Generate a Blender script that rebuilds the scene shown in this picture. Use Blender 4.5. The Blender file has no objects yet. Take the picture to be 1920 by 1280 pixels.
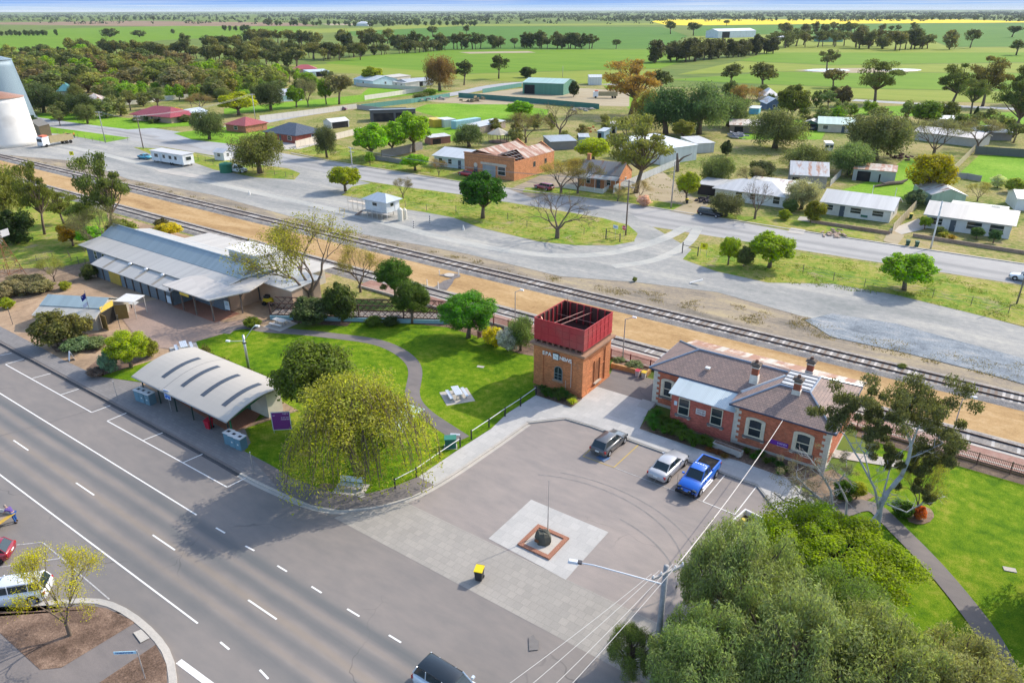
import bpy, random
import numpy as np
from math import *
from mathutils import Vector, Matrix, noise

SC = bpy.context.scene
COL = SC.collection
# ------------------------------------------------------------------ camera
F, CX, CY = 1353., 960., 640.
PITCH = atan(620 / 1353); ROLL = radians(.15); YAW = radians(35.2); CAMH = 36.5
_R = Vector((cos(YAW), sin(YAW), 0))
FWD = Vector((-sin(YAW) * cos(PITCH), cos(YAW) * cos(PITCH), -sin(PITCH)))
_U = Vector((-sin(YAW) * sin(PITCH), cos(YAW) * sin(PITCH), cos(PITCH)))
RIGHT = cos(ROLL) * _R - sin(ROLL) * _U
UP = sin(ROLL) * _R + cos(ROLL) * _U
CAM = Vector((0, 0, CAMH))
cd = bpy.data.cameras.new('camera'); cam = bpy.data.objects.new('camera', cd); COL.objects.link(cam)
M = Matrix((RIGHT, UP, -FWD)).transposed().to_4x4(); M.translation = CAM
cam.matrix_world = M
cd.sensor_fit = 'HORIZONTAL'; cd.sensor_width = 36; cd.lens = F / 1920 * 36
cd.clip_start = .5; cd.clip_end = 90000
SC.camera = cam
SC.view_settings.view_transform = 'Standard'
try: SC.view_settings.look = 'None'
except Exception: pass
SC.view_settings.gamma = 1
SC.view_settings.exposure = 1.1

ZG = .10   # level of everything behind the kerb; the roadway is at 0
def ray(px, py): return FWD + (px - CX) / F * RIGHT - (py - CY) / F * UP
def G(px, py, z=ZG):
    "where the line of sight through a point of the photograph meets the level z"
    d = ray(px, py); t = (z - CAMH) / d.z
    return (d.x * t, d.y * t)
def GS(pts, z=ZG): return [G(x, y, z) for x, y in pts]
def proj(p):
    v = Vector(p) - CAM; d = v.dot(FWD)
    return CX + F * v.dot(RIGHT) / d, CY - F * v.dot(UP) / d
def hat(bx, by, ty, z=ZG):
    x, y = G(bx, by, z); lo, hi = 0, 80
    for _ in range(40):
        m = (lo + hi) / 2
        if proj((x, y, m))[1] > ty: lo = m
        else: hi = m
    return lo - z
def depth(x, y, z=0): return (Vector((x, y, z)) - CAM).dot(FWD)

# ------------------------------------------------------------------ light
SUN_AZ = radians(67); SUN_EL = radians(37)     # azimuth measured from +X towards +Y
sd = bpy.data.lights.new('sun', 'SUN'); sun = bpy.data.objects.new('sun', sd); COL.objects.link(sun)
sd.energy = 2.3; sd.angle = radians(.55); sd.color = (1, .91, .77)
sv = Vector((cos(SUN_AZ) * cos(SUN_EL), sin(SUN_AZ) * cos(SUN_EL), sin(SUN_EL)))
sun.rotation_euler = sv.to_track_quat('Z', 'Y').to_euler()

# ------------------------------------------------------------------ node helpers
class NT:
    def __init__(s, tree): s.t = tree; tree.nodes.clear()
    def n(s, typ, ins=None, **attr):
        nd = s.t.nodes.new(typ)
        for k, v in attr.items(): setattr(nd, k, v)
        for k, v in (ins or {}).items():
            i = nd.inputs[k]
            if isinstance(v, bpy.types.NodeSocket): s.t.links.new(v, i)
            elif isinstance(v, bpy.types.Node): s.t.links.new(v.outputs[0], i)
            else: i.default_value = v
        return nd
    def math(s, op, a, b=0., c=0.): return s.n('ShaderNodeMath', {0: a, 1: b, 2: c}, operation=op).outputs[0]
    def vmath(s, op, a, b=(0, 0, 0)):
        nd = s.n('ShaderNodeVectorMath', {0: a, 1: b}, operation=op)
        return nd.outputs['Value'] if op in ('DOT_PRODUCT', 'LENGTH') else nd.outputs[0]
    def mix(s, f, a, b, mode='MIX'):
        nd = s.n('ShaderNodeMix', data_type='RGBA', blend_type=mode)
        for i, v in ((0, f), (6, a), (7, b)):
            if isinstance(v, bpy.types.NodeSocket): s.t.links.new(v, nd.inputs[i])
            else:
                if i and len(v) == 3: v = (*v, 1)
                nd.inputs[i].default_value = v
        return nd.outputs[2]
    def noise(s, vec, scale, detail=3., rough=.55, dist=0.):
        return s.n('ShaderNodeTexNoise', {'Vector': vec, 'Scale': scale, 'Detail': detail, 'Roughness': rough, 'Distortion': dist}).outputs[0]
    def ramp(s, f, stops, interp='LINEAR'):
        nd = s.n('ShaderNodeValToRGB', {0: f}); r = nd.color_ramp; r.interpolation = interp
        while len(r.elements) < len(stops): r.elements.new(.5)
        for e, (p, c) in zip(r.elements, stops):
            e.position = p; e.color = (*c, 1) if len(c) == 3 else c
        return nd.outputs[0]
    def fr(s, f, lo, hi): return s.n('ShaderNodeMapRange', {0: f, 1: lo, 2: hi}).outputs[0]
    def scale(s, v, k): return s.vmath('MULTIPLY', v, k)
    def pos(s): return s.n('ShaderNodeNewGeometry').outputs['Position']
    def objc(s): return s.n('ShaderNodeTexCoord').outputs['Object']
    def col(s): return s.n('ShaderNodeObjectInfo').outputs['Color']
    def out(s, color, rough=.85, spec=.3, metal=0., bump=None, bd=.02, bs=.5, emit=None):
        p = s.n('ShaderNodeBsdfPrincipled')
        for k, v in (('Base Color', color), ('Roughness', rough), ('Specular IOR Level', spec), ('Metallic', metal)):
            if isinstance(v, bpy.types.NodeSocket): s.t.links.new(v, p.inputs[k])
            else: p.inputs[k].default_value = (*v, 1) if k == 'Base Color' and len(v) == 3 else v
        if bump is not None:
            b = s.n('ShaderNodeBump', {'Height': bump, 'Distance': bd, 'Strength': bs})
            s.t.links.new(b.outputs[0], p.inputs['Normal'])
        o = s.n('ShaderNodeOutputMaterial', {0: p})
        return p
    def slopeuv(s):
        "coordinates that run level (u) and up the slope (v) on any wall or roof"
        g = s.n('ShaderNodeNewGeometry'); N = g.outputs['Normal']; P = g.outputs['Position']
        T = s.vmath('NORMALIZE', s.vmath('CROSS_PRODUCT', (0.0001, 0.0002, 1), N))
        B = s.vmath('CROSS_PRODUCT', N, T)
        return s.n('ShaderNodeCombineXYZ', {0: s.vmath('DOT_PRODUCT', P, T), 1: s.vmath('DOT_PRODUCT', P, B)}).outputs[0]
def mat(name):
    m = bpy.data.materials.new(name); m.use_nodes = True
    return m, NT(m.node_tree)

# sky -----------------------------------------------------------------
w = bpy.data.worlds.new('World'); SC.world = w; w.use_nodes = True
t = NT(w.node_tree)
sky = t.n('ShaderNodeTexSky', sky_type='NISHITA', sun_disc=False)
sky.sun_elevation = SUN_EL; sky.sun_rotation = radians(90) - SUN_AZ
sky.altitude = 100; sky.air_density = 1.; sky.dust_density = 1.6; sky.ozone_density = 1.
dr = t.n('ShaderNodeTexCoord').outputs['Generated']
sp = t.n('ShaderNodeSeparateXYZ', {0: dr}); el = sp.outputs[2]
# a pale band low over the plain, clear blue above it, thin streaks of cloud between
low = t.ramp(t.fr(el, 0, .04), [(0, (2., 2.35, 2.75)), (.06, (1.85, 2.3, 2.85)), (.16, (1.05, 1.75, 2.95)), (.3, (.62, 1.25, 2.9)), (.42, (.5, 1.05, 2.6)), (1, (.6, 1.1, 2.3))])
skyc = t.mix(t.fr(el, .02, .12), low, sky.outputs[0])
cv = t.scale(dr, (3, 3, 520)); cn = t.noise(cv, 1.6, 4, .6)
cn2 = t.noise(t.scale(dr, (1.3, 1.3, 60)), 1.5, 2)
cm = t.math('MULTIPLY', t.fr(cn, .42, .62), t.fr(cn2, .38, .6))
cm = t.math('MULTIPLY', cm, t.fr(el, .028, .004))
skyc = t.mix(t.math('MULTIPLY', cm, .8), skyc, (2.55, 2.7, 2.95))
t.n('ShaderNodeOutputWorld', {0: t.n('ShaderNodeBackground', {0: skyc, 1: .15})})

# ------------------------------------------------------------------ object materials (colour comes from each object's own colour)
def m_matte(name, var=.18, sc=1.2, rough=.8, spec=.3, metal=0., dirt=.25):
    m, t = mat(name); p = t.pos(); c = t.col()
    n = t.noise(p, sc, 5, .6); n2 = t.noise(p, sc * .22, 3)
    v = t.math('MULTIPLY_ADD', t.math('SUBTRACT', n, .5), 2 * var, 1.)
    c2 = t.mix(1., c, t.n('ShaderNodeCombineXYZ', {0: v, 1: v, 2: v}).outputs[0], 'MULTIPLY')
    c3 = t.mix(t.math('MULTIPLY', t.fr(n2, .5, .75), dirt), c2, (.16, .13, .1))
    t.out(c3, rough, spec, metal, n, .01, .3); return m
M_MATTE = m_matte('painted surface')
M_PLAIN = m_matte('clean painted surface', .06, 2., .6, .35, 0, .06)
M_STONE = m_matte('stone and render', .3, 3., .9, .2, 0, .3)
M_TIMBER = m_matte('weathered timber', .35, 4., .85, .2, 0, .2)
M_STEEL = m_matte('galvanised steel', .12, 1.5, .4, .5, .6, .1)
M_GLOSS, t = mat('car paint'); c = t.col(); p_ = t.out(c, .28, .5, .1); p_.inputs['Coat Weight'].default_value = .8; p_.inputs['Coat Roughness'].default_value = .08
M_RUBBER = m_matte('rubber', .1, 8, .9, .2)
M_GLASS, t = mat('window glass'); t.out(t.mix(t.noise(t.pos(), .6), (.012, .018, .022), (.04, .055, .06)), .08, .6)
M_CARGLASS, t = mat('car glass'); t.out((.02, .035, .04), .05, .7)
def brick(name, mortar=(.42, .36, .3), sc=1.):
    m, t = mat(name); uv = t.slopeuv(); c = t.col(); p = t.pos()
    b = t.n('ShaderNodeTexBrick', {'Vector': uv, 'Color1': (.78, .74, .72, 1), 'Color2': (1.22, 1.18, 1.12, 1), 'Mortar': (1.3, 1.45, 1.5, 1), 'Scale': 1., 'Mortar Size': .007, 'Brick Width': .24 * sc, 'Row Height': .085 * sc})
    c2 = t.mix(1., c, b.outputs[0], 'MULTIPLY')
    n = t.noise(p, .9, 5, .65); n3 = t.noise(p, 7., 3, .7)
    v = t.math('MULTIPLY_ADD', n, .7, .62); v = t.math('MULTIPLY', v, t.math('MULTIPLY_ADD', n3, .5, .75))
    c3 = t.mix(1., c2, t.n('ShaderNodeCombineXYZ', {0: v, 1: v, 2: v}).outputs[0], 'MULTIPLY')
    eff = t.fr(t.noise(t.scale(p, (1, 1, .6)), 1.3, 4, .7), .62, .74)
    c4 = t.mix(t.math('MULTIPLY', eff, .45), c3, mortar)
    t.out(c4, .9, .2, 0, b.outputs[1], .01, .4); return m
M_BRICK = brick('weathered red brick')
def roofm(name, pitch=.6, rust=0., var=.12, metal=.15, rough=.45, rows=0.):
    m, t = mat(name); uv = t.slopeuv(); c = t.col(); p = t.pos()
    st = t.noise(t.scale(uv, (2.2, .12, 1)), 1., 4, .6)
    sheet = t.n('ShaderNodeTexWhiteNoise', {0: t.vmath('FLOOR', t.scale(uv, (1 / pitch, .0, 1)))}, noise_dimensions='3D').outputs[0]
    v = t.math('ADD', t.math('MULTIPLY_ADD', st, 2 * var, .9 - var), t.math('MULTIPLY_ADD', sheet, var, -var / 2))
    c2 = t.mix(1., c, t.n('ShaderNodeCombineXYZ', {0: v, 1: v, 2: v}).outputs[0], 'MULTIPLY')
    if rust:
        r = t.math('ADD', t.noise(t.scale(uv, (.7, .25, 1)), 1., 5, .7), t.math('MULTIPLY_ADD', sheet, .3, -.15))
        c2 = t.mix(t.fr(r, .62 - rust * .3, .78 - rust * .3), c2, t.mix(t.noise(p, 3.), (.2, .075, .035), (.4, .2, .12)))
    wv = t.n('ShaderNodeTexWave', {'Vector': uv, 'Scale': 2.1, 'Distortion': 0.}, wave_type='BANDS', bands_direction='X').outputs[1]
    t.out(c2, rough, .4, metal, wv, .03, .5); return m
M_ROOF = roofm('sheet metal roofing')
M_RUSTROOF = roofm('rusting sheet metal roofing', .8, .75, .25)
M_OLDROOF = roofm('lightly rusted roofing', .8, .25, .2)
M_STRIPEROOF = roofm('patched verandah roofing', .85, .7, .45)
M_SLATE, t = mat('slate roof tiles'); uv = t.slopeuv(); c = t.col(); p = t.pos()
b = t.n('ShaderNodeTexBrick', {'Vector': uv, 'Color1': (.86, .87, .9, 1), 'Color2': (1.14, 1.1, 1.08, 1), 'Mortar': (.62, .62, .64, 1), 'Scale': 1., 'Mortar Size': .02, 'Brick Width': .33, 'Row Height': .27})
c2 = t.mix(1., c, b.outputs[0], 'MULTIPLY'); n = t.noise(p, .8, 5, .7)
c2 = t.mix(t.math('MULTIPLY', t.fr(n, .55, .72), .6), c2, (.12, .1, .09)); n2 = t.noise(p, 5., 3, .7)
c2 = t.mix(t.math('MULTIPLY', t.fr(n2, .58, .72), .35), c2, (.36, .27, .22))
t.out(c2, .75, .3, 0, b.outputs[1], .03, .6)
M_LEAF, t = mat('foliage'); c = t.col(); g = t.n('ShaderNodeNewGeometry'); r = g.outputs['Random Per Island']
oc = t.objc(); n = t.noise(oc, 3.5, 2)
hs = t.n('ShaderNodeHueSaturation', {'Hue': t.math('MULTIPLY_ADD', n, .05, .475), 'Saturation': t.math('MULTIPLY_ADD', r, .35, .8), 'Value': t.math('MULTIPLY', t.math('MULTIPLY_ADD', r, .8, .65), t.math('MULTIPLY_ADD', n, 1.1, .5)), 'Fac': 1., 'Color': c})
pr = t.n('ShaderNodeBsdfPrincipled', {'Base Color': hs, 'Roughness': .7, 'Specular IOR Level': .07})
tr = t.n('ShaderNodeBsdfTranslucent', {0: t.mix(1., hs.outputs[0], (1.1, 1.15, .6), 'MULTIPLY')})
t.n('ShaderNodeOutputMaterial', {0: t.n('ShaderNodeMixShader', {0: .4, 1: pr, 2: tr})})
M_BARK = m_matte('bark', .4, 2.5, .95, .1, 0, .25)
M_EMBOSS = M_PLAIN

# ------------------------------------------------------------------ mesh builder
class MB:
    def __init__(s): s.v = []; s.f = []; s.m = []; s.mi = 0
    def add(s, vs, fs):
        o = len(s.v); s.v += [tuple(p) for p in vs]
        for f in fs: s.f.append(tuple(o + i for i in f)); s.m.append(s.mi)
    def slot(s, i): s.mi = i; return s
    def box(s, x0, y0, z0, x1, y1, z1):
        x0, x1 = min(x0, x1), max(x0, x1); y0, y1 = min(y0, y1), max(y0, y1); z0, z1 = min(z0, z1), max(z0, z1)
        s.add([(x0, y0, z0), (x1, y0, z0), (x1, y1, z0), (x0, y1, z0), (x0, y0, z1), (x1, y0, z1), (x1, y1, z1), (x0, y1, z1)],
              [(3, 2, 1, 0), (4, 5, 6, 7), (0, 1, 5, 4), (1, 2, 6, 5), (2, 3, 7, 6), (3, 0, 4, 7)]); return s
    def rbox(s, cx, cy, z0, lx, ly, h, a=0., tap=1.):
        c, n = cos(a), sin(a); vs = []
        for z, k in ((z0, 1.), (z0 + h, tap)):
            for ux, uy in ((-1, -1), (1, -1), (1, 1), (-1, 1)):
                x, y = ux * lx / 2 * k, uy * ly / 2 * k; vs.append((cx + x * c - y * n, cy + x * n + y * c, z))
        s.add(vs, [(3, 2, 1, 0), (4, 5, 6, 7), (0, 1, 5, 4), (1, 2, 6, 5), (2, 3, 7, 6), (3, 0, 4, 7)]); return s
    def prism(s, poly, z0, z1):
        if sum(poly[i][0] * poly[(i + 1) % len(poly)][1] - poly[(i + 1) % len(poly)][0] * poly[i][1] for i in range(len(poly))) < 0: poly = poly[::-1]
        n = len(poly); s.add([(x, y, z0) for x, y in poly] + [(x, y, z1) for x, y in poly],
              [tuple(range(n))[::-1], tuple(range(n, 2 * n))] + [(i, (i + 1) % n, n + (i + 1) % n, n + i) for i in range(n)]); return s
    def slab(s, pts, th):
        "a plate with the given upper face, thickened downwards"
        n = len(pts); s.add(list(pts) + [(x, y, z - th) for x, y, z in pts], [tuple(range(n)), tuple(range(n, 2 * n))[::-1]] + [(i, n + i, n + (i + 1) % n, (i + 1) % n) for i in range(n)]); return s
    def poly(s, pts): s.add(pts, [tuple(range(len(pts)))]); return s
    def tube(s, pts, radii, n=6, cap=True):
        pts = [Vector(p) for p in pts]; vs = []; fs = []
        if not hasattr(radii, '__len__'): radii = [radii] * len(pts)
        for i, p in enumerate(pts):
            d = (pts[min(i + 1, len(pts) - 1)] - pts[max(i - 1, 0)]); d = d.normalized() if d.length > 1e-9 else Vector((0, 0, 1))
            a = d.cross(Vector((0, 0, 1)) if abs(d.z) < .9 else Vector((1, 0, 0))).normalized(); b = d.cross(a)
            for k in range(n):
                q = 2 * pi * k / n; vs.append(p + (a * cos(q) + b * sin(q)) * radii[i])
        for i in range(len(pts) - 1):
            for k in range(n): fs.append((i * n + k, i * n + (k + 1) % n, (i + 1) * n + (k + 1) % n, (i + 1) * n + k))
        if cap: fs.append(tuple(range(n))[::-1]); fs.append(tuple(range((len(pts) - 1) * n, len(pts) * n)))
        s.add(vs, [f[::-1] for f in fs]); return s
    def lathe(s, prof, n=24, c=(0, 0)):
        vs = [(c[0] + r * cos(2 * pi * k / n), c[1] + r * sin(2 * pi * k / n), z) for r, z in prof for k in range(n)]
        fs = [(i * n + k, i * n + (k + 1) % n, (i + 1) * n + (k + 1) % n, (i + 1) * n + k) for i in range(len(prof) - 1) for k in range(n)]
        fs += [tuple(range(n))[::-1], tuple(range((len(prof) - 1) * n, len(prof) * n))]
        s.add(vs, fs); return s
    def wheel(s, cx, cy, cz, r, wd, n=14):
        "a disc with a level axis along y"
        vs = [(cx + r * q * cos(2 * pi * k / n), cy + sy * wd / 2, cz + r * q * sin(2 * pi * k / n)) for sy, q in ((-1, .86), (-.8, 1), (.8, 1), (1, .86)) for k in range(n)]
        fs = [(i * n + k, (i + 1) * n + k, (i + 1) * n + (k + 1) % n, i * n + (k + 1) % n) for i in range(3) for k in range(n)]
        fs += [tuple(range(n)), tuple(range(3 * n, 4 * n))[::-1]]
        s.add(vs, [f[::-1] for f in fs]); return s
    def parts(s, name, ms, parent=None, color=(1, 1, 1)):
        "every loose piece as a mesh of its own"
        up = list(range(len(s.v)))
        def find(i):
            while up[i] != i: up[i] = up[up[i]]; i = up[i]
            return i
        for f in s.f:
            for i in f[1:]: up[find(i)] = find(f[0])
        groups = {}
        for f in s.f: groups.setdefault(find(f[0]), []).append(f)
        for fs in groups.values():
            ids = sorted({i for f in fs for i in f}); k = {i: j for j, i in enumerate(ids)}; q = MB(); q.add([s.v[i] for i in ids], [tuple(k[i] for i in f) for f in fs]); q.build(name, ms, parent, color)
    def build(s, name, ms, parent=None, color=(1, 1, 1), smooth=False):
        me = bpy.data.meshes.new(name); me.from_pydata(s.v, [], s.f)
        ms = ms if isinstance(ms, (list, tuple)) else [ms]
        for m in ms: me.materials.append(m)
        if len(ms) > 1: me.polygons.foreach_set('material_index', s.m)
        if smooth: me.polygons.foreach_set('use_smooth', [True] * len(me.polygons))
        me.update()
        o = bpy.data.objects.new(name, me); COL.objects.link(o); o.color = (*color[:3], 1)
        if parent: o.parent = parent
        return o
def tag(o, label, cat, group=None):
    o['label'] = label; o['category'] = cat
    if group: o['group'] = group
    return o
def thing(name, label, cat, loc=(0, 0, 0), rz=0., group=None):
    o = bpy.data.objects.new(name, None); COL.objects.link(o); o.empty_display_size = .1
    o.location = loc if len(loc) == 3 else (*loc, ZG); o.rotation_euler = (0, 0, rz)
    return tag(o, label, cat, group)
def struct(o, kind='structure'): o['kind'] = kind; return o
def dup(root, loc=None, rz=None, label=None, scale=None, color=None):
    r = root.copy(); COL.objects.link(r)
    if loc is not None: r.location = loc if len(loc) == 3 else (*loc, ZG)
    if rz is not None: r.rotation_euler = (0, 0, rz)
    if scale is not None: r.scale = scale
    if label: r['label'] = label
    if color and r.type == 'MESH': r.color = (*color, 1)
    for ch in list(root.children):
        c = ch.copy(); COL.objects.link(c); c.parent = r
        for g in ch.children:
            d = g.copy(); COL.objects.link(d); d.parent = c
    return r
def text_mesh(name, s, size, mtl, parent, loc, rot, color=(1, 1, 1), ext=.01, align='CENTER', bold=0.):
    cu = bpy.data.curves.new(name, 'FONT'); cu.body = s; cu.size = size; cu.extrude = ext; cu.align_x = align; cu.align_y = 'CENTER'; cu.offset = bold
    o = bpy.data.objects.new(name, cu); COL.objects.link(o)
    bpy.context.view_layer.update()
    me = bpy.data.meshes.new_from_object(o.evaluated_get(bpy.context.evaluated_depsgraph_get()))
    bpy.data.objects.remove(o); me.materials.clear(); me.materials.append(mtl)
    q = bpy.data.objects.new(name, me); COL.objects.link(q); q.parent = parent; q.location = loc; q.rotation_euler = rot; q.color = (*color, 1)
    return q
# ------------------------------------------------------------------ ground materials
def rgbv(t, v): return t.n('ShaderNodeCombineXYZ', {0: v, 1: v, 2: v}).outputs[0]
def m_grass(name, stops, big=.12, dry=0., fine=9.):
    m, t = mat(name); p = t.pos()
    a = t.noise(p, big, 4, .6); b = t.noise(p, 1.1, 4, .65); c = t.noise(t.scale(p, (1, 1.6, 1)), fine, 3, .7)
    f = t.math('ADD', t.math('MULTIPLY', a, .38), t.math('ADD', t.math('MULTIPLY', b, .38), t.math('MULTIPLY', c, .24)))
    col = t.ramp(t.fr(f, .37, .62), stops)
    c2 = t.math('MULTIPLY_ADD', c, 1.1, .45)
    col = t.mix(1., col, rgbv(t, c2), 'MULTIPLY')
    if dry:
        d = t.noise(p, .22, 5, .7, .6)
        col = t.mix(t.math('MULTIPLY', t.fr(d, .56, .68), dry), col, t.mix(t.noise(p, 2.5, 3), (.26, .19, .1), (.42, .34, .2)))
    t.out(col, .95, .1, 0, c, .08, .7); return m
M_LAWN = m_grass('mown lawn', [(0, (.04, .1, .003)), (.35, (.085, .175, .004)), (.65, (.145, .23, .007)), (1, (.27, .28, .035))], .16)
M_VERGE = m_grass('rough verge grass', [(0, (.07, .14, .015)), (.35, (.15, .24, .025)), (.6, (.26, .27, .045)), (1, (.38, .31, .12))], .13, .9)
M_TOWN = m_grass('town yards of grass and dirt', [(0, (.06, .1, .015)), (.3, (.13, .18, .03)), (.52, (.24, .23, .07)), (1, (.38, .29, .15))], .05, .95, 3.)
M_YARD = m_grass('lush yard grass', [(0, (.09, .2, .01)), (.5, (.15, .3, .015)), (1, (.24, .36, .04))], .07, 0, 4.)
def m_field(name, a, b, sc=.012, stretch=(1, 6, 1), fine=1.):
    m, t = mat(name); p = t.pos()
    n = t.noise(t.scale(p, stretch), sc, 5, .6); n2 = t.noise(t.scale(p, (1, .35, 1)), .06 * fine, 5, .7)
    n3 = t.noise(p, .0035, 3, .5)
    f = t.math('ADD', t.math('MULTIPLY', n, .5), t.math('ADD', t.math('MULTIPLY', n2, .25), t.math('MULTIPLY', n3, .25)))
    t.out(t.ramp(t.fr(f, .35, .65), [(0, a), (1, b)]), .95, .1); return m
M_BASE = m_field('distant plain', (.07, .13, .025), (.19, .22, .045))
M_F_DARK = m_field('dark green crop', (.06, .15, .022), (.1, .2, .025))
M_F_BRIGHT = m_field('bright green crop', (.1, .205, .012), (.165, .26, .02))
M_F_PALE = m_field('pale green pasture', (.17, .235, .025), (.26, .28, .05), .02)
M_F_BROWN = m_field('ploughed ground', (.2, .14, .09), (.3, .2, .13))
M_F_YELLOW = m_field('flowering canola', (.6, .46, .015), (.78, .6, .03))
M_F_DRY = m_field('dry bare ground', (.3, .24, .15), (.42, .36, .25), .05)
def m_asphalt(name, base, var=.1, warm=(1.05, 1., .95), bands=None, cracks=True, grain=30.):
    m, t = mat(name); p = t.pos()
    a = t.noise(p, .09, 5, .6); b = t.noise(t.scale(p, (.5, 1.4, 1)), .9, 4, .6); g = t.noise(p, grain, 2, .7)
    f = t.math('ADD', t.math('MULTIPLY', a, .6), t.math('MULTIPLY', b, .4))
    col = t.mix(t.fr(f, .36, .64), tuple(base[i] * (1 - var) for i in range(3)), tuple(base[i] * (1 + var) * warm[i] for i in range(3)))
    if bands:
        y = t.n('ShaderNodeSeparateXYZ', {0: p}).outputs[1]
        wob = t.math('MULTIPLY_ADD', t.noise(t.scale(p, (.03, .2, 1)), 1., 3), .7, -.35)
        y = t.math('ADD', y, wob); acc = None
        for yc, wd, k in bands:
            d = t.math('DIVIDE', t.math('SUBTRACT', y, yc), wd); e = t.math('MULTIPLY', t.math('POWER', 2.718, t.math('MULTIPLY', t.math('MULTIPLY', d, d), -1.)), k)
            acc = e if acc is None else t.math('ADD', acc, e)
        st = t.noise(t.scale(p, (.05, 2.2, 1)), 1., 4, .6); acc = t.math('MULTIPLY', acc, t.math('MULTIPLY_ADD', st, .8, .6))
        col = t.mix(t.fr(acc, 0, 1), col, (.1, .112, .118)); col = t.mix(t.fr(acc, 0, -1), col, (.29, .23, .165))
    gr = t.math('MULTIPLY_ADD', g, .5, .75); col = t.mix(1., col, rgbv(t, gr), 'MULTIPLY')
    if cracks:
        v = t.n('ShaderNodeTexVoronoi', {'Vector': t.vmath('ADD', p, t.scale(t.n('ShaderNodeTexNoise', {'Vector': p, 'Scale': .5}).outputs[1], (2.5, 2.5, 0))), 'Scale': .09}, feature='DISTANCE_TO_EDGE').outputs[0]
        k = t.math('MULTIPLY', t.fr(v, .006, .001), t.fr(t.noise(p, .1, 2), .5, .6)); col = t.mix(t.math('MULTIPLY', k, .5), col, (.06, .06, .06))
        s = t.fr(t.noise(p, .75, 4, .75), .7, .77); col = t.mix(t.math('MULTIPLY', s, .4), col, (.08, .08, .08))
    t.out(col, .85, .25, 0, g, .01, .3); return m
M_ROAD = m_asphalt('worn asphalt road', (.205, .19, .18), .13, bands=[(17.8, .75, .55), (19.5, .6, .5), (18.6, .4, -.45), (20.25, .4, -.5), (21.3, .6, .6), (22.8, .55, .75), (22.05, .35, -.4), (15.6, .9, .2)])
M_CARPARK = m_asphalt('car park asphalt', (.26, .235, .222), .15)
M_PATH = m_asphalt('footpath asphalt', (.17, .155, .15), .18, grain=18.)
M_STREET = m_asphalt('back street asphalt', (.345, .335, .32), .12, (1, 1, 1), bands=[(127.5, 1.1, .42), (129.5, 1.2, -.0), (124., 1., .3)], cracks=False)
M_STREET2 = m_asphalt('side street asphalt', (.33, .335, .34), .14, (1, 1, 1), cracks=False)
M_MULCHPATH = M_PATH
def m_gravel(name, a, b, c, sc=.07, grain=14., stretch=(.35, 1.6, 1), speck=.5):
    m, t = mat(name); p = t.pos()
    n = t.noise(t.scale(p, stretch), sc, 5, .65, .4); n2 = t.noise(p, sc * 9, 4, .7); g = t.noise(p, grain, 3, .75)
    f = t.math('ADD', t.math('MULTIPLY', n, .68), t.math('MULTIPLY', n2, .32))
    col = t.ramp(t.fr(f, .36, .64), [(0, a), (.5, b), (1, c)])
    col = t.mix(1., col, rgbv(t, t.math('MULTIPLY_ADD', g, 2 * speck, 1 - speck)), 'MULTIPLY')
    t.out(col, .95, .15, 0, g, .05, .6); return m
M_GRAVEL = m_gravel('grey gravel yard', (.215, .225, .215), (.305, .302, .285), (.42, .4, .35), .11)
M_GRAVEL2 = m_gravel('gravel wheel tracks', (.3, .31, .3), (.4, .395, .36), (.47, .45, .4), .2)
M_SAND = m_gravel('bare sandy soil', (.28, .17, .075), (.4, .26, .12), (.49, .34, .18), .16, 6., (.4, 1.5, 1), .3)
M_DRYSTRIP = m_gravel('dry trackside gravel and grass', (.15, .135, .11), (.27, .225, .17), (.38, .31, .19), .22, 9., (.4, 1.5, 1), .55)
M_CRUSH = m_gravel('blue crushed rock', (.13, .15, .17), (.22, .25, .275), (.33, .33, .32), .5, 5., (.6, 1.2, 1), .75)
M_BALLAST = m_gravel('rail ballast', (.17, .16, .15), (.27, .25, .23), (.38, .34, .28), .6, 7., (1, 1, 1), .75)
M_FORE = m_gravel('sandy forecourt', (.24, .17, .11), (.36, .25, .16), (.44, .32, .21), .18, 8., (1, 1, 1), .25)
M_MULCH = m_gravel('bark mulch', (.08, .052, .036), (.16, .105, .075), (.28, .19, .135), .5, 9., (1, 1, 1), .7)
M_DIRTMULCH = m_gravel('sandy bark mulch', (.14, .1, .07), (.22, .16, .11), (.36, .26, .17), .35, 9., (1, 1, 1), .6)
M_REDPLAT = m_gravel('red platform asphalt', (.24, .13, .1), (.33, .2, .16), (.36, .28, .24), .3, 8., (.5, 1, 1), .25)
def m_paving(name, c, wd=.8, ht=.4, dark=.55, rot=0.):
    m, t = mat(name); p = t.pos()
    b = t.n('ShaderNodeTexBrick', {'Vector': p, 'Color1': (.93, .93, .93, 1), 'Color2': (1.07, 1.06, 1.05, 1), 'Mortar': (dark, dark, dark, 1), 'Scale': 1., 'Mortar Size': .014, 'Brick Width': wd, 'Row Height': ht})
    n = t.noise(p, .35, 5, .65); g = t.noise(p, 9, 3, .7)
    col = t.mix(1., t.mix(n, tuple(x * .82 for x in c), tuple(x * 1.15 for x in c)), b.outputs[0], 'MULTIPLY')
    col = t.mix(1., col, rgbv(t, t.math('MULTIPLY_ADD', g, .3, .85)), 'MULTIPLY')
    st = t.fr(t.noise(t.scale(p, (1, .5, 1)), 1.1, 5, .75), .62, .76); col = t.mix(t.math('MULTIPLY', st, .35), col, (.2, .18, .16))
    t.out(col, .85, .25, 0, b.outputs[1], -.004, .4); return m
M_PAVE = m_paving('concrete pavers', (.43, .42, .4), .8, .8, .85)
M_CROSS = m_paving('worn crossing pavers', (.31, .29, .26), .6, .6, .8)
M_BRICKPAVE = m_paving('red brick paving', (.36, .17, .11), .23, .115, .6)
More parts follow.
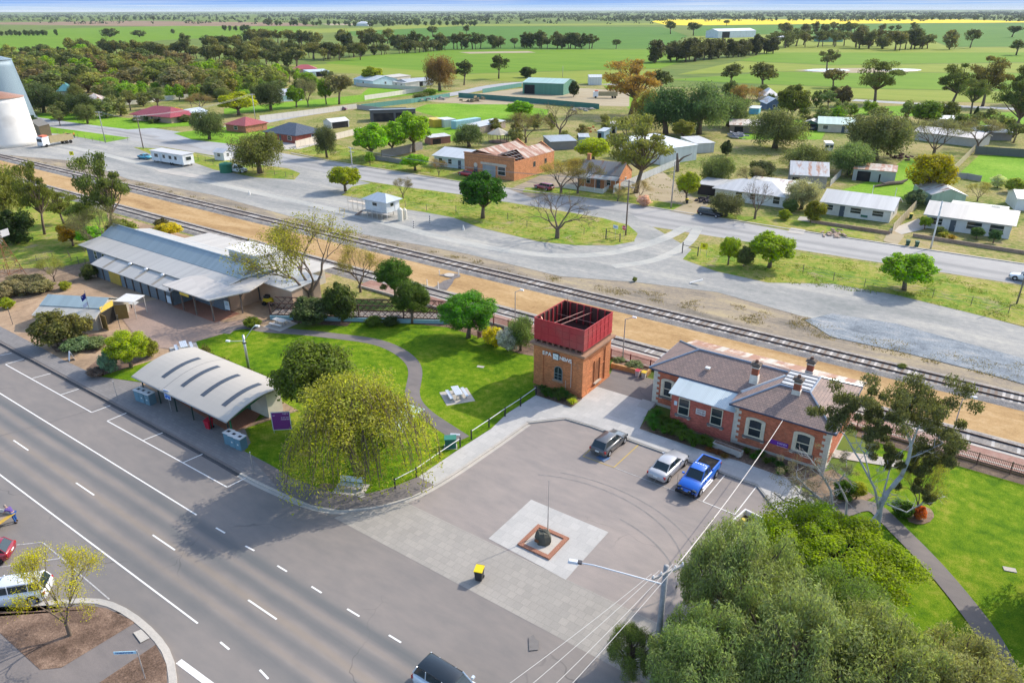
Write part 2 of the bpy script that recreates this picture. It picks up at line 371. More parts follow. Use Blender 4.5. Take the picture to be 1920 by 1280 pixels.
M_FOREBRICK = m_paving('brown forecourt paving', (.33, .24, .19), .3, .2, .75)
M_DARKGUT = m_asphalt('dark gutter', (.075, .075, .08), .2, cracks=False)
M_SIDEPAVE = m_paving('grey footpath pavers', (.21, .2, .195), .6, .3, .75)
M_CONC = m_asphalt('concrete', (.42, .4, .365), .14, cracks=False, grain=12.)
M_LINE, t = mat('worn white line paint'); p = t.pos(); n = t.noise(p, 4., 5, .8)
t.out(t.mix(t.fr(n, .56, .7), (.72, .71, .68), (.33, .32, .31)), .8, .2)
M_FAINT, t = mat('faded line paint'); n = t.noise(t.pos(), 4., 5, .8); t.out(t.mix(t.fr(n, .45, .62), (.5, .49, .47), (.27, .26, .255)), .8, .2)
M_YLINE, t = mat('yellow line paint'); n = t.noise(t.pos(), 4., 5, .8); t.out(t.mix(t.fr(n, .52, .7), (.55, .38, .06), (.3, .25, .16)), .8, .2)
M_WATER, t = mat('pond water'); t.out((.5, .52, .54), .25, .5)

def sheet(name, pts, z, m, kind='structure'):
    me = bpy.data.meshes.new(name); me.from_pydata([(x, y, z) for x, y in pts], [], [tuple(range(len(pts)))])
    me.materials.append(m)
    if me.polygons[0].normal.z < 0: me.flip_normals()
    o = bpy.data.objects.new(name, me); COL.objects.link(o); o['kind'] = kind; return o
SHEETS = [0]
def psheet(name, px, z, m):
    SHEETS[0] += 1; return sheet(name, GS(px, z), z + .0006 * SHEETS[0], m)
def offset_line(pts, d):
    out = []
    for i, p in enumerate(pts):
        a = Vector(pts[max(i - 1, 0)]); b = Vector(pts[min(i + 1, len(pts) - 1)]); e = (b - a).normalized(); out.append((p[0] - e.y * d, p[1] + e.x * d))
    return out
def smooth(pts, k=2):
    for _ in range(k):
        q = [pts[0]]
        for a, b in zip(pts, pts[1:]): q += [(a[0] * .75 + b[0] * .25, a[1] * .75 + b[1] * .25), (a[0] * .25 + b[0] * .75, a[1] * .25 + b[1] * .75)]
        pts = q + [pts[-1]]
    return pts
def strip(name, pts, wd, z, m, sm=2, th=0.):
    if not th and z > ZG: SHEETS[0] += 1; z += .0006 * SHEETS[0]
    pts = smooth(pts, sm); a = offset_line(pts, wd / 2); b = offset_line(pts, -wd / 2); n = len(pts)
    mb = MB()
    if th:
        for i in range(n - 1): mb.add([(*a[i], z - th), (*b[i], z - th), (*b[i + 1], z - th), (*a[i + 1], z - th), (*a[i], z), (*b[i], z), (*b[i + 1], z), (*a[i + 1], z)],
                                       [(4, 5, 6, 7), (0, 3, 7, 4), (1, 5, 6, 2)] + ([(0, 4, 5, 1)] if i == 0 else []) + ([(3, 2, 6, 7)] if i == n - 2 else []))
    else: mb.add([(*p, z) for p in a] + [(*p, z) for p in b], [(n + i, n + i + 1, i + 1, i) for i in range(n - 1)])
    o = mb.build(name, m); o['kind'] = 'structure'; return o

# ------------------------------------------------------------------ base ground with the roadway cut out of it
kerb_px = [(400, 856), (470, 897), (527, 923), (583, 947), (639, 957), (711, 949), (772, 931), (814, 909), (852, 886), (899, 854), (940, 826), (988, 792)]
kerb = [(-130, 29.3), (-70, 29.3)] + GS(kerb_px)
bay = GS([(988, 792), (1060, 784), (1108, 798), (1250, 849), (1420, 909), (1460, 959), (1500, 1000)])
bay2 = [(-5.4, 36.2), (-6.2, 34.6), (-8.6, 34.), (-9.6, 32.6), (-10.1, 30.6), (-10.0, 26.), (-8.4, 23.6), (-5, 22.9), (60, 22.9)]
edge = smooth(kerb, 1) + bay + smooth(bay2, 1)
gpoly = [(-26000, 29.3)] + edge + [(26000, 22.9), (40000, 60000), (-60000, 60000), (-60000, 29.3)]
sheet('ground', gpoly, ZG, M_BASE)
rd = sheet('road', [(-1500, -300), (600, -300), (600, 26), (-28, 33.3), (-38, 31.0), (-1500, 31)], 0., M_ROAD)
sheet('carpark', [(-46, 29.45), (30, 29.45), (30, 75), (-46, 75)], -.004, M_CARPARK)
ks = smooth(kerb, 1); i0 = [i for i, p in enumerate(ks) if p[0] > -50][0]
strip('kerb', ks[:i0 + 1], .3, ZG + .03, M_PATH, 0, .2); strip('kerb', ks[i0:], .32, ZG + .035, M_CONC, 0, .2)
strip('kerb', bay[:], .2, ZG + .02, M_CONC, 0, .2)
strip('kerb', bay2, .34, ZG + .035, M_CONC, 1, .2)
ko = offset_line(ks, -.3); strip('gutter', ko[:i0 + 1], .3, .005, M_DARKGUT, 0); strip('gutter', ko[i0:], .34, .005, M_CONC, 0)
# crossing of worn pavers at the car park entrance, diamond of pavers round the memorial
sheet('crossing', [(-38.2, 29.6), (-9.9, 29.6), (-9.7, 31.5), (-9.2, 33.2), (-8., 34.35), (-35.6, 34.35), (-37.6, 31.2)], .006, M_CROSS)
psheet('paving', [(916, 1009), (996, 936), (1141, 997), (1061, 1086)], .010, M_PAVE)
# upper ground: town, rail land, forecourt, lawns
psheet('ground_town', [(-700, 110), (0, 96), (300, 112), (560, 122), (900, 148), (1180, 160), (1440, 172), (1920, 196), (2600, 220), (2600, 800), (1500, 760), (900, 590), (500, 540), (200, 560), (0, 560), (-700, 400)], ZG + .004, M_TOWN)
for nm, px, m in [
    ('field', [(-400, 44), (0, 42.5), (250, 39.5), (560, 43.5), (600, 49), (300, 50), (0, 46.5), (-400, 49)], M_F_BROWN),
    ('field', [(-400, 72), (0, 68), (110, 54), (330, 49), (560, 50), (640, 58), (460, 68), (300, 76), (140, 97), (-400, 99)], M_F_BRIGHT),
    ('field', [(560, 55), (700, 52), (760, 47), (1280, 43), (1300, 47), (860, 49.5), (700, 58), (560, 64)], M_F_PALE),
    ('field', [(640, 60), (860, 50), (1240, 50.5), (1290, 68), (1240, 92), (830, 93), (700, 78)], M_F_DARK),
    ('field', [(610, 118), (700, 104), (830, 94), (1225, 93), (1290, 112), (1240, 128), (880, 138), (630, 126)], M_F_BRIGHT),
    ('field', [(470, 128), (620, 120), (880, 139), (1130, 132), (1240, 129), (1250, 150), (1130, 158), (880, 150)], M_F_PALE),
    ('field', [(1222, 41), (1236, 37), (1420, 37), (1800, 37), (1990, 42), (1600, 44.5), (1290, 48), (1248, 47)], M_F_YELLOW),
    ('field', [(1300, 49), (1620, 45), (2100, 43), (2100, 88), (1780, 88), (1750, 76), (1450, 64), (1300, 68)], M_F_DARK),
    ('field', [(1300, 69), (1450, 65), (1750, 78), (1780, 89), (2100, 90), (2100, 100), (1440, 100), (1330, 95)], M_F_PALE),
    ('field', [(1385, 114), (1440, 99), (2100, 99), (2100, 114), (1560, 122)], M_F_BRIGHT),
    ('field', [(1270, 140), (1385, 115), (1560, 123), (2100, 116), (2100, 138), (1460, 134)], M_F_PALE),
    ('field', [(1250, 150), (1460, 135), (2100, 139), (2100, 176), (1640, 166), (1440, 158)], M_F_BRIGHT),
    ('field', [(1430, 159), (1640, 167), (2100, 178), (2100, 200), (1650, 187), (1450, 176)], M_F_PALE)]:
    psheet(nm, px, ZG + .06, m)
def ellipse(cx, cy, rx, ry, n=24): return [(cx + rx * cos(2 * pi * k / n) * (1 + .12 * sin(3 * k)), cy + ry * sin(2 * pi * k / n)) for k in range(n)]
psheet('ground_bare', ellipse(1610, 132.5, 112, 4.5), ZG + .09, M_F_DRY)
psheet('pond', ellipse(1552, 132, 42, 2.6), ZG + .11, M_WATER)
psheet('pond', ellipse(1690, 131.5, 38, 2.4), ZG + .11, M_WATER)
psheet('ground_bare', [(860, 98), (990, 96), (1005, 99), (880, 101)], ZG + .09, M_F_DRY)
psheet('ground_bare', [(600, 45), (660, 44.5), (700, 47), (620, 48)], ZG + .09, M_F_DRY)
# yards and lots
Z1 = ZG + .012
for px in [[(772, 206), (800, 196), (905, 192), (1030, 206), (1022, 222), (930, 226), (830, 223)], [(660, 192), (690, 166), (735, 165), (770, 173), (700, 186)],
           [(1792, 332), (1836, 291), (2000, 294), (2000, 356), (1872, 346)], [(1562, 362), (1640, 336), (1700, 296), (1790, 312), (1760, 345), (1690, 376)],
           [(800, 240), (850, 232), (905, 240), (880, 262), (810, 268)], [(1560, 205), (1700, 198), (1800, 205), (1800, 220), (1600, 216)], [(1780, 215), (1920, 210), (1920, 240), (1800, 232)],
           [(1370, 250), (1480, 225), (1560, 225), (1540, 262), (1390, 262)], [(1130, 160), (1240, 180), (1300, 210), (1180, 205)]]:
    psheet('yard_ground', px, Z1, M_YARD)
psheet('ground_lot', [(880, 178), (1010, 162), (1180, 170), (1180, 200), (1000, 196), (880, 196), (800, 190)], Z1, M_F_DRY)
psheet('ground_lot', [(1010, 330), (1080, 320), (1110, 345), (1000, 372), (955, 355)], Z1, M_DRYSTRIP)
psheet('ground_lot', [(1180, 345), (1240, 320), (1330, 395), (1300, 402), (1200, 385)], Z1, M_F_DRY)
# streets beyond the railway
sheet('street', [(-420, 121.5), (-240, 119), (-150, 118.5), (-122, 119.5), (-83, 121.3), (-58, 121.2), (-27, 122.2), (4, 123.4), (300, 126), (300, 136), (4, 134.3), (-28, 133.6), (-66, 134.2), (-103, 130.8), (-150, 131), (-175, 132.2), (-240, 131), (-420, 131)], ZG + .016, M_STREET)
strip('street', GS([(300, 262), (400, 247), (520, 222), (640, 204), (760, 190), (860, 176), (935, 158), (1040, 152), (1180, 160)]), 9., ZG + .020, M_STREET2)
strip('street', GS([(-120, 205), (70, 222), (200, 236), (330, 252), (420, 280)]), 9., ZG + .024, M_STREET2)
strip('street', GS([(1600, 188), (1700, 194), (1800, 200), (2100, 214)]), 8., ZG + .020, M_STREET2)
strip('kerb', [(-170, 133.3), (-150, 131.4), (-103, 131.1), (-66, 134.5), (-28, 133.9), (4, 134.6), (200, 136)], .4, ZG + .13, M_CONC, 0, .15)
# gravel yard and verges
psheet('gravel_yard', [(-300, 262), (0, 250), (60, 232), (120, 246), (240, 262), (330, 282), (430, 300), (560, 312), (640, 330), (700, 345), (1000, 380), (1180, 400), (1300, 470), (1500, 500), (2500, 770), (2500, 900), (1920, 690), (1800, 652), (1500, 592), (1345, 548), (1200, 530), (1050, 518), (875, 476), (635, 431), (400, 366), (240, 336), (150, 303), (0, 290), (-300, 285)], ZG + .010, M_GRAVEL)
Z2 = ZG + .028
strip('gravel_tracks', GS([(60, 262), (200, 290), (400, 345), (560, 378), (700, 412), (860, 455), (1010, 480), (1130, 480), (1230, 455), (1290, 425)]), 2.2, ZG + .020, M_GRAVEL2)
strip('gravel_tracks', GS([(1150, 500), (1230, 490), (1290, 460), (1310, 425)]), 1.8, ZG + .022, M_GRAVEL2)
psheet('verge_ground', [(640, 366), (660, 350), (700, 343), (800, 356), (870, 366), (980, 384), (1060, 397), (1130, 409), (1178, 422), (1196, 438), (1188, 453), (1150, 460), (1080, 460), (1010, 453), (960, 441), (900, 427), (850, 408), (790, 397), (730, 388), (690, 374)], Z2, M_VERGE)
psheet('verge_ground', [(1280, 486), (1300, 464), (1345, 458), (1500, 474), (1660, 498), (1800, 518), (2500, 640), (2500, 760), (1920, 612), (1800, 582), (1680, 553), (1560, 532), (1440, 530), (1340, 508)], Z2, M_VERGE)
psheet('verge_ground', [(250, 276), (330, 281), (420, 300), (540, 316), (563, 325), (552, 337), (480, 333), (400, 318), (350, 300), (285, 290)], Z2, M_VERGE)
psheet('verge_ground', [(66, 235), (150, 246), (245, 259), (200, 267), (120, 252), (60, 247)], Z2, M_YARD)
psheet('verge_ground', [(70, 212), (160, 214), (240, 222), (370, 228), (360, 236), (240, 243), (150, 232), (70, 220)], Z2, M_YARD)
psheet('verge_ground', [(325, 250), (420, 238), (520, 238), (500, 268), (430, 270), (360, 262)], Z2, M_YARD)
psheet('verge_ground', [(520, 279), (620, 268), (700, 290), (800, 310), (870, 325), (880, 345), (790, 325), (690, 312), (610, 298)], Z2, M_VERGE)
psheet('verge_ground', [(420, 215), (640, 196), (760, 180), (850, 172), (800, 166), (600, 186), (420, 204)], ZG + .018, M_YARD)
psheet('verge_ground', [(985, 352), (1070, 352), (1200, 372), (1330, 392), (1500, 428), (1500, 436), (1290, 399), (1170, 379), (980, 360)], Z2, M_VERGE)
psheet('driveway', [(1476, 436), (1500, 406), (1522, 408), (1506, 440)], ZG + .032, M_CONC)
psheet('driveway', [(1668, 430), (1722, 410), (1740, 428), (1690, 440)], ZG + .032, M_CONC)
psheet('driveway', [(1656, 452), (1668, 430), (1696, 442), (1682, 460)], ZG + .032, M_F_DRY)
psheet('driveway', [(1258, 396), (1300, 374), (1345, 372), (1300, 404)], ZG + .032, M_F_DRY)
psheet('driveway', [(500, 282), (506, 268), (560, 266), (590, 262), (610, 268), (560, 280)], ZG + .032, M_CONC)
psheet('verge_ground', [(1345, 404), (1470, 408), (1640, 440), (1640, 452), (1440, 420)], ZG + .030, M_VERGE)
# railway land
sheet('ground_dry', [(-420, 84), (160, 84), (160, 99), (6, 97), (-42, 97), (-98, 95), (-145, 96), (-210, 98), (-420, 98)], ZG + .008, M_DRYSTRIP)
psheet('ground_crushed', [(1508, 600), (1560, 588), (1680, 607), (1800, 640), (1920, 672), (2300, 790), (2300, 830), (1850, 700), (1700, 662), (1560, 632)], ZG + .032, M_CRUSH)
sheet('ground_sand', [(-420, 73.), (160, 73.), (160, 81.4), (-420, 82.6)], ZG + .008, M_SAND)
def ty_far(x): return 82.68 - .0062 * x
def ty_near(x): return 71.15 - .0062 * x
for ty, wd in ((ty_far, 1.), (ty_near, 1.)):
    mb = MB(); xs = [-420 + 29 * i for i in range(21)]
    prof = [(-2.3, 0.), (-1.55, .26), (1.55, .26), (2.3, 0.)]
    for x0, x1 in zip(xs, xs[1:]):
        for (a, za), (b, zb) in zip(prof, prof[1:]): mb.poly([(x0, ty(x0) + a, ZG + za), (x1, ty(x1) + a, ZG + za), (x1, ty(x1) + b, ZG + zb), (x0, ty(x0) + b, ZG + zb)])
    mb.build('ballast', M_BALLAST)['kind'] = 'structure'
sheet('platform_surface', [(-75, 67.75), (120, 66.5), (120, 69.45), (-75, 70.65)], ZG + .30, M_REDPLAT)
mb = MB(); mb.slab([(-75, 70.3, ZG + .31), (120, 69.1, ZG + .31), (120, 69.75, ZG + .31), (-75, 70.95, ZG + .31)], .42); mb.build('platform_edge', M_CONC)['kind'] = 'structure'
mb = MB(); mb.box(-75, 67.6, ZG, 20, 67.78, ZG + .32); mb.build('platform_edge', M_CONC)['kind'] = 'structure'
# station side: forecourt, footpath, lawns, paths, beds
sheet('forecourt', [(-320, 29.4), (-60, 29.4), (-60, 36), (-66, 44), (-74, 52), (-80, 60), (-82, 69.0), (-320, 69.0)], ZG + .008, M_FORE)
psheet('forecourt_paving', [(215, 580), (300, 560), (330, 575), (420, 605), (470, 597), (500, 602), (440, 620), (370, 640), (330, 655), (270, 650), (240, 612)], ZG + .014, M_FOREBRICK)
psheet('park_ground', [(-200, 530), (-200, 420), (0, 400), (130, 430), (200, 480), (130, 505), (60, 510)], ZG + .014, M_VERGE)
psheet('park_ground', [(-100, 420), (-100, 330), (60, 340), (200, 400), (210, 440), (120, 440)], ZG + .012, M_VERGE)
psheet('lawn', [(360, 640), (410, 624), (450, 612), (520, 620), (600, 612), (660, 604), (745, 606), (830, 612), (900, 632), (960, 660), (1000, 668), (1006, 742), (950, 775), (921, 803), (866, 838), (784, 894), (740, 912), (692, 925), (631, 925), (597, 915), (549, 896), (504, 870), (458, 846), (470, 815), (440, 760), (320, 680)], ZG + .012, M_LAWN)
psheet('lawn', [(185, 706), (300, 672), (330, 660), (370, 668), (330, 700), (290, 720), (262, 716)], ZG + .016, M_LAWN)
sheet('lawn', [(-7, 38.), (60, 38), (60, 65.6), (-5.6, 66), (-6.2, 57), (-8, 52), (-8.2, 45)], ZG + .012, M_LAWN)
psheet('footpath', [(-500, 420), (0, 612), (80, 653), (115, 673), (162, 695), (185, 706), (262, 717), (290, 735), (320, 735), (455, 795), (470, 830), (458, 846), (504, 870), (549, 896), (597, 915), (631, 925), (692, 925), (740, 912), (784, 894), (814, 909), (772, 930), (711, 948), (639, 956), (583, 946), (527, 922), (470, 895), (400, 855), (0, 638), (-500, 460)], ZG + .020, M_SIDEPAVE)
psheet('footpath', [(470, 856), (504, 870), (549, 896), (597, 915), (631, 925), (692, 925), (740, 912), (784, 894), (814, 909), (772, 930), (711, 948), (639, 956), (583, 946), (527, 922)], ZG + .024, M_PATH)
psheet('shelter_paving', [(285, 722), (330, 700), (500, 762), (470, 800), (432, 812)], ZG + .026, M_BRICKPAVE)
strip('park_path', GS([(420, 626), (433, 616), (470, 612), (494, 619), (564, 623), (634, 631), (705, 640), (747, 657), (773, 678), (780, 697), (776, 720), (772, 737), (777, 756), (798, 778), (836, 803), (868, 824)]), 1.55, ZG + .022, M_PATH)
psheet('paving', [(784, 894), (814, 909), (852, 885), (899, 853), (940, 825), (988, 791), (1060, 783), (1108, 797), (1250, 848), (1420, 908), (1460, 958), (1500, 999), (1560, 1010), (1540, 950), (1475, 897), (1384, 864), (1327, 848), (1199, 804), (1222, 756), (1119, 725), (1091, 747), (1072, 764), (1005, 741), (950, 776), (921, 804), (866, 839)], ZG + .016, M_PAVE)
psheet('footpath', [(1119, 725), (1222, 756), (1240, 716), (1150, 690), (1142, 706)], ZG + .016, M_PATH)
psheet('garden_bed', [(1005, 741), (1072, 764), (1092, 748), (1000, 722)], ZG + .020, M_MULCH)
psheet('garden_bed', [(1221, 774), (1199, 804), (1327, 848), (1384, 864), (1475, 897), (1530, 925), (1560, 890), (1372, 826), (1255, 790)], ZG + .020, M_MULCH)
psheet('garden_bed', [(500, 615), (560, 606), (650, 612), (660, 604), (760, 606), (840, 614), (905, 634), (970, 662), (1000, 668), (1002, 640), (940, 600), (840, 590), (700, 595), (520, 598)], ZG + .020, M_MULCH)
psheet('garden_bed', [(105, 660), (180, 662), (205, 640), (200, 628), (150, 625), (90, 600), (60, 610)], ZG + .020, M_MULCH)
psheet('garden_bed', [(162, 692), (185, 706), (240, 690), (295, 660), (300, 648), (250, 640), (200, 660)], ZG + .018, M_MULCH)
psheet('garden_bed', [(430, 815), (500, 780), (480, 760), (520, 748), (560, 770), (470, 800)], ZG + .028, M_DIRTMULCH)
psheet('garden_bed', ellipse(1724, 966, 27, 17), ZG + .020, M_DIRTMULCH)
psheet('garden_bed', [(1500, 900), (1560, 880), (1640, 930), (1590, 960), (1540, 940)], ZG + .020, M_DIRTMULCH)
strip('park_path', GS([(1560, 965), (1630, 940), (1680, 990), (1740, 1050), (1800, 1120), (1860, 1200), (1900, 1290)]), 1.5, ZG + .022, M_PATH)
strip('park_path', [(-8.3, 61.5), (-5, 62.5), (-2.5, 63.3)], 1.4, ZG + .024, M_CONC, 1)
psheet('verge_ground', [(-100, 520), (0, 506), (120, 500), (170, 490), (150, 520), (120, 545), (60, 560), (0, 575), (-100, 580)], ZG + .012, M_DIRTMULCH)
sheet('ground_lawn_bare', [(x, y) for x, y in GS(ellipse(901, 777, 11, 4))], ZG + .016, M_SAND)
for px_ in ((575, 850), (612, 912)): psheet('ground_lawn_bare', ellipse(*px_, 14, 6), ZG + .017, M_DIRTMULCH)
# near corner: kerbed island with mulch, footpath, parking
isl = GS([(-260, 1160), (-40, 1133), (60, 1133), (150, 1126), (195, 1128), (243, 1150), (290, 1190), (318, 1230), (326, 1285), (322, 1420)], .06)
sheet('footpath', isl + [(-38, 5), (-60, 5)], .10, M_PATH)
strip('kerb', isl, .45, .13, M_CONC, 1, .13)
for px in ([(-200, 1170), (0, 1146), (60, 1146), (160, 1134), (200, 1140), (255, 1166), (115, 1251), (75, 1255), (0, 1186), (-200, 1160)], [(292, 1208), (312, 1245), (314, 1300), (190, 1300), (185, 1280)]):
    sheet('garden_bed', GS(px), .116, M_MULCH)
psheet('tactile_paving', [(250, 1186), (265, 1180), (281, 1196), (264, 1205)], .118, M_CONC)
# painted lines
def line(px, wd, m=None, z=.014): strip('road_marking', GS(px, 0.), wd, z, m or M_LINE, 0)
def wl(x0, x1, y, wd=.13, m=None): sheet('road_marking', [(x0, y - wd / 2), (x1, y - wd / 2), (x1, y + wd / 2), (x0, y + wd / 2)], .014, m or M_LINE)
wl(-260, -47.45, 23.56, .12); wl(-260, -37.3, 17.0, .12)
sheet('garden_bed', [(-7, 65.9), (60, 65.5), (60, 67.), (-7, 67.2)], ZG + .02, M_DIRTMULCH)
psheet('weighbridge_slab', [(288, 317), (330, 321), (398, 333), (380, 337), (300, 324)], ZG + .03, M_CONC)
for k in range(-12, 4): wl(-71.5 + 11.72 * k, -68.5 + 11.72 * k, 20.2, .13)
for a, b in [((405, 989), (422, 999)), ((460, 1023), (477, 1032)), ((520, 1060), (538, 1071)), ((584, 1099), (603, 1111)), ((651, 1141), (674, 1155)), ((729, 1190), (752, 1204)), ((413, 1203), (430, 1217)), ((487, 1255), (503, 1272))]: line([a, b], .13)
line([(335, 1239), (400, 1287)], .4)
line([(10, 683), (172, 773)], .11); line([(10, 683), (45, 673)], .11); line([(61, 709), (95, 700)], .11); line([(114, 740), (148, 729)], .11); line([(172, 773), (207, 760)], .11); line([(-40, 674), (22, 662)], .11)
line([(201, 789), (426, 913)], .11); line([(201, 789), (237, 774)], .11); line([(269, 825), (305, 811)], .11); line([(343, 867), (380, 851)], .11); line([(426, 913), (462, 895)], .11)
line([(-60, 1030), (42, 1020), (80, 1016), (205, 1123)], .09, M_FAINT); line([(-60, 1072), (11, 1061), (115, 1046)], .09, M_FAINT)
line([(1107, 842), (1093, 855), (1151, 876), (1200, 831)], .09, M_YLINE)
line([(1151, 876), (1318, 940)], .07, M_FAINT); line([(1318, 940), (1378, 964)], .08); line([(1318, 940), (1361, 888)], .08); line([(1378, 964), (1419, 911)], .08); line([(1225, 905), (1250, 872)], .08, M_FAINT); line([(1268, 920), (1300, 868)], .08, M_FAINT)
m_, t = mat('blue bay paint'); n = t.noise(t.pos(), 5, 4, .8); t.out(t.mix(t.fr(n, .45, .65), (.09, .2, .4), (.24, .23, .22)), .8)
psheet('road_marking', [(1117, 858), (1131, 850), (1146, 858), (1133, 866)], .010, m_)
M_TYREMARK, t = mat('tyre rubber marks'); n = t.noise(t.pos(), 1.5, 4, .8); t.out(t.mix(t.fr(n, .4, .62), (.19, .178, .17), (.245, .225, .213)), .85)
for r_, c_, a0, a1 in ((9.6, (-22.5, 38.2), -.7, 2.2), (10.9, (-22.2, 38.0), -.4, 2.0), (8.4, (-21, 36.5), -.4, 1.4)):
    strip('road_marking', [(c_[0] + r_ * cos(a0 + (a1 - a0) * k / 24), c_[1] + r_ * .72 * sin(a0 + (a1 - a0) * k / 24)) for k in range(25)], .13, .003, M_TYREMARK, 0)
M_DARKPATCH, t = mat('dark road patch'); n = t.noise(t.pos(), 3, 3); t.out(t.mix(n, (.13, .122, .115), (.21, .195, .185)), .8)
psheet('road_patch', [(991, 1195), (1000, 1190), (1005, 1198), (1011, 1202), (1010, 1218), (992, 1220)], .012, M_DARKPATCH)  # small irregular patch coloured darker than the ground round it
strip('road_patch', GS([(0, 817), (90, 792), (200, 760)], 0.), .12, .012, M_DARKPATCH, 0)
sheet('garden_bed', [(-9.3, 33.6), (-8, 38), (60, 38), (60, 23.3), (-5, 23.3), (-8., 24.2), (-9.5, 26.5)], ZG + .014, M_DIRTMULCH)
WHITE = (.68, .66, .62); CREAM = (.62, .56, .43); REDB = (.47, .155, .09); ORB = (.48, .21, .1)
# ------------------------------------------------------------------ generic pieces
def window(parent, x, z, w, h, y=0., rot=None, fcol=WHITE, bar=True, name='window', sill=None, glass=None):
    "a framed window standing proud of a wall in the plane y (outside is -y); rot: (origin, angle) turns it"
    f = MB(); b = .07
    f.box(x - w / 2, y - .05, z, x - w / 2 + b, y + .02, z + h); f.box(x + w / 2 - b, y - .05, z, x + w / 2, y + .02, z + h)
    f.box(x - w / 2 + b, y - .05, z, x + w / 2 - b, y + .02, z + b); f.box(x - w / 2 + b, y - .05, z + h - b, x + w / 2 - b, y + .02, z + h)
    if bar: f.box(x - w / 2 + b, y - .045, z + h / 2 - .03, x + w / 2 - b, y + .02, z + h / 2 + .03)
    o = f.build(name, M_PLAIN, parent, fcol)
    p = MB(); p.box(x - w / 2 + b - .01, y - .02, z + b - .01, x + w / 2 - b + .01, y + .015, z + h - b + .01); g = p.build('pane', glass or M_GLASS, o)
    if sill: s = MB(); s.box(x - w / 2 - .12, y - .14, z - .13, x + w / 2 + .12, y + .02, z - .002); s.build('sill', M_STONE, o, sill)
    if rot: o.matrix_local = Matrix.Translation(rot[0]) @ Matrix.Rotation(rot[1], 4, 'Z')
    return o
def gable_pts(W, D, h, rise, ov, axis='x'):
    k = rise / (D / 2 if axis == 'x' else W / 2); e = h - ov * k
    if axis == 'x': return [[(-ov, -ov, e), (W + ov, -ov, e), (W + ov, D / 2, h + rise), (-ov, D / 2, h + rise)], [(W + ov, D + ov, e), (-ov, D + ov, e), (-ov, D / 2, h + rise), (W + ov, D / 2, h + rise)]]
    return [[(-ov, D + ov, e), (-ov, -ov, e), (W / 2, -ov, h + rise), (W / 2, D + ov, h + rise)], [(W + ov, -ov, e), (W + ov, D + ov, e), (W / 2, D + ov, h + rise), (W / 2, -ov, h + rise)]]
def roof_mb(kind, W, D, h, rise, ov, th=.12, up=.03):
    r = MB(); h += up
    if kind in ('gable', 'gabley'):
        for s in gable_pts(W, D, h, rise, ov, 'x' if kind == 'gable' else 'y'): r.slab(s, th)
    elif kind == 'hip':
        q = min(W, D) / 2; k = rise / q; e = h - ov * k
        c = [(-ov, -ov, e), (W + ov, -ov, e), (W + ov, D + ov, e), (-ov, D + ov, e)]
        if W >= D: a, b = (q, D / 2, h + rise), (W - q, D / 2, h + rise); fs = [[c[0], c[1], b, a], [c[1], c[2], b], [c[2], c[3], a, b], [c[3], c[0], a]]
        else: a, b = (W / 2, q, h + rise), (W / 2, D - q, h + rise); fs = [[c[0], c[1], a], [c[1], c[2], b, a], [c[2], c[3], b], [c[3], c[0], a, b]]
        for f in fs: r.slab(f, th)
    elif kind == 'flat': r.slab([(-ov, -ov, h), (W + ov, -ov, h), (W + ov, D + ov, h + rise), (-ov, D + ov, h + rise)], th)
    elif kind == 'slope': r.slab([(-ov, -ov, h + rise), (W + ov, -ov, h + rise), (W + ov, D + ov, h), (-ov, D + ov, h)], th)
    return r
def wall_mb(kind, W, D, h, rise, t=0.):
    w_ = MB(); w_.box(0, 0, 0, W, D, h)
    if kind == 'gable': w_.add([(0, 0, h), (0, D, h), (0, D / 2, h + rise - .02), (W, 0, h), (W, D, h), (W, D / 2, h + rise - .02)], [(0, 2, 1), (3, 4, 5)])
    if kind == 'gabley': w_.add([(0, 0, h), (W, 0, h), (W / 2, 0, h + rise - .02), (0, D, h), (W, D, h), (W / 2, D, h + rise - .02)], [(0, 1, 2), (3, 5, 4)])
    if kind == 'flat': w_.add([(0, 0, h), (0, D, h), (0, D, h + rise - .02), (W, 0, h), (W, D, h), (W, D, h + rise - .02)], [(0, 2, 1), (3, 4, 5)])
    if kind == 'slope': w_.add([(0, 0, h), (W, 0, h), (W, 0, h + rise - .02), (0, 0, h + rise - .02), (0, D, h), (W, D, h)], [(0, 1, 2, 3), (0, 3, 4), (1, 5, 2)])
    return w_
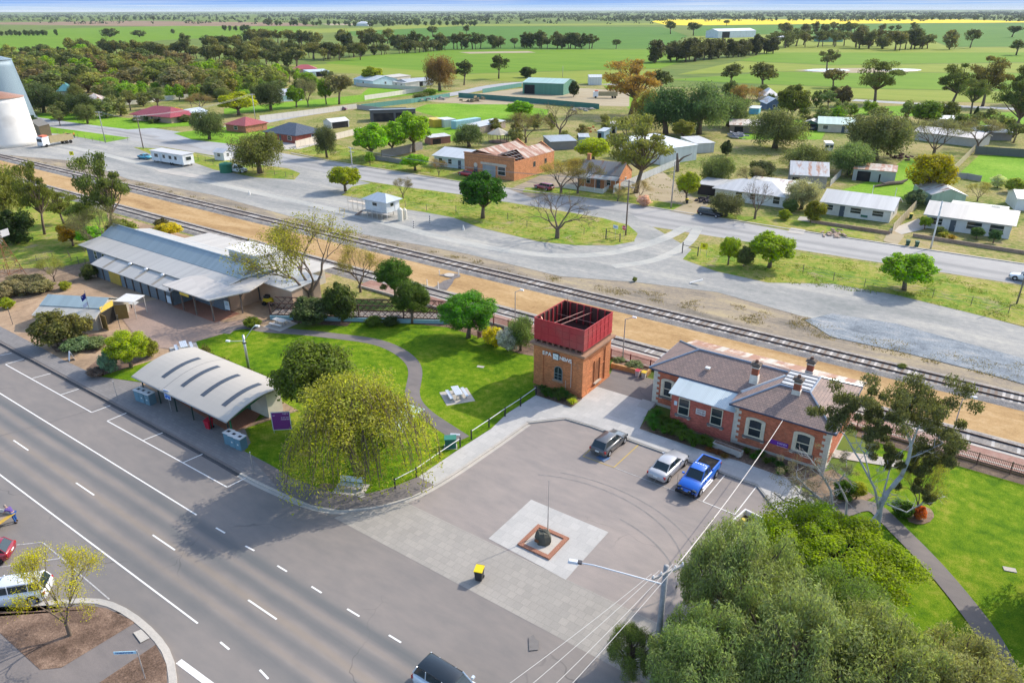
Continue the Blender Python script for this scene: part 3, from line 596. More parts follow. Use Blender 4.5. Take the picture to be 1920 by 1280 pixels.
def house(name, label, cat, p0, p1, D, h=2.7, kind='gable', rise=1.5, wall=WHITE, roof=WHITE, ov=.45, wm=None, rm=None, wins=(), side=(), door=None, chim=(), open_=(), px=True, group=None, dcol=(.08, .1, .12), gutter=None):
    a, b = (G(*p0), G(*p1)) if px else (p0, p1)
    W = hypot(b[0] - a[0], b[1] - a[1]); ang = atan2(b[1] - a[1], b[0] - a[0])
    r = thing(name, label, cat, a, ang, group)
    wl_ = wall_mb(kind, W, D, h, rise).build('wall', wm or M_MATTE, r, wall)
    ro = roof_mb(kind, W, D, h, rise, ov).build('roof', rm or M_ROOF, r, roof)
    for fx, z, w_, hh in wins: window(r, fx * W, z, w_, hh, -.02)
    for fy, z, w_, hh in side: window(r, 0, z, w_, hh, -.02, rot=((W, fy * D, 0), pi / 2))
    if door is not None:
        d = MB(); d.box(door * W - .45, -.05, 0, door * W + .45, .02, 2.05); o = d.build('door', M_PLAIN, r, dcol)
        d = MB(); d.box(door * W + .28, -.09, .95, door * W + .38, -.05, 1.05); d.build('handle', M_STEEL, o, (.6, .6, .6))
    for f0, f1, z0, z1 in open_:
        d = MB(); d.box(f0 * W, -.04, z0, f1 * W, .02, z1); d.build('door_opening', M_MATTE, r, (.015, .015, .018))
    for fx, fy, s, hh in chim:
        d = MB(); zz = h + rise * .55; d.rbox(fx * W, fy * D, zz, s, s, hh); d.rbox(fx * W, fy * D, zz + hh, s * 1.25, s * 1.25, .18); d.build('chimney', M_BRICK, ro, REDB)
    return r, W, D
def scrawl(parent, x, y, z, wd, rows, col, seed=1, gap=.55):
    "lettering too small to read: rows of letter-like marks on a sign in the plane y"
    rnd = random.Random(seed); q = MB()
    for h in rows:
        u = x - wd / 2 * rnd.uniform(.8, 1.)
        while u < x + wd / 2 - .03:
            w_ = h * rnd.uniform(.35, .6); k = rnd.random(); b = h * .18
            q.box(u, y - .004, z - h / 2, u + b, y, z + h / 2)
            if k < .7: q.box(u + b, y - .004, z + h / 2 - b, u + w_, y, z + h / 2)
            if k > .3: q.box(u + b, y - .004, z - b / 2, u + w_, y, z + b / 2)
            if k > .5: q.box(u + w_ - b, y - .004, z - h / 2, u + w_, y, z + h / 2 - b - .001)
            u += w_ + h * (.16 if rnd.random() < .82 else .5)
        z -= h * (1 + gap)
    return q.build('sign_lettering', M_PLAIN, parent, col)
# ------------------------------------------------------------------ water tower
def water_tower():
    x0, x1, y0, y1 = -37.7, -31.75, 57.45, 63.4; r = thing('water_tower', 'square red brick railway water tower carrying an open rusty red iron tank', 'water tower', (x0, y0, ZG)); W, D = x1 - x0, y1 - y0
    H = 4.6; w_ = MB(); w_.box(.12, .12, 0, W - .12, D - .12, H)   # recessed panels, with piers, plinth and bands standing proud
    for ax in (0, 1):
        for s in (0, 1):
            for u in (0., .5, 1.):
                pw = 1.15 if u != .5 else .0
                if not pw: continue
                lo = 0 if u == 0 else (W - pw)
                if ax == 0: w_.box(lo, 0 if s == 0 else D - .13, .35, lo + pw, .13 if s == 0 else D, H - .02)
                else: w_.box(.002 if s == 0 else W - .13, max(lo, .135) if u == 0 else lo, .35, .13 if s == 0 else W - .002, lo + pw - (.135 if u == 1 else 0), H - .02)
    w_.box(-.05, -.05, 0, W + .05, D + .05, .33)
    w_.box(1.15, .03, H - .55, W - 1.15, .13, H - .02); w_.box(W - .13, 1.15, H - .55, W - .03, D - 1.15, H - .02)
    for k in range(18):
        u = 1.25 + k * (W - 2.5) / 17; w_.box(u - .05, .04, H - .7, u + .05, .13, H - .55); w_.box(W - .13, u - .05, H - .7, W - .04, u + .05, H - .55)
    for a, b in ((1.15, 2.15), (3.75, W - 1.15)): w_.box(a, .05, 2.35, b, .12, 2.45); w_.box(W - .12, a, 2.35, W - .05, b, 2.45)
    w_.build('wall', M_BRICK, r, (.5, .195, .085))
    c = MB(); c.box(-.12, -.12, H, W + .12, D + .12, H + .16); c.box(-.34, -.34, H + .16, W + .34, D + .34, H + .38); c.build('cornice', M_STONE, r, (.34, .2, .13))
    b = MB()
    for k in range(9): u = .2 + k * (W - .4) / 8; b.box(u - .13, .05, H + .38, u + .13, D - .05, H + .72)
    b.build('bearer', M_TIMBER, r, (.2, .1, .07))
    t = MB(); z0, z1 = H + .72, H + 3.05; e = .06
    t.box(e, e, z0, W - e, D - e, z0 + .05)
    for q in ((0, 0, W, .06), (0, D - .06, W, D), (0, .06, .06, D - .06), (W - .06, .06, W, D - .06)): t.box(q[0], q[1], z0 - .002, q[2], q[3], z1)
    for z in (z0 + .02, z0 + .78, z0 + 1.56, z1 - .05):
        t.box(-.035, -.035, z, W + .035, -.002, z + .06); t.box(-.035, D + .002, z, W + .035, D + .035, z + .06); t.box(-.035, -.002, z, -.002, D + .002, z + .06); t.box(W + .002, -.002, z, W + .035, D + .002, z + .06)
    for k in range(1, 7):
        u = k * W / 7; t.box(u - .03, -.03, z0 + .08, u + .03, -.002, z1 - .05); t.box(W + .002, u - .03, z0 + .08, W + .03, u + .03, z1 - .05)
        t.box(u - .06, D - .2, z0 + .1, u + .06, D - .076, z1 - .05); t.box(.076, u - .06, z0 + .1, .2, u + .06, z1 - .05)
    t.build('tank', M_TANK, r, (.4, .035, .042))
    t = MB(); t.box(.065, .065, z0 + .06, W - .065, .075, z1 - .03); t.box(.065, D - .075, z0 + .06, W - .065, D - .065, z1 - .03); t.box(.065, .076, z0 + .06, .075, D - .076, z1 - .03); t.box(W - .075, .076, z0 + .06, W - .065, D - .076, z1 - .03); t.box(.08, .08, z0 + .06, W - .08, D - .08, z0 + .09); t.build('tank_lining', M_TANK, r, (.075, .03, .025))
    s = MB()
    for u in (.42, .56): s.tube([(W * u - .9, .08, z1 - .5), (W * u + .3, D - .08, z1 - .5)], .03, 5)
    for a, b_ in (((.1, 1.2, z1 - .3), (1.4, .1, z0 + .9)), ((W - .1, 4.4, z1 - .3), (W - 1.2, D - .1, z0 + .9)), ((.1, D * .7, z0 + 1.4), (W - .1, D * .72, z0 + 1.3))): s.tube([a, b_], .03, 5)
    s.tube([(.7, D - .5, z0 + .1), (.7, D - .5, z1 + .6)], .03, 5); s.build('tie_rod', M_STEEL, r, (.38, .2, .17))
    # arched window, arched niche, letters and clock
    def arch(wd, hh, n=10): return [(-wd / 2, 0)] + [(wd / 2, 0)] + [(wd / 2 * cos(a), hh - wd / 2 + wd / 2 * sin(a)) for a in [pi * k / n for k in range(n + 1)]]
    def archslab(wd, hh, th):
        m = MB(); p = arch(wd, hh); n = len(p); m.add([(x, 0, z) for x, z in p] + [(x, -th, z) for x, z in p], [tuple(range(n))[::-1], tuple(range(n, 2 * n))] + [(i, (i + 1) % n, n + (i + 1) % n, n + i) for i in range(n)]); return m
    o = archslab(1.02, 1.62, .03).build('window', M_PLAIN, r, (.2, .25, .25)); o.location = (W / 2 + .02, .12, 1.22)
    g = archslab(.86, 1.46, .02).build('pane', M_GLASS, o, (1, 1, 1)); g.location = (0, -.031, .08)
    q = MB(); q.box(-.43, -.055, .75, .43, -.052, .79); q.box(-.02, -.055, .08, .02, -.052, 1.45); q.box(-.43, -.055, .4, .43, -.052, .43); q.build('glazing_bar', M_PLAIN, o, (.3, .36, .36))
    q = MB(); q.box(-.65, -.2, -.16, .65, -.0, -.005); q.build('sill', M_STONE, o, (.42, .27, .18))
    o = archslab(1.15, 2.3, .02).build('niche', M_BRICK, r, (.3, .12, .055)); o.location = (W - .12, D / 2 + .2, .75); o.rotation_euler = (0, 0, pi / 2)
    q = MB(); q.box(-.7, -.28, -.16, .7, 0, -.005); q.build('sill', M_STONE, o, (.5, .42, .33))
    q = MB(); q.box(-.62, -.1, -.75, -.5, -.0, 2.5); q.box(.5, -.1, -.75, .62, 0, 2.5); q.build('surround', M_BRICK, o, (.38, .15, .07))
    q = MB(); q.tube([(4.62, -.05, .9), (4.62, -.05, 3.75)], .035, 5); q.tube([(4.0, -.05, .35), (4.0, -.05, 1.55)], .025, 5); q.build('pipe', M_PLAIN, r, (.55, .48, .42))
    q = MB(); q.box(-.36, -.12, -.36, .36, 0, .36); ck = q.build('clock', M_PLAIN, r, (.03, .03, .03)); ck.location = (2.78, -.02, 3.97)
    q = MB(); q.box(-.32, -.14, -.32, .32, -.121, .32); q.build('clock_face', M_PLAIN, ck, (.7, .76, .74))
    q = MB(); q.tube([(0, -.15, 0), (.2, -.15, -.1)], .022, 4); q.tube([(0, -.15, 0), (-.16, -.15, .12)], .018, 4); q.build('clock_hand', M_PLAIN, ck, (.02, .02, .02))
    for ch, x, z in (('E', 1.25, 3.98), ('P', 1.62, 3.99), ('A', 2.0, 4.0), ('N', 3.4, 3.9), ('E', 3.75, 3.89), ('W', 4.14, 3.88), ('S', 4.52, 3.87)):
        text_mesh('letter', ch, .58, M_PLAIN, r, (x, -.06, z), (pi / 2, 0, 0), (.85, .83, .8), .02, bold=.012)
M_TANK = m_matte('rusty painted iron', .22, 1.1, .6, .35, 0, .55)
water_tower()
# ------------------------------------------------------------------ railway station
def station():
    r = thing('railway_station', 'red brick station building with slate hip roofs and three chimneys', 'station', (-25.4, 58.2, ZG))
    ox, oy = -25.4, 58.2
    def L(x, y, z=0): return (x - ox, y - oy, z)
    w_ = MB(); w_.box(0, 2.5, .3, 9.1, 9.4, 4.1); w_.box(9.1, 0, .3, 17.4, 9.4, 4.1); w_.build('wall', M_BRICK, r, REDB)
    q = MB(); q.box(3.05, -.1, 0, 9.08, 2.48, 3.42); q.add([(3.05, -.1, 3.42), (3.05, 2.48, 3.42), (3.05, 2.48, 4.0), (9.08, -.1, 3.42), (9.08, 2.48, 3.42), (9.08, 2.48, 4.0)], [(0, 2, 1), (3, 4, 5)])
    ln = q.build('wing', M_BRICK, r, (.47, .13, .095))
    q = MB(); q.slab([(2.8, -.4, 3.40), (9.2, -.4, 3.40), (9.2, 2.3, 4.1), (2.8, 2.3, 4.1)], .08); q.build('roof', M_ROOF, ln, (.5, .58, .6))
    q = MB(); q.box(-.04, 2.46, 0, 9.1, 9.44, .299); q.box(9.1, -.04, 0, 17.44, 9.44, .299); q.build('plinth', M_STONE, r, (.5, .46, .4))
    # roofs
    q = MB(); e = 4.12; z1 = 5.55; z2 = 5.5
    A = [L(-25.85, 60.3, e), L(-15.5, 60.3, e), L(-15.5, 68, e), L(-25.85, 68, e)]; R0, R1 = L(-22.3, 64.15, z1), L(-13.6, 64.15, z1)
    q.slab([A[0], A[1], R1, R0], .1); q.slab([A[2], A[3], R0, R1], .1); q.slab([A[3], A[0], R0], .1)
    B = [L(-16.75, 57.75, e), L(-7.6, 57.75, e), L(-7.6, 68, e), L(-16.75, 68, e)]; T = [L(-13.5, 61.3, z2), L(-10.85, 61.3, z2), L(-10.85, 64.9, z2), L(-13.5, 64.9, z2)]
    q.slab([B[0], B[1], T[1], T[0]], .1); q.slab([B[1], B[2], T[2], T[1]], .1); q.slab([B[2], B[3], T[3], T[2]], .1); q.slab([B[3], B[0], T[0], T[3]], .1)
    ro = q.build('roof', M_SLATE, r, (.27, .197, .168))
    q = MB(); q.slab([(T[i][0], T[i][1], z2 + .03) for i in range(4)], .06); q.build('roof_deck', M_ROOF, ro, (.42, .44, .46))
    q = MB()
    for k in range(5): y = T[0][1] + .3 + k * .75; q.box(T[0][0] - .05, y, z2 + .03, T[1][0] + .05, y + .08, z2 + .09)
    q.build('deck_seam', M_STEEL, ro, (.12, .13, .15))
    q = MB()
    def rl(a, b): q.tube([(a[0], a[1], a[2] + .03), (b[0], b[1], b[2] + .03)], .1, 5)
    rl(A[0], R0); rl(A[3], R0); rl(R0, R1); rl(B[0], T[0]); rl(B[1], T[1]); rl(B[2], T[2]); rl(T[0], T[1]); rl(T[1], T[2])
    q.build('ridge_capping', M_STEEL, ro, (.3, .34, .4))
    q = MB(); q.tube([L(-16.55, 60.25, 4.25), L(-13.6, 63.4, 5.45)], .17, 5); q.build('valley_flashing', M_STEEL, ro, (.6, .6, .58))
    q = MB()
    for a, b in ((A[0], (B[0][0], A[0][1], e)), (B[0], B[1]), (B[1], B[2]), (A[3], A[0]), (A[0], A[0])):
        a, b = Vector(a), Vector(b)
        if (b - a).length > .1: q.tube([a - Vector((0, 0, .06)), b - Vector((0, 0, .06))], .085, 5)
    q.build('gutter', M_STEEL, ro, (.06, .07, .1))
    q = MB(); q.box(-.1, 2.44, 3.86, 9.1, 2.49, 4.08); q.box(9.0, -.06, 3.86, 17.5, -.01, 4.08); q.box(17.41, -.01, 3.86, 17.46, 9.4, 4.08); q.build('fascia', M_PLAIN, r, (.66, .6, .5))
    # quoins
    for (x, y, sx) in ((0, 2.5, 1), (9.1, 0, 1), (17.4, 0, -1)):
        q = MB()
        for k in range(13):
            l_ = .62 if k % 2 == 0 else .38; z = .31 + k * .29
            a, b = (x - .03, x + l_) if sx > 0 else (x - l_, x + .03)
            q.box(a, y - .03, z, b, y + .25, z + .285)
            if sx > 0 and x > 1: q.box(x - .03, y + .25, z, x + .03, y + 2.2, z + .285)
            if sx < 0: q.box(x - .25, y + .25, z, x + .03, y + l_ + .1, z + .285)
            if x == 0: q.box(x - .03, y + .25, z, x + .2, y + l_ + .1, z + .285)
        q.build('quoins', M_STONE, r, (.62, .58, .49))
    # windows with arched cream surrounds
    for x, y in ((11.1, 0), (15.3, 0), (1.55, 2.5)):
        q = MB(); n = 8; w2, hh = .88, 2.0
        if x < 2: w2, hh = .72, 2.0
        inn = [(-w2 + .26, 0), (-w2 + .26, hh - .45)] + [((w2 - .26) * -cos(pi * k / n), hh - .45 + .2 * sin(pi * k / n)) for k in range(1, n)] + [(w2 - .26, hh - .45), (w2 - .26, 0)]
        outp = [(-w2, 0), (-w2, hh - .25)] + [(-w2 * cos(pi * k / n), hh - .25 + .22 * sin(pi * k / n)) for k in range(1, n)] + [(w2, hh - .25), (w2, 0)]
        m = len(inn); vs = [(a, 0, b) for a, b in inn] + [(a, 0, b) for a, b in outp] + [(a, -.09, b) for a, b in inn] + [(a, -.09, b) for a, b in outp]
        fs = []
        for i in range(m - 1): fs += [(2 * m + i, 2 * m + i + 1, 3 * m + i + 1, 3 * m + i), (m + i, 3 * m + i, 3 * m + i + 1, m + i + 1), (i, i + 1, 2 * m + i + 1, 2 * m + i)]
        q.add(vs, [f[::-1] for f in fs]); o = q.build('window', M_STONE, r, (.66, .6, .46)); o.location = (x, y - .01, 1.25)
        q = MB(); q.poly([(a, -.03, b) for a, b in inn][::-1]); q.build('pane', M_GLASS, o)
        q = MB(); iw = w2 - .26
        q.box(-iw, -.06, hh * .42, iw, -.031, hh * .42 + .08); q.box(-iw, -.06, 0, -iw + .09, -.031, hh - .42); q.box(iw - .09, -.06, 0, iw, -.031, hh - .42); q.box(-iw + .09, -.06, 0, iw - .09, -.031, .12); q.build('sash', M_PLAIN, o, (.68, .62, .46))
        q = MB(); q.box(-w2 - .12, -.2, -.2, w2 + .12, 0, -.002); q.build('sill', M_STONE, o, (.17, .16, .15))
        q = MB(); q.box(-w2 - .05, -.16, -.3, -w2 + .22, 0, -.201); q.box(w2 - .22, -.16, -.3, w2 + .05, 0, -.201); q.parts('bracket', M_STONE, o, (.66, .6, .5))
    for x in (4.35, 7.55):
        o = window(ln, x, 1.35, 1.12, 1.75, -.12, fcol=(.68, .62, .46)); q = MB(); q.box(x - .78, -.3, 1.16, x + .78, -.1, 1.345); q.build('sill', M_STONE, o, (.2, .19, .18))
        q = MB(); q.box(x - .7, -.26, 1.06, x - .45, -.1, 1.158); q.box(x + .45, -.26, 1.06, x + .7, -.1, 1.158); q.parts('bracket', M_STONE, o, (.66, .6, .5))
    q = MB(); q.box(5.55, -.14, 1.9, 6.5, -.11, 2.5); s = q.build('sign_board', M_PLAIN, ln, (0.63, 0.613, 0.588))
    scrawl(s, 6.02, -.145, 2.34, .78, (.16, .16, .08), (.2, .04, .05), 3)
    q = MB(); q.box(3.35, -.13, 2.15, 3.65, -.11, 2.6); q.build('notice', M_PLAIN, ln, (.6, .7, .75))
    q = MB(); q.box(12.55, -.05, 1.2, 14.15, -.01, 1.62); s = q.build('sign_board', M_PLAIN, r, (.16, .03, .32)); scrawl(s, 13.62, -.055, 1.45, .85, (.17, .09), (.62, .55, .75), 5)
    # chimneys
    for x, y, zb, hh in ((-16.0, 62.0, 4.7, 1.95), (-11.9, 60.9, 4.9, 1.85), (-12.15, 66.4, 4.5, 1.75)):
        q = MB(); lx, ly, _ = L(x, y); q.rbox(lx, ly, zb - .4, .8, .62, .4 + hh * .42, 0, .9); c = q.build('chimney', M_STONE, ro, (.7, .66, .58))
        q = MB(); q.rbox(lx, ly, zb + hh * .42, .6, .46, hh * .36); q.build('chimney_stack', M_BRICK, c, (.3, .1, .06))
        q = MB(); q.rbox(lx, ly, zb + hh * .78, .72, .58, .1); q.build('chimney_band', M_STONE, c, (.66, .6, .5))
        q = MB(); q.rbox(lx, ly, zb + hh * .78 + .1, .62, .48, .2); q.rbox(lx, ly, zb + hh * .78 + .3, .92, .74, .16); q.rbox(lx, ly, zb + hh * .78 + .46, .7, .55, .08); q.build('chimney_cap', M_STONE, c, (.16, .13, .11))
        q = MB(); q.tube([(lx, ly, zb + hh * .78 + .54), (lx, ly, zb + hh * .78 + .78)], [.17, .14], 8); q.build('chimney_pot', M_STONE, c, (.14, .08, .06))
    # platform verandah
    q = MB(); q.slab([L(-7.6, 71.0, 3.3), L(-25.2, 71.0, 3.3), L(-25.2, 68.05, 4.06), L(-7.6, 68.05, 4.06)], .06); v = q.build('verandah_roof', M_STRIPEROOF, r, (.62, .56, .48))
    for k in range(6):
        q = MB(); q.tube([L(-24.8 + k * 3.35, 70.6, .2), L(-24.8 + k * 3.35, 70.6, 3.3)], .07, 6); q.build('post', M_PLAIN, v, (.55, .5, .42))
    q = MB(); q.slab([L(-7.55, 58.6, 3.05), L(-6.9, 58.6, 2.9), L(-6.9, 66.5, 2.9), L(-7.55, 66.5, 3.05)], .06) if False else None
    q = MB(); q.box(4.7, 3.5, 4.9, 5.15, 3.9, 5.02); q.build('roof_vent', M_PLAIN, ro, (.6, .62, .62))
    q = MB(); q.box(-.9, 1.6, 0, .55, 2.35, .06); q.slab([(-.95, 1.0, .05), (.5, 1.0, .05), (.5, 2.3, .3), (-.95, 2.3, .3)], .05); q.build('ramp', M_CONC, r, (.5, .5, .5))
station()
# ------------------------------------------------------------------ visitor centre in the old goods shed
def goods_shed():
    ox, oy = -118.2, 51.; r = thing('goods_shed', 'long timber goods shed with pale steel roof and covered brick entry', 'shed', (ox, oy, ZG))
    L = 35.6; wd = 10.2; q = MB()
    q.box(0, 0, 0, L, wd, 3.2); q.add([(0, 0, 3.2), (0, wd, 3.2), (0, wd * .72, 3.75), (0, wd / 2, 5.1), (0, wd * .28, 3.75), (L, 0, 3.2), (L, wd, 3.2), (L, wd * .72, 3.75), (L, wd / 2, 5.1), (L, wd * .28, 3.75)], [(0, 4, 3, 2, 1), (5, 6, 7, 8, 9)])
    q.build('wall', M_TIMBER, r, (.14, .18, .22))
    q = MB(); a = -.8; b = L + .2
    q.slab([(a, -.8, 3.1), (b, -.8, 3.1), (b, wd * .28, 3.8), (a + .6, wd * .28, 3.8)], .09); q.slab([(b, wd + .9, 3.0), (a, wd + .9, 3.0), (a + .6, wd * .72, 3.8), (b, wd * .72, 3.8)], .09)
    ro = q.build('lower_roof', M_ROOF, r, (.52, .5, .46))
    q = MB(); q.slab([(a + .5, wd * .28 - .1, 3.83), (b, wd * .28 - .1, 3.83), (b - 2.2, wd / 2, 5.2), (a + .5, wd / 2, 5.2)], .09); q.slab([(b, wd * .72 + .1, 3.83), (a + .5, wd * .72 + .1, 3.83), (a + .5, wd / 2, 5.2), (b - 2.2, wd / 2, 5.2)], .09); q.slab([(b, wd * .28 - .1, 3.83), (b, wd * .72 + .1, 3.83), (b - 2.2, wd / 2, 5.2)], .09)
    q.build('upper_roof', M_ROOF, r, (.33, .4, .42))
    q = MB(); q.tube([(a + .5, wd / 2, 5.24), (b - 2.2, wd / 2, 5.24)], .1, 5); q.build('ridge_capping', M_STEEL, ro, (.4, .44, .46))
    for x in (2.6, 5.0): window(r, x, 1.1, .9, 1.4, -.02, fcol=WHITE)
    # front wing
    q = MB(); q.box(7.6, -2.75, 0, 28, -.02, 2.05); wg = q.build('wing', M_TIMBER, r, (.15, .19, .22))
    q = MB(); q.slab([(7.3, -3.15, 2.1), (28.2, -3.15, 2.1), (28.2, -.4, 3.0), (7.3, -.4, 3.0)], .08); wr = q.build('roof', M_ROOF, wg, (.56, .53, .48))
    q = MB()
    for k in range(4): x = 10.4 + k * 4.3; q.slab([(x, -3.0, 2.17), (x + .55, -3.0, 2.17), (x + .55, -.6, 2.96), (x, -.6, 2.96)], .03)
    q.parts('skylight_strip', M_ROOF, wr, (.36, .31, .24))
    for k in range(3):
        q = MB(); q.lathe([(.16, 2.7), (.16, 2.95), (.3, 2.98), (.24, 3.1), (.05, 3.16)], 10, (14.8 + k * 4.2, -1.0)); q.build('roof_vent', M_STEEL, wr, (.7, .7, .7))
    for k in range(10):
        if k in (2, 3): continue
        q = MB(); q.box(7.7 + k * 2.05, -2.88, 0, 7.85 + k * 2.05, -2.751, 2.03); q.build('post', M_TIMBER, wg, (.09, .07, .06))
    for k in range(2):
        q = MB(); q.box(11.6 + k * 1.55, -2.84, .05, 13.1 + k * 1.55, -2.752, 2.0); q.build('barn_door', M_TIMBER, wg, (.42, .3, .06))
    # entry
    q = MB(); q.box(28.1, .5, 0, 36, 5, 3.1); en = q.build('entry_wall', M_MATTE, r, (.45, .3, .2))
    q = MB(); q.slab([(27.4, -3.6, 3.15), (37.6, -3.5, 3.15), (39.6, 1.2, 3.35), (38.4, 5.2, 3.6), (30.6, 2.4, 3.7), (28.2, .2, 3.45)], .14); q.build('entry_roof', M_ROOF, en, (.6, .55, .49))
    q = MB(); q.box(28, -3.2, .0, 37.8, .49, .05); q.build('entry_floor', M_BRICKPAVE, en)
    for x, y in ((27.8, -2.9), (30.6, -3.0), (33.5, -3.0), (37.3, -3.0), (37.9, .9), (32, .3), (35.2, .3)):
        q = MB(); q.tube([(x, y, .05), (x, y, 3.1)], .11, 7); q.tube([(x, y, 2.2), (x + .6, y + .2, 3.05)], .05, 5); q.build('post', M_TIMBER, en, (.16, .13, .11))
    q = MB(); q.box(31.4, -3.62, 2.65, 33.4, -3.55, 3.0); q.build('sign_board', M_PLAIN, en, (.62, .42, .05))
    q = MB(); q.box(27.3, -3.3, .5, 28.2, -3.24, 1.5); q.build('notice', M_PLAIN, en, (.55, .66, .72))
    # rear wing with plant box
    q = MB(); q.box(10, wd, 0, 38, wd + 5, 2.8); rw = q.build('rear_wing', M_MATTE, r, (.5, .46, .4)); q = MB(); q.slab([(9.5, wd - .2, 3.05), (40, wd - .2, 3.05), (40, wd + 5.4, 2.85), (9.5, wd + 5.4, 2.85)], .1); q.build('roof', M_ROOF, rw, (.6, .55, .48))
    q = MB(); q.box(27.5, 7.0, 3.5, 34.2, 10.6, 5.5); q.build('plant_room', M_ROOF, r, (.55, .57, .6)); q = MB(); q.slab([(27.2, 6.7, 5.6), (34.5, 6.7, 5.6), (34.5, 10.9, 5.62), (27.2, 10.9, 5.62)], .09); q.build('plant_room_roof', M_PLAIN, r, (.7, .68, .64))
    q = MB(); q.box(36, 5.2, 0, 43, 10, 2.9); rw = q.build('side_wing', M_MATTE, r, (.5, .35, .25)); q = MB(); q.slab([(35.8, 4.9, 3.0), (43.3, 4.9, 3.0), (43.3, 10.4, 3.4), (35.8, 10.4, 3.4)], .1); q.build('roof', M_ROOF, rw, (.56, .55, .52))
goods_shed()
# tin shed with open doors -------------------------------------------
def tin_shed():
    a = G(72, 613); b = G(184, 620); ang = atan2(b[1] - a[1], b[0] - a[0]); W = hypot(b[0] - a[0], b[1] - a[1]) ; D = 6.4
    r = thing('tin_shed', 'small corrugated tin shed with open brown barn doors beside forecourt', 'shed', a, ang)
    q = MB(); q.box(0, 0, 0, W, D, 1.75); q.add([(0, 0, 1.75), (0, D, 1.75), (0, D * .45, 3.1), (W, 0, 1.75), (W, D, 1.75), (W, D * .45, 3.1)], [(0, 2, 1), (3, 4, 5)]); q.build('wall', M_ROOF, r, (.5, .46, .38))
    q = MB(); q.slab([(-.2, -.3, 1.75), (W + .2, -.3, 1.75), (W + .2, D * .22, 2.45), (-.2, D * .22, 2.45)], .06); ro = q.build('lower_roof', M_ROOF, r, (.58, .54, .46))
    q = MB(); q.slab([(-.15, D * .2, 2.5), (W + .15, D * .2, 2.5), (W + .15, D * .48, 3.3), (-.15, D * .48, 3.3)], .06); q.slab([(W + .15, D + .3, 1.7), (-.15, D + .3, 1.7), (-.15, D * .48, 3.3), (W + .15, D * .48, 3.3)], .06); q.build('upper_roof', M_ROOF, r, (.36, .45, .46))
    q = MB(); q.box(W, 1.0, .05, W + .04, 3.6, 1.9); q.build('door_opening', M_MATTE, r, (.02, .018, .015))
    for y, s in ((.9, -.75), (3.7, .55)):
        q = MB(); q.rbox(W + .7, y + s * .5, .05, 1.45, .08, 1.9, .45 if s > 0 else -.5); q.build('barn_door', M_TIMBER, r, (.2, .14, .045))
    q = MB(); q.box(W + .05, 1.1, 2.0, W + .1, 3.6, 2.7); q.build('sign_board', M_PLAIN, r, (.6, .44, .08))
    q = MB(); q.slab([(W + .1, 3.8, 2.5), (W + 2.6, 4.1, 2.4), (W + 2.6, 6.6, 2.4), (W + .1, 6.4, 2.6)], .06); aw = q.build('awning', M_ROOF, r, (.72, .7, .66))
    for x, y in ((W + 2.5, 4.2), (W + 2.5, 6.4)): q = MB(); q.tube([(x, y, 0), (x, y, 2.4)], .05, 5); q.build('post', M_PLAIN, aw, (.5, .45, .4))
tin_shed()
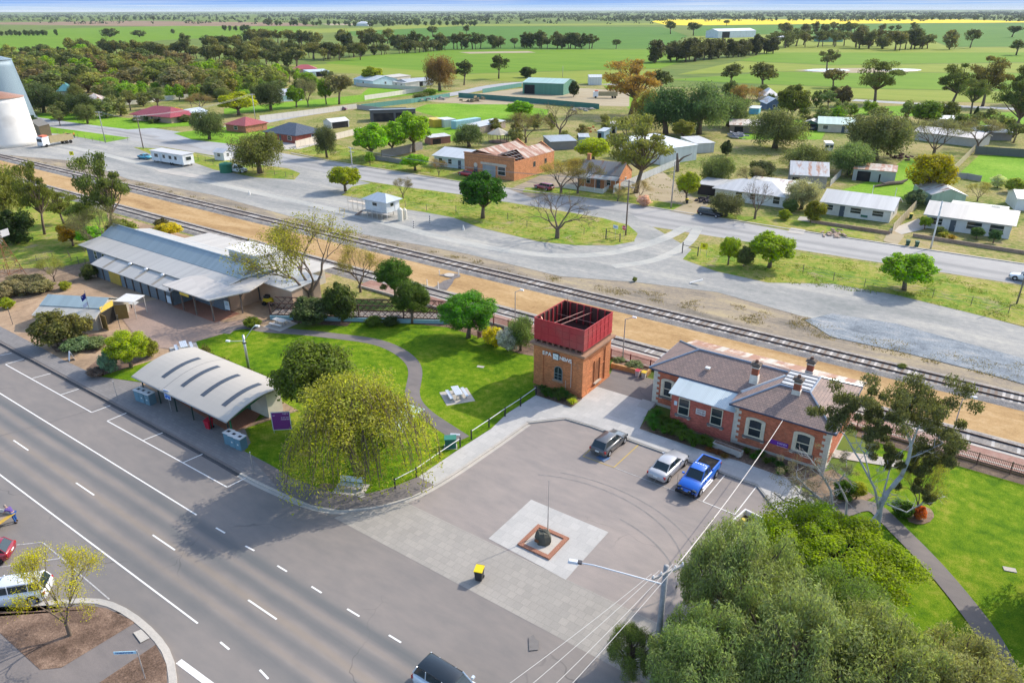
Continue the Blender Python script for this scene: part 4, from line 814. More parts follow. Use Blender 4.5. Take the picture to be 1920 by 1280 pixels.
# picnic shelter and toilets under a curved roof ----------------------
def shelter():
    ox, oy = -69.6, 31.8; L = 15.0; D = 6.6; r = thing('picnic_shelter', 'open roadside shelter under a curved cream steel roof with dark skylights', 'shelter', (ox, oy, ZG))
    prof = [(-.35 + (D + .7) * k / 12, 2.3 + 1.02 * sin(pi * (k / 12) * .82 + .04)) for k in range(13)]
    q = MB()
    for (y0, z0), (y1, z1) in zip(prof, prof[1:]): q.slab([(-.5, y0, z0), (L + .5, y0, z0), (L + .5, y1, z1), (-.5, y1, z1)], .09)
    ro = q.build('roof', M_CREAMROOF, r, (.5, .46, .4))
    for k in range(4):
        q = MB(); x = 3.0 + k * 3.35
        for (y0, z0), (y1, z1) in zip(prof[2:9], prof[3:10]): q.slab([(x, y0, z0 + .02), (x + .62, y0, z0 + .02), (x + .62, y1, z1 + .02), (x, y1, z1 + .02)], .015)
        q.build('skylight', M_ROOF, ro, (.07, .085, .11))
    q = MB(); q.box(4.35, -.3, 2.37, 4.4, -.2, 2.4)
    for (y0, z0), (y1, z1) in zip(prof, prof[1:]): q.slab([(4.9, y0, z0 + .012), (4.94, y0, z0 + .012), (4.94, y1, z1 + .012), (4.9, y1, z1 + .012)], .01)
    q.build('roof_joint', M_STEEL, ro, (.2, .2, .2))
    q = MB(); q.tube([(-.5, -.38, 2.26), (L + .5, -.38, 2.26)], .07, 5); q.build('gutter', M_PLAIN, ro, (.3, .3, .3))
    for k in range(6): q = MB(); q.tube([(.3 + k * (L - .6) / 5, .15, 0), (.3 + k * (L - .6) / 5, .15, 2.35)], .075, 6); q.build('post', M_PLAIN, r, (.015, .04, .035))
    q = MB(); q.tube([(L + .2, .15, 0), (L + .2, .15, 2.3)], .1, 6); q.tube([(L + .25, .1, 2.25), (L + .25, D * .65, 3.2)], .09, 5); q.tube([(-.2, .1, 2.25), (-.2, D * .65, 3.2)], .09, 5); q.parts('end_beam', M_PLAIN, r, (.02, .12, .05))
    q = MB(); q.box(1., 4.6, 0, 6.5, D - .3, 2.6); q.box(8.5, 4.6, 0, L - .3, D - .3, 2.6); q.build('wall', M_MATTE, r, (.56, .53, .45))
    for x in (2.2, 11): q = MB(); q.box(x, 4.55, .05, x + .9, 4.59, 2.1); q.build('door', M_PLAIN, r, (.1, .16, .14))
    for x in (3.0, 9.5):
        q = MB(); q.box(x, 2.0, .7, x + 1.8, 2.8, .76); q.box(x + .3, 2.2, 0, x + .4, 2.6, .7); q.box(x + 1.4, 2.2, 0, x + 1.5, 2.6, .7); q.box(x, 1.45, .42, x + 1.8, 1.75, .47); q.box(x, 3.05, .42, x + 1.8, 3.35, .47); q.box(x + .3, 1.5, 0, x + .4, 1.7, .42); q.box(x + .3, 3.1, 0, x + .4, 3.3, .42); q.box(x + 1.4, 1.5, 0, x + 1.5, 1.7, .42); q.box(x + 1.4, 3.1, 0, x + 1.5, 3.3, .42)
        q.build('table', M_PLAIN, r, (.35, .3, .25))
M_CREAMROOF = roofm('cream curved roofing', 1.2, 0, .05, .05, .5)
shelter()
# park shelter half hidden by the willow
def small_shelter():
    x, y = G(735, 815); r = thing('park_shelter', 'small pale green roofed park shelter half hidden by the willow', 'shelter', (x, y, ZG), .1)
    q = MB(); c = [(-2.3, -2.3, 2.3), (2.3, -2.3, 2.3), (2.3, 2.3, 2.3), (-2.3, 2.3, 2.3)]
    for i in range(4): q.slab([c[i], c[(i + 1) % 4], (0, 0, 3.1)], .06)
    q.build('roof', M_ROOF, r, (.36, .48, .44))
    for a, b in ((-1.9, -1.9), (1.9, -1.9), (1.9, 1.9), (-1.9, 1.9)): q = MB(); q.tube([(a, b, 0), (a, b, 2.35)], .07, 6); q.build('post', M_PLAIN, r, (.05, .1, .08))
    q = MB(); q.box(-.9, -.4, .7, .9, .4, .76); q.box(-.7, -.05, 0, -.6, .05, .7); q.box(.6, -.05, 0, .7, .05, .7); q.box(-.9, -.95, .42, .9, -.65, .47); q.box(-.9, .65, .42, .9, .95, .47); q.box(-.7, -.9, 0, -.6, -.7, .42); q.box(.6, -.9, 0, .7, -.7, .42); q.box(-.7, .7, 0, -.6, .9, .42); q.box(.6, .7, 0, .7, .9, .42); q.build('table', M_PLAIN, r, (.5, .5, .48))
small_shelter()
# ------------------------------------------------------------------ across the line
def signal_hut():
    r = thing('signal_hut', 'white weighbridge hut raised on stilts with grey hip roof and stairs', 'hut', (-103.2, 96.9, ZG), radians(1.)); W, D, z = 5.6, 3.6, 1.25
    q = MB(); q.box(0, 0, z, W, D, z + 2.35); q.build('wall', M_MATTE, r, (.62, .66, .67))
    roof_mb('hip', W, D, z + 2.35, .9, .5).build('roof', M_ROOF, r, (.5, .56, .6))
    window(r, 2.6, z + 1.0, 1.3, .75, -.02, bar=False); window(r, 0, z + 1.0, 1.0, .75, -.02, rot=((W, 1.5, 0), pi / 2), bar=False)
    q = MB(); q.box(W + .02, 2.3, z + .05, W + .06, 3.1, z + 2.0); q.build('door', M_PLAIN, r, (.7, .72, .72))
    for k in range(5):
        for y in (.2, D - .2): q = MB(); q.box(.2 + k * 1.28, y - .06, 0, .32 + k * 1.28, y + .06, z); q.build('stilt', M_TIMBER, r, (.4, .38, .36))
    q = MB(); q.box(-.1, -1.0, z - .08, W + 1, -.02, z); q.build('deck', M_TIMBER, r, (.4, .38, .35))
    q = MB()
    for k in range(6): x = k * 1.3; q.tube([(x, -.95, 0), (x, -.95, z + .95)], .035, 4)
    for zz in (z + .5, z + .95): q.tube([(0, -.95, zz), (W + .9, -.95, zz)], .03, 4)
    q.build('railing', M_PLAIN, r, (.66, .66, .63))
    q = MB()
    for k in range(6): q.box(-.4 - k * .32, -.95, z - .2 - k * .2, -.1 - k * .32, -.1, z - .14 - k * .2)
    q.tube([(-.1, -.95, z), (-2.2, -.95, 0)], .05, 4); q.tube([(-.1, -.1, z), (-2.2, -.1, 0)], .05, 4); q.build('stair', M_TIMBER, r, (.3, .22, .18))
    q = MB(); q.box(-6.5, 1.5, 1.6, -.5, 2.6, 1.7)
    for k in range(5):
        for y in (1.5, 2.6): q.tube([(-6.4 + k * 1.4, y, 0), (-6.4 + k * 1.4, y, 2.7)], .04, 4)
    for y in (1.5, 2.6):
        for zz in (2.2, 2.7): q.tube([(-6.4, y, zz), (-.6, y, zz)], .03, 4)
    q.build('walkway', M_PLAIN, r, (.58, .5, .4))
    q = MB()
    for x in (-5.6, -4.2):
        q.tube([(x, -1.6, 0), (x, -1.6, 1.1)], .05, 5)
    q.tube([(-5.6, -1.6, 1.1), (-4.2, -1.6, 1.1)], .05, 5); q.tube([(-5.6, -1.6, .6), (-4.2, -1.6, .6)], .05, 5); q.build('guard_rail', M_PLAIN, r, (.7, .5, .12))
signal_hut()
def portable():
    a = G(286, 304); r = thing('portable_office', 'long white portable office with dark windows raised on wheels', 'portable building', a, radians(3)); W, D = 13.5, 3.2
    q = MB(); q.box(0, 0, .55, W, D, 3.1); q.build('wall', M_MATTE, r, (.66, .68, .68)); q = MB(); q.slab([(-.2, -.3, 3.15), (W + .2, -.3, 3.15), (W + .2, D + .3, 3.2), (-.2, D + .3, 3.2)], .08); q.build('roof', M_ROOF, r, (.64, .62, .6))
    for x, w_ in ((2.3, 1.7), (5.6, 1.2), (8.2, 1.3), (10.5, 1.2)): window(r, x, 1.5, w_, 1.0, -.02, bar=False)
    window(r, 0, 1.5, 1.6, 1.0, -.02, rot=((W, 1.6, 0), pi / 2), bar=False)
    for x in (8.0, 8.9): q = MB(); q.wheel(x, .1, .38, .38, .22); q.build('wheel', M_RUBBER, r, (.03, .03, .03))
    for x in (.6, 3.4, 12.6):
        for y in (.3, D - .3): q = MB(); q.box(x - .15, y - .15, 0, x + .15, y + .15, .549); q.build('support', M_STONE, r, (.3, .3, .3))
    q = MB(); q.box(3.6, -.05, .6, 4.4, -.01, 2.6); q.build('door', M_PLAIN, r, (.5, .55, .58))
portable()
house('weighbridge_hut', 'small white hut with grey gable roof beside green tank', 'hut', (403, 300), (421, 302), 3., 2.2, 'gable', .7, (.62, .63, .66), (.6, .6, .6), .3, wins=((.5, 1., 1.2, .9),), side=((.5, 1., .9, .9),))
def tank(name, label, px, wpx, h, col, rr=None):
    x, y = G(*px); R_ = rr or wpx / 2 * depth(x, y) / F; r = thing(name, label, 'water tank', (x, y + R_, ZG))
    q = MB(); pr = []
    for k in range(9): pr += [(R_, h * k / 9), (R_ * 1.012, h * (k + .5) / 9)]
    q.lathe(pr + [(R_, h)], 20); q.build('shell', M_PLAIN, r, col)
    q = MB(); q.lathe([(R_ * 1.01, h + .003), (R_ * .9, h + .18), (R_ * .3, h + .4), (R_ * .29, h + .46), (0.02, h + .47)], 20); q.build('lid', M_PLAIN, r, tuple(c * 1.1 for c in col))
tank('water_tank', 'round green plastic water tank on the gravel yard', (415, 325), 25, 2.0, (.03, .17, .09)); tank('water_tank', 'tall cream water tank beside the stilted hut', (748, 415), 10, 2.1, (.66, .62, .52)); tank('water_tank', 'shorter cream water tank tucked behind its twin', (757, 412), 8, 1.7, (.6, .57, .48))
def silo(label, c, rb, rt, h, cap, col, m, capm=None, capcol=None, n=40):
    r = thing('grain_silo', label, 'silo', c); q = MB(); q.lathe([(rb + (rt - rb) * k / 10, h * k / 10) for k in range(11)], n); q.build('shell', m, r, col, True)
    q = MB(); q.lathe([(rt + .25, h + .002), (rt + .2, h + .1), (.8, h + cap), (.02, h + cap + .1)], n); q.build('cap', capm or m, r, capcol or col, True)
silo('squat white grain silo with rust streaks and a rusty cap', (-252, 94.5), 8., 7., 13.6, 1.8, (.68, .66, .62), m_matte('stained silo paint', .16, .35, .8, .2, 0, 1.), M_RUSTROOF, (.4, .25, .18))
silo('tall blue grey steel grain silo behind the squat white one', (-309, 117), 10., 7., 21, 2, (.2, .27, .32), M_ROOF)
house('lean_to_shed', 'rusty timber annex against the squat white silo', 'shed', (62, 246), (78, 258), 3, 3.4, 'flat', .5, (.22, .17, .1), (.3, .25, .18), .1, M_TIMBER)
# ruin ----------------------------------------------------------------
def ruin():
    a, b = (-112.1, 139.), (-97.3, 139.); W = 14.8; D = 17.5; H = 4.4; r = thing('brick_workshop', 'old red brick workshop with rusty twin roof partly collapsed', 'workshop', a)
    q = MB(); t = .3
    q.box(0, 0, 0, W, t, H + .7); q.box(0, t, 0, t, D, H); q.box(W - t, t, 0, W, D, H); q.box(t, D - t, 0, W - t, D, H)
    for u in (.25, .75): q.add([(W * (u - .25) + .02, D - t, H), (W * (u + .25) - .02, D - t, H), (W * u, D - t, H + 2.2), (W * (u - .25) + .02, D, H), (W * (u + .25) - .02, D, H), (W * u, D, H + 2.2)], [(0, 1, 2), (5, 4, 3), (0, 2, 5, 3), (1, 4, 5, 2)])
    q.build('wall', M_BRICK, r, ORB); q = MB(); q.box(-.12, -.12, H + .7, W + .12, t + .1, H + .95); q.box(-.06, -.08, H + .1, W + .06, -.002, H + .22); q.build('parapet_coping', M_STONE, r, (.3, .16, .1))
    q = MB(); k = 1.6 / (W / 4)
    for x0 in (0, W / 2):
        m_ = x0 + W / 4; y0 = t if x0 == 0 else t
        q.slab([(x0, D + .2, H + .1), (x0, y0, H + .1), (m_, y0, H + 1.7), (m_, D + .2, H + 1.7)], .05)
        if x0 == 0: q.slab([(x0 + W / 2, y0 + 1.2, H + .1), (x0 + W / 2, D + .2, H + .1), (m_, D + .2, H + 1.7), (m_, y0, H + 1.7)], .05)
        else:
            q.slab([(x0 + W / 2 - .05, 5.5, H + .1), (x0 + W / 2 - .05, D + .2, H + .1), (m_, D + .2, H + 1.7), (m_, 5.5, H + 1.7)], .05)
    ro = MB()
    # second bay keeps only its rear sheets
    q2 = MB(); x0 = W / 2; m_ = x0 + W / 4
    q3 = MB()
    for x0, ys in ((0, t),):
        m_ = x0 + W / 4; q3.slab([(x0, D + .2, H + .1), (x0, ys, H + .1), (m_, ys, H + 1.7), (m_, D + .2, H + 1.7)], .05); q3.slab([(x0 + W / 2, 4.0, H + .1), (x0 + W / 2, D + .2, H + .1), (m_, D + .2, H + 1.7), (m_, t, H + 1.7)], .05)
    x0 = W / 2; m_ = x0 + W / 4
    q3.slab([(x0, D + .2, H + .1), (x0, 5.2, H + .1), (m_, 5.6, H + 1.7), (m_, D + .2, H + 1.7)], .05); q3.slab([(x0 + W / 2 - .02, 4.6, H + .1), (x0 + W / 2 - .02, D + .2, H + .1), (m_, D + .2, H + 1.7), (m_, 6.2, H + 1.7)], .05)
    rf = q3.build('roof', M_RUSTROOF, r, (.56, .47, .38))
    q = MB()
    for y in (.8, 2.1, 3.4, 4.7): q.tube([(W / 2 + .1, y, H + .1), (m_, y, H + 1.7), (W - .2, y, H + .1)], .07, 4)
    for u in (.2, .5, .8):
        z = H + .1 + 1.6 * u; q.tube([(W / 2 + W / 4 * u, .4, z), (W / 2 + W / 4 * u, 5.4, z)], .05, 4); q.tube([(W - W / 4 * u, .4, z), (W - W / 4 * u, 5.0, z)], .05, 4)
    q.build('rafters', M_TIMBER, rf, (.4, .36, .33))
    q = MB(); q.box(t, t, .02, W - t, D - t, .06); q.build('floor', M_STONE, r, (.1, .09, .08))
    q = MB(); q.box(5.6, -.06, .1, 9.4, -.01, 2.9); q.build('roller_door', M_ROOF, r, (.3, .33, .35)); q = MB(); q.box(5.0, -.08, 3.0, 12.6, -.01, 3.5); q.build('lintel', M_STONE, r, (.5, .45, .38))
    window(r, 11.2, .9, 2.2, 2.0, -.02); q = MB(); q.box(2.9, -.05, .05, 4.0, -.01, 2.5); q.build('door', M_PLAIN, r, (.1, .11, .12))
    q = MB(); q.lathe([(.55, 0), (.55, .05)], 16); o = q.build('fanlight', M_STONE, r, (.55, .5, .42)); o.location = (3.45, -.01, 2.55); o.rotation_euler = (pi / 2, 0, 0)
    for y in (8.5, 13.5): window(r, 0, 2.0, 1.0, 1.3, -.02, rot=((W, y, 0), pi / 2), fcol=(.3, .2, .15), bar=False)
ruin()
def cottage():
    a, b = G(1088, 352), G(1166, 360); r, W, D = house('brick_cottage', 'red brick cottage with weathered grey roof behind white picket fence', 'cottage', (1084, 349), (1160, 358), 7.5, 3.3, 'gable', 2.2, ORB, (.3, .29, .28), .15, M_BRICK, M_OLDROOF, wins=((.25, .9, 1., 1.5), (.75, .9, 1., 1.5)), side=((.5, .9, .8, 1.5),), door=.5)
    for fx in (.08, .93): q = MB(); q.rbox(fx * W, D / 2, 4.6, .75, .6, 2.0); q.rbox(fx * W, D / 2, 6.6, .9, .75, .2); q.build('chimney', M_BRICK, r, ORB)
    q = MB(); q.slab([(-.2, -2.1, 2.6), (W + .2, -2.1, 2.6), (W + .2, -.1, 3.15), (-.2, -.1, 3.15)], .06); v = q.build('verandah_roof', M_OLDROOF, r, (.36, .4, .42))
    for k in range(5): q = MB(); q.tube([(.1 + k * (W - .2) / 4, -2.0, 0), (.1 + k * (W - .2) / 4, -2.0, 2.6)], .06, 5); q.build('post', M_PLAIN, v, WHITE)
cottage()
H_ = house
H_('weatherboard_house', 'pale blue weatherboard house with low white roof beside the brick workshop', 'house', (815, 311), (874, 318), 11, 2.8, 'gable', 1.2, (.52, .6, .62), (.6, .62, .62), .5, wins=((.2, .9, 1.2, 1.3), (.5, .9, 1.2, 1.3)), door=.8)
H_('brick_house', 'dark blue grey hip roofed brick house with roof skylights', 'house', (498, 262), (556, 270), 11, 2.7, 'hip', 2.3, (.3, .085, .06), (.075, .09, .115), .6, M_BRICK, M_ROOF, wins=((.2, .8, 1.6, 1.3), (.8, .8, 1.8, 1.3)), side=((.6, .8, 1.2, 1.3),), door=.5)
H_('brick_house', 'small red hip roofed house on the back street corner', 'house', (425, 246), (462, 250), 9, 2.5, 'hip', 1.9, (.36, .16, .1), (.4, .09, .08), .5, M_BRICK, M_ROOF, wins=((.5, .8, 1.6, 1.2),))
H_('homestead', 'wide homestead with maroon roof and shady verandah behind lawn', 'house', (252, 226), (322, 232), 11, 2.7, 'hip', 2.2, (.4, .3, .22), (.36, .06, .065), 1.2, None, M_ROOF, wins=((.3, .8, 1.4, 1.3), (.7, .8, 1.4, 1.3)), door=.5)
H_('carport', 'white gabled carport with teal lean to beside the maroon roof', 'carport', (334, 224), (364, 226), 7, 2.6, 'gabley', 1.1, (.55, .6, .64), (.62, .68, .75), .4, None, M_ROOF, open_=((.15, .85, 0, 2.2),))
H_('cottage_house', 'beige weatherboard cottage with mottled cream iron roof among dark trees', 'house', (152, 203), (196, 202), 9, 2.7, 'hip', 2.6, (.46, .36, .22), (.6, .54, .48), .5, None, M_OLDROOF, wins=((.7, .8, 1.2, 1.2),), door=.4)
H_('teal_roofed_house', 'house with steep teal hip roof deep among the trees', 'house', (109, 181), (138, 180), 9, 2.7, 'hip', 3, (.45, .42, .36), (.1, .28, .3), .5)
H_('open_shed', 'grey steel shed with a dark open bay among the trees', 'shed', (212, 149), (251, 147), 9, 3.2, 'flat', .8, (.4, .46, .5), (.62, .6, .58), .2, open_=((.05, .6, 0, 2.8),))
H_('farm_shed', 'white roofed shed glimpsed behind the tall blue silo', 'shed', (28, 138), (50, 137), 9, 3, 'gable', 1.4, (.6, .62, .62), (0.622, 0.638, 0.638))
H_('ranch_house', 'distant maroon roofed house at the paddock edge', 'house', (551, 138), (594, 137), 10, 2.7, 'hip', 2.2, (.4, .26, .2), (.42, .09, .09), .6)
H_('machinery_shed', 'pale steel machinery shed with open bays beside the maroon roof', 'shed', (580, 145), (618, 143), 9, 3., 'flat', .7, (.45, .55, .55), (.55, .62, .66), .2, open_=((.35, .9, 0, 2.7),))
H_('blue_house', 'pale blue house with silver roof behind a cream fence', 'house', (664, 159), (700, 163), 16, 3., 'gable', 2, (.45, .62, .68), (.62, .68, .7), .4, wins=((.5, .9, 1.4, 1.2),), side=((.5, .9, 1.2, 1.2),))
H_('low_shed', 'low white roofed shed behind the cream paddock fence', 'shed', (736, 162), (760, 165), 9, 2.4, 'flat', .5, (.62, .6, .56), (0.638, 0.622, 0.588), .3, wins=((.3, .9, 1.2, .9), (.7, .9, 1.2, .9)))
H_('low_shed', 'grey gabled shed beside the russet gum tree', 'shed', (764, 164), (812, 160), 10, 2.6, 'gable', 1.2, (.42, .42, .42), (.45, .47, .48), .3, open_=((.3, .6, 0, 2.2),))
H_('low_shed', 'weathered tan roofed shed at the edge of the paddock', 'shed', (738, 154), (770, 150), 8, 2.4, 'flat', .6, (.46, .42, .36), (.56, .5, .42), .3)
H_('silver_roofed_house', 'silver roofed house half hidden behind roadside trees', 'house', (518, 192), (566, 188), 10, 2.8, 'gable', 2., (.42, .56, .58), (.5, .52, .55), .4)
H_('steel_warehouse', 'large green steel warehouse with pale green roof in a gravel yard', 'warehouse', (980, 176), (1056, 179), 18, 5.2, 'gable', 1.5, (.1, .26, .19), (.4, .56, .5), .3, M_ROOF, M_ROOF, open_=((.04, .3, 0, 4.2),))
H_('white_shed', 'plain white shed behind the parked truck and warehouse', 'shed', (1104, 160), (1128, 160), 9, 4, 'gable', 1, (.7, .7, .7), (0.605, 0.622, 0.622), .2, M_ROOF)
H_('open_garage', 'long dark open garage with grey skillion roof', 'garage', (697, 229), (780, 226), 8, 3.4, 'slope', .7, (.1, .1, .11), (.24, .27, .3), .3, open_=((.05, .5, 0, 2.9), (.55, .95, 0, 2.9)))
H_('white_marquee', 'white canopy roof standing in the fenced back yard', 'canopy', (622, 242), (655, 238), 5, 2.2, 'gable', .9, (.66, .64, .6), (.7, .68, .64), .2, open_=((.05, .95, 0, 2.),))
H_('field_shed', 'white and black hay shed far out in the paddock', 'shed', (1346, 72), (1416, 70), 24, 9, 'gable', 3, (.6, .64, .68), (0.63, 0.647, 0.672), .3, open_=((.1, .3, 0, 8),))
H_('field_shed', 'long green shed with white roof among the farm trees', 'shed', (1538, 79), (1580, 79), 26, 6, 'gable', 2.4, (.22, .36, .26), (0.63, 0.647, 0.655), .3)
H_('farmhouse', 'white farmhouse half hidden by paddock gums', 'house', (1458, 76), (1481, 76), 14, 4, 'hip', 3, (.7, .68, .66), (0.605, 0.605, 0.622), .4)
H_('farmhouse', 'tiny far off white farmhouse on the tree line', 'house', (668, 49), (690, 49), 22, 6, 'hip', 5, (.7, .7, .7), (0.622, 0.638, 0.655), .4)
# houses facing the back street
r, W, D = H_('bungalow', 'long white bungalow with plain white gable roof and low brick wall', 'house', (-30.6, 148.9), (-18.4, 148.9), 8, 2.6, 'gable', 1.5, (.66, .64, .58), (.62, .61, .58), .55, wins=((.1, .9, 1.6, 1.1), (.5, .9, 2.0, 1.1), (.82, .9, 2.0, 1.1)), side=((.4, .9, .9, 1.1),), door=.3, px=False)
for x in (.62, .95): q = MB(); q.tube([(x * W, D * .65, 3.2), (x * W, D * .65, 5.6)], .06, 5); q.build('flue', M_STEEL, r, (.6, .62, .64))
q = MB(); q.box(.66 * W - .9, -.12, .45, .66 * W + .3, -.01, .85); q.build('bench', M_PLAIN, r, (.03, .14, .09))
r, W, D = H_('bungalow', 'white bungalow with plain grey roof and wide front windows', 'house', (-12.5, 149.2), (.6, 149.2), 9, 2.7, 'gable', 1.4, (0.622, 0.63, 0.622), (.42, .415, .4), .6, wins=((.12, .8, 2.2, 1.3), (.58, .8, 2.4, 1.4), (.84, .8, 2.2, 1.4)), side=((.4, .9, 1., 1.2),), door=.33, px=False)
q = MB(); q.box(3, D, 0, W - 1.5, D + 4.2, 2.6); rw = q.build('rear_wing', M_MATTE, r, (.7, .7, .7)); q = MB(); q.slab([(2.6, D + .3, 3.0), (W - 1.2, D + .3, 3.0), (W - 1.2, D + 4.6, 2.75), (2.6, D + 4.6, 2.75)], .08); rr = q.build('roof', M_ROOF, rw, (.62, .62, .6)); q = MB(); q.slab([(W - 4, D + 1.5, 2.99), (W - 2.6, D + 1.5, 2.99), (W - 2.6, D + 3.2, 2.92), (W - 4, D + 3.2, 2.92)], .03); q.build('solar_panel', M_GLASS, rr)
r, W, D = H_('bungalow', 'white bungalow with white hip roof behind a bare street tree', 'house', (-52.4, 149), (-37.8, 149), 8.5, 2.5, 'hip', 1.5, (.7, .68, .64), (.62, .61, .59), .6, wins=((.35, .8, 1.4, 1.3), (.55, .8, 1.2, 1.3), (.88, .6, 1.4, 1.6)), px=False)
r, W, D = H_('carport', 'flat grey roofed carport crammed with household junk', 'carport', (-57.0, 151), (-52.8, 151), 6, 2.3, 'flat', .2, (.05, .04, .04), (.5, .5, .5), .5, px=False)
H_('timber_shed', 'grey gabled shed with rusted iron roof behind blossom trees', 'shed', (1480, 350), (1548, 354), 9, 2.9, 'gable', 2.1, (.3, .28, .26), (.46, .48, .5), .35, M_TIMBER, M_OLDROOF, open_=((.05, .25, 0, 2.2),))
H_('tin_garage', 'low rusty tin garage with one dark open bay on grass', 'garage', (1597, 338), (1676, 345), 7, 2.7, 'flat', .3, (.42, .45, .46), (.5, .47, .42), .15, M_ROOF, M_RUSTROOF, open_=((.1, .42, 0, 2.3), (.62, .66, 0, 1.9)))
H_('garage', 'pale green garage with white patched gable roof beside timber fence', 'garage', (1742, 389), (1806, 391), 10, 2.7, 'gabley', 1.2, (.33, .45, .36), (.7, .69, .66), .25, M_ROOF, M_OLDROOF)
H_('low_outbuilding', 'low silver roofed outbuilding between house roofs', 'shed', (-49, 160.5), (-37, 160.5), 4, 2.2, 'flat', .3, (.4, .42, .42), (.66, .66, .63), .2, px=False, rm=M_OLDROOF)
H_('garden_shed', 'white garden shed at the edge of the grey roofed house yard', 'shed', (1902, 394), (1960, 398), 7, 2.4, 'gable', 1., (.7, .7, .68), (0.605, 0.605, 0.588), .2)
H_('villa', 'cream villa with pale mint green roof behind the peppercorn tree', 'house', (1533, 247), (1600, 250), 9, 2.7, 'gable', 1.6, (.56, .48, .38), (.5, .64, .56), .4, wins=((.2, .9, 1.6, 1.2),), door=.7)
H_('open_carport', 'green fronted carport sheltering two dark cars', 'carport', (1504, 243), (1532, 245), 6, 2.3, 'gabley', .9, (.04, .13, .09), (.6, .58, .52), .2, open_=((.08, .92, 0, 2.),))
H_('long_house', 'long low house with worn white roof behind the olive tree', 'house', (1368, 249), (1450, 252), 9, 2.5, 'flat', .7, (.24, .19, .17), (.66, .6, .54), .4, None, M_OLDROOF, open_=((.1, .3, 0, 2.),))
H_('blue_cottage', 'small dark blue cottage with pale gable roof under a big tree', 'house', (1437, 207), (1464, 207), 9, 2.7, 'gabley', 1.8, (.1, .15, .24), (.55, .6, .64), .4, wins=((.5, .9, 1.2, 1.2),))
H_('blue_shed', 'little bright blue shed beneath the dark trees', 'shed', (1403, 214), (1422, 215), 5, 2.2, 'flat', .4, (.14, .42, .55), (.6, .66, .68), .2)
H_('gabled_house', 'white gabled house behind a russet bare tree', 'house', (1432, 192), (1458, 192), 9, 3, 'hip', 2.4, (.62, .58, .54), (.7, .67, .64), .4)
H_('big_white_shed', 'tall white steel shed with plain skillion roof beside picket fence', 'shed', (1238, 310), (1305, 300), 16, 4., 'flat', .9, (.7, .73, .75), (.78, .8, .8), .2, M_ROOF)
H_('rust_trimmed_shed', 'low white shed with orange rusted roof edge', 'shed', (1304, 288), (1338, 286), 9, 2.7, 'flat', .5, (.58, .6, .6), (0.638, 0.638, 0.622), .2, M_ROOF)
H_('ranch_house', 'low white roofed house behind the dark timber fence', 'house', (1836, 263), (1896, 264), 9, 2.6, 'hip', 1.4, (.25, .22, .2), (0.638, 0.638, 0.622), .5)
H_('ranch_house', 'bright white roofed house screened by grey bare trees', 'house', (1712, 262), (1832, 277), 8, 2.6, 'gable', 1.2, (.5, .47, .42), (.68, .64, .6), .4)
H_('low_outbuilding', 'small silver roofed outbuilding beyond the grey trees', 'shed', (1760, 237), (1802, 238), 6, 2.4, 'flat', .5, (.4, .4, .4), (.64, .66, .68), .3)
H_('yard_shed', 'grey iron shed with a bright blue end wall in the back lots', 'shed', (1120, 262), (1132, 263), 5, 2.6, 'flat', .4, (.2, .3, .36), (.5, .54, .55), .2, open_=((.1, .6, 0, 2.),))
H_('yard_shed', 'low lean to of grey iron behind the workshop', 'shed', (1032, 282), (1080, 280), 8, 2.4, 'flat', .5, (.22, .21, .2), (.36, .4, .43), .2)
H_('yard_shed', 'cream fronted open shed near orange machinery', 'shed', (1146, 250), (1156, 250), 5, 2.8, 'flat', .3, (.5, .45, .38), (.66, .6, .54), .2, open_=((.1, .7, 0, 2.3),))
H_('yard_shed', 'small blue walled shed with flat iron roof', 'shed', (1086, 272), (1104, 272), 5, 2.3, 'flat', .3, (.28, .38, .42), (.5, .54, .56), .2)
H_('stable', 'long low grey iron stable beside the rotunda', 'shed', (900, 252), (948, 240), 5, 2.4, 'flat', .4, (.3, .24, .2), (.55, .56, .56), .2)
H_('chook_shed', 'rusty red and white poultry shed in the back yard', 'shed', (808, 272), (845, 268), 4, 2.1, 'flat', .3, (.3, .14, .1), (.6, .58, .54), .2, open_=((.1, .5, 0, 1.6),))
for nm, lab, px, col in (('shipping_container', 'yellow shipping container standing beside a white one', ((813, 240), (835, 238)), (.55, .38, .03)), ('shipping_container', 'white and green shipping container between yellow and blue ones', ((834, 240), (855, 238)), (.6, .66, .58)), ('shipping_container', 'long pale blue shipping container in the grass lot', ((856, 243), (902, 236)), (.3, .5, .58))):
    r, W, D = H_(nm, lab, 'container', *px, 6 if col[0] > .5 else 2.6, 2.6, 'flat', .02, col, tuple(min(c * 1.3, .7) for c in col), .02, M_ROOF, M_ROOF)
def rotunda():
    x, y = G(928, 268); r = thing('rotunda', 'round timber garden rotunda with conical cream roof', 'rotunda', (x, y + 2, ZG)); q = MB(); q.lathe([(3.6, 2.5), (3.5, 2.6), (.3, 4.1), (.02, 4.2)], 8); q.build('roof', M_ROOF, r, (.5, .44, .33))
    for k in range(8): a = pi / 4 * k; q = MB(); q.tube([(3 * cos(a), 3 * sin(a), 0), (3 * cos(a), 3 * sin(a), 2.55)], .1, 5); q.build('post', M_TIMBER, r, (.14, .08, .06))
    q = MB(); q.lathe([(3.2, .05), (3.2, .25)], 8); q.build('floor', M_TIMBER, r, (.2, .13, .1))
rotunda()
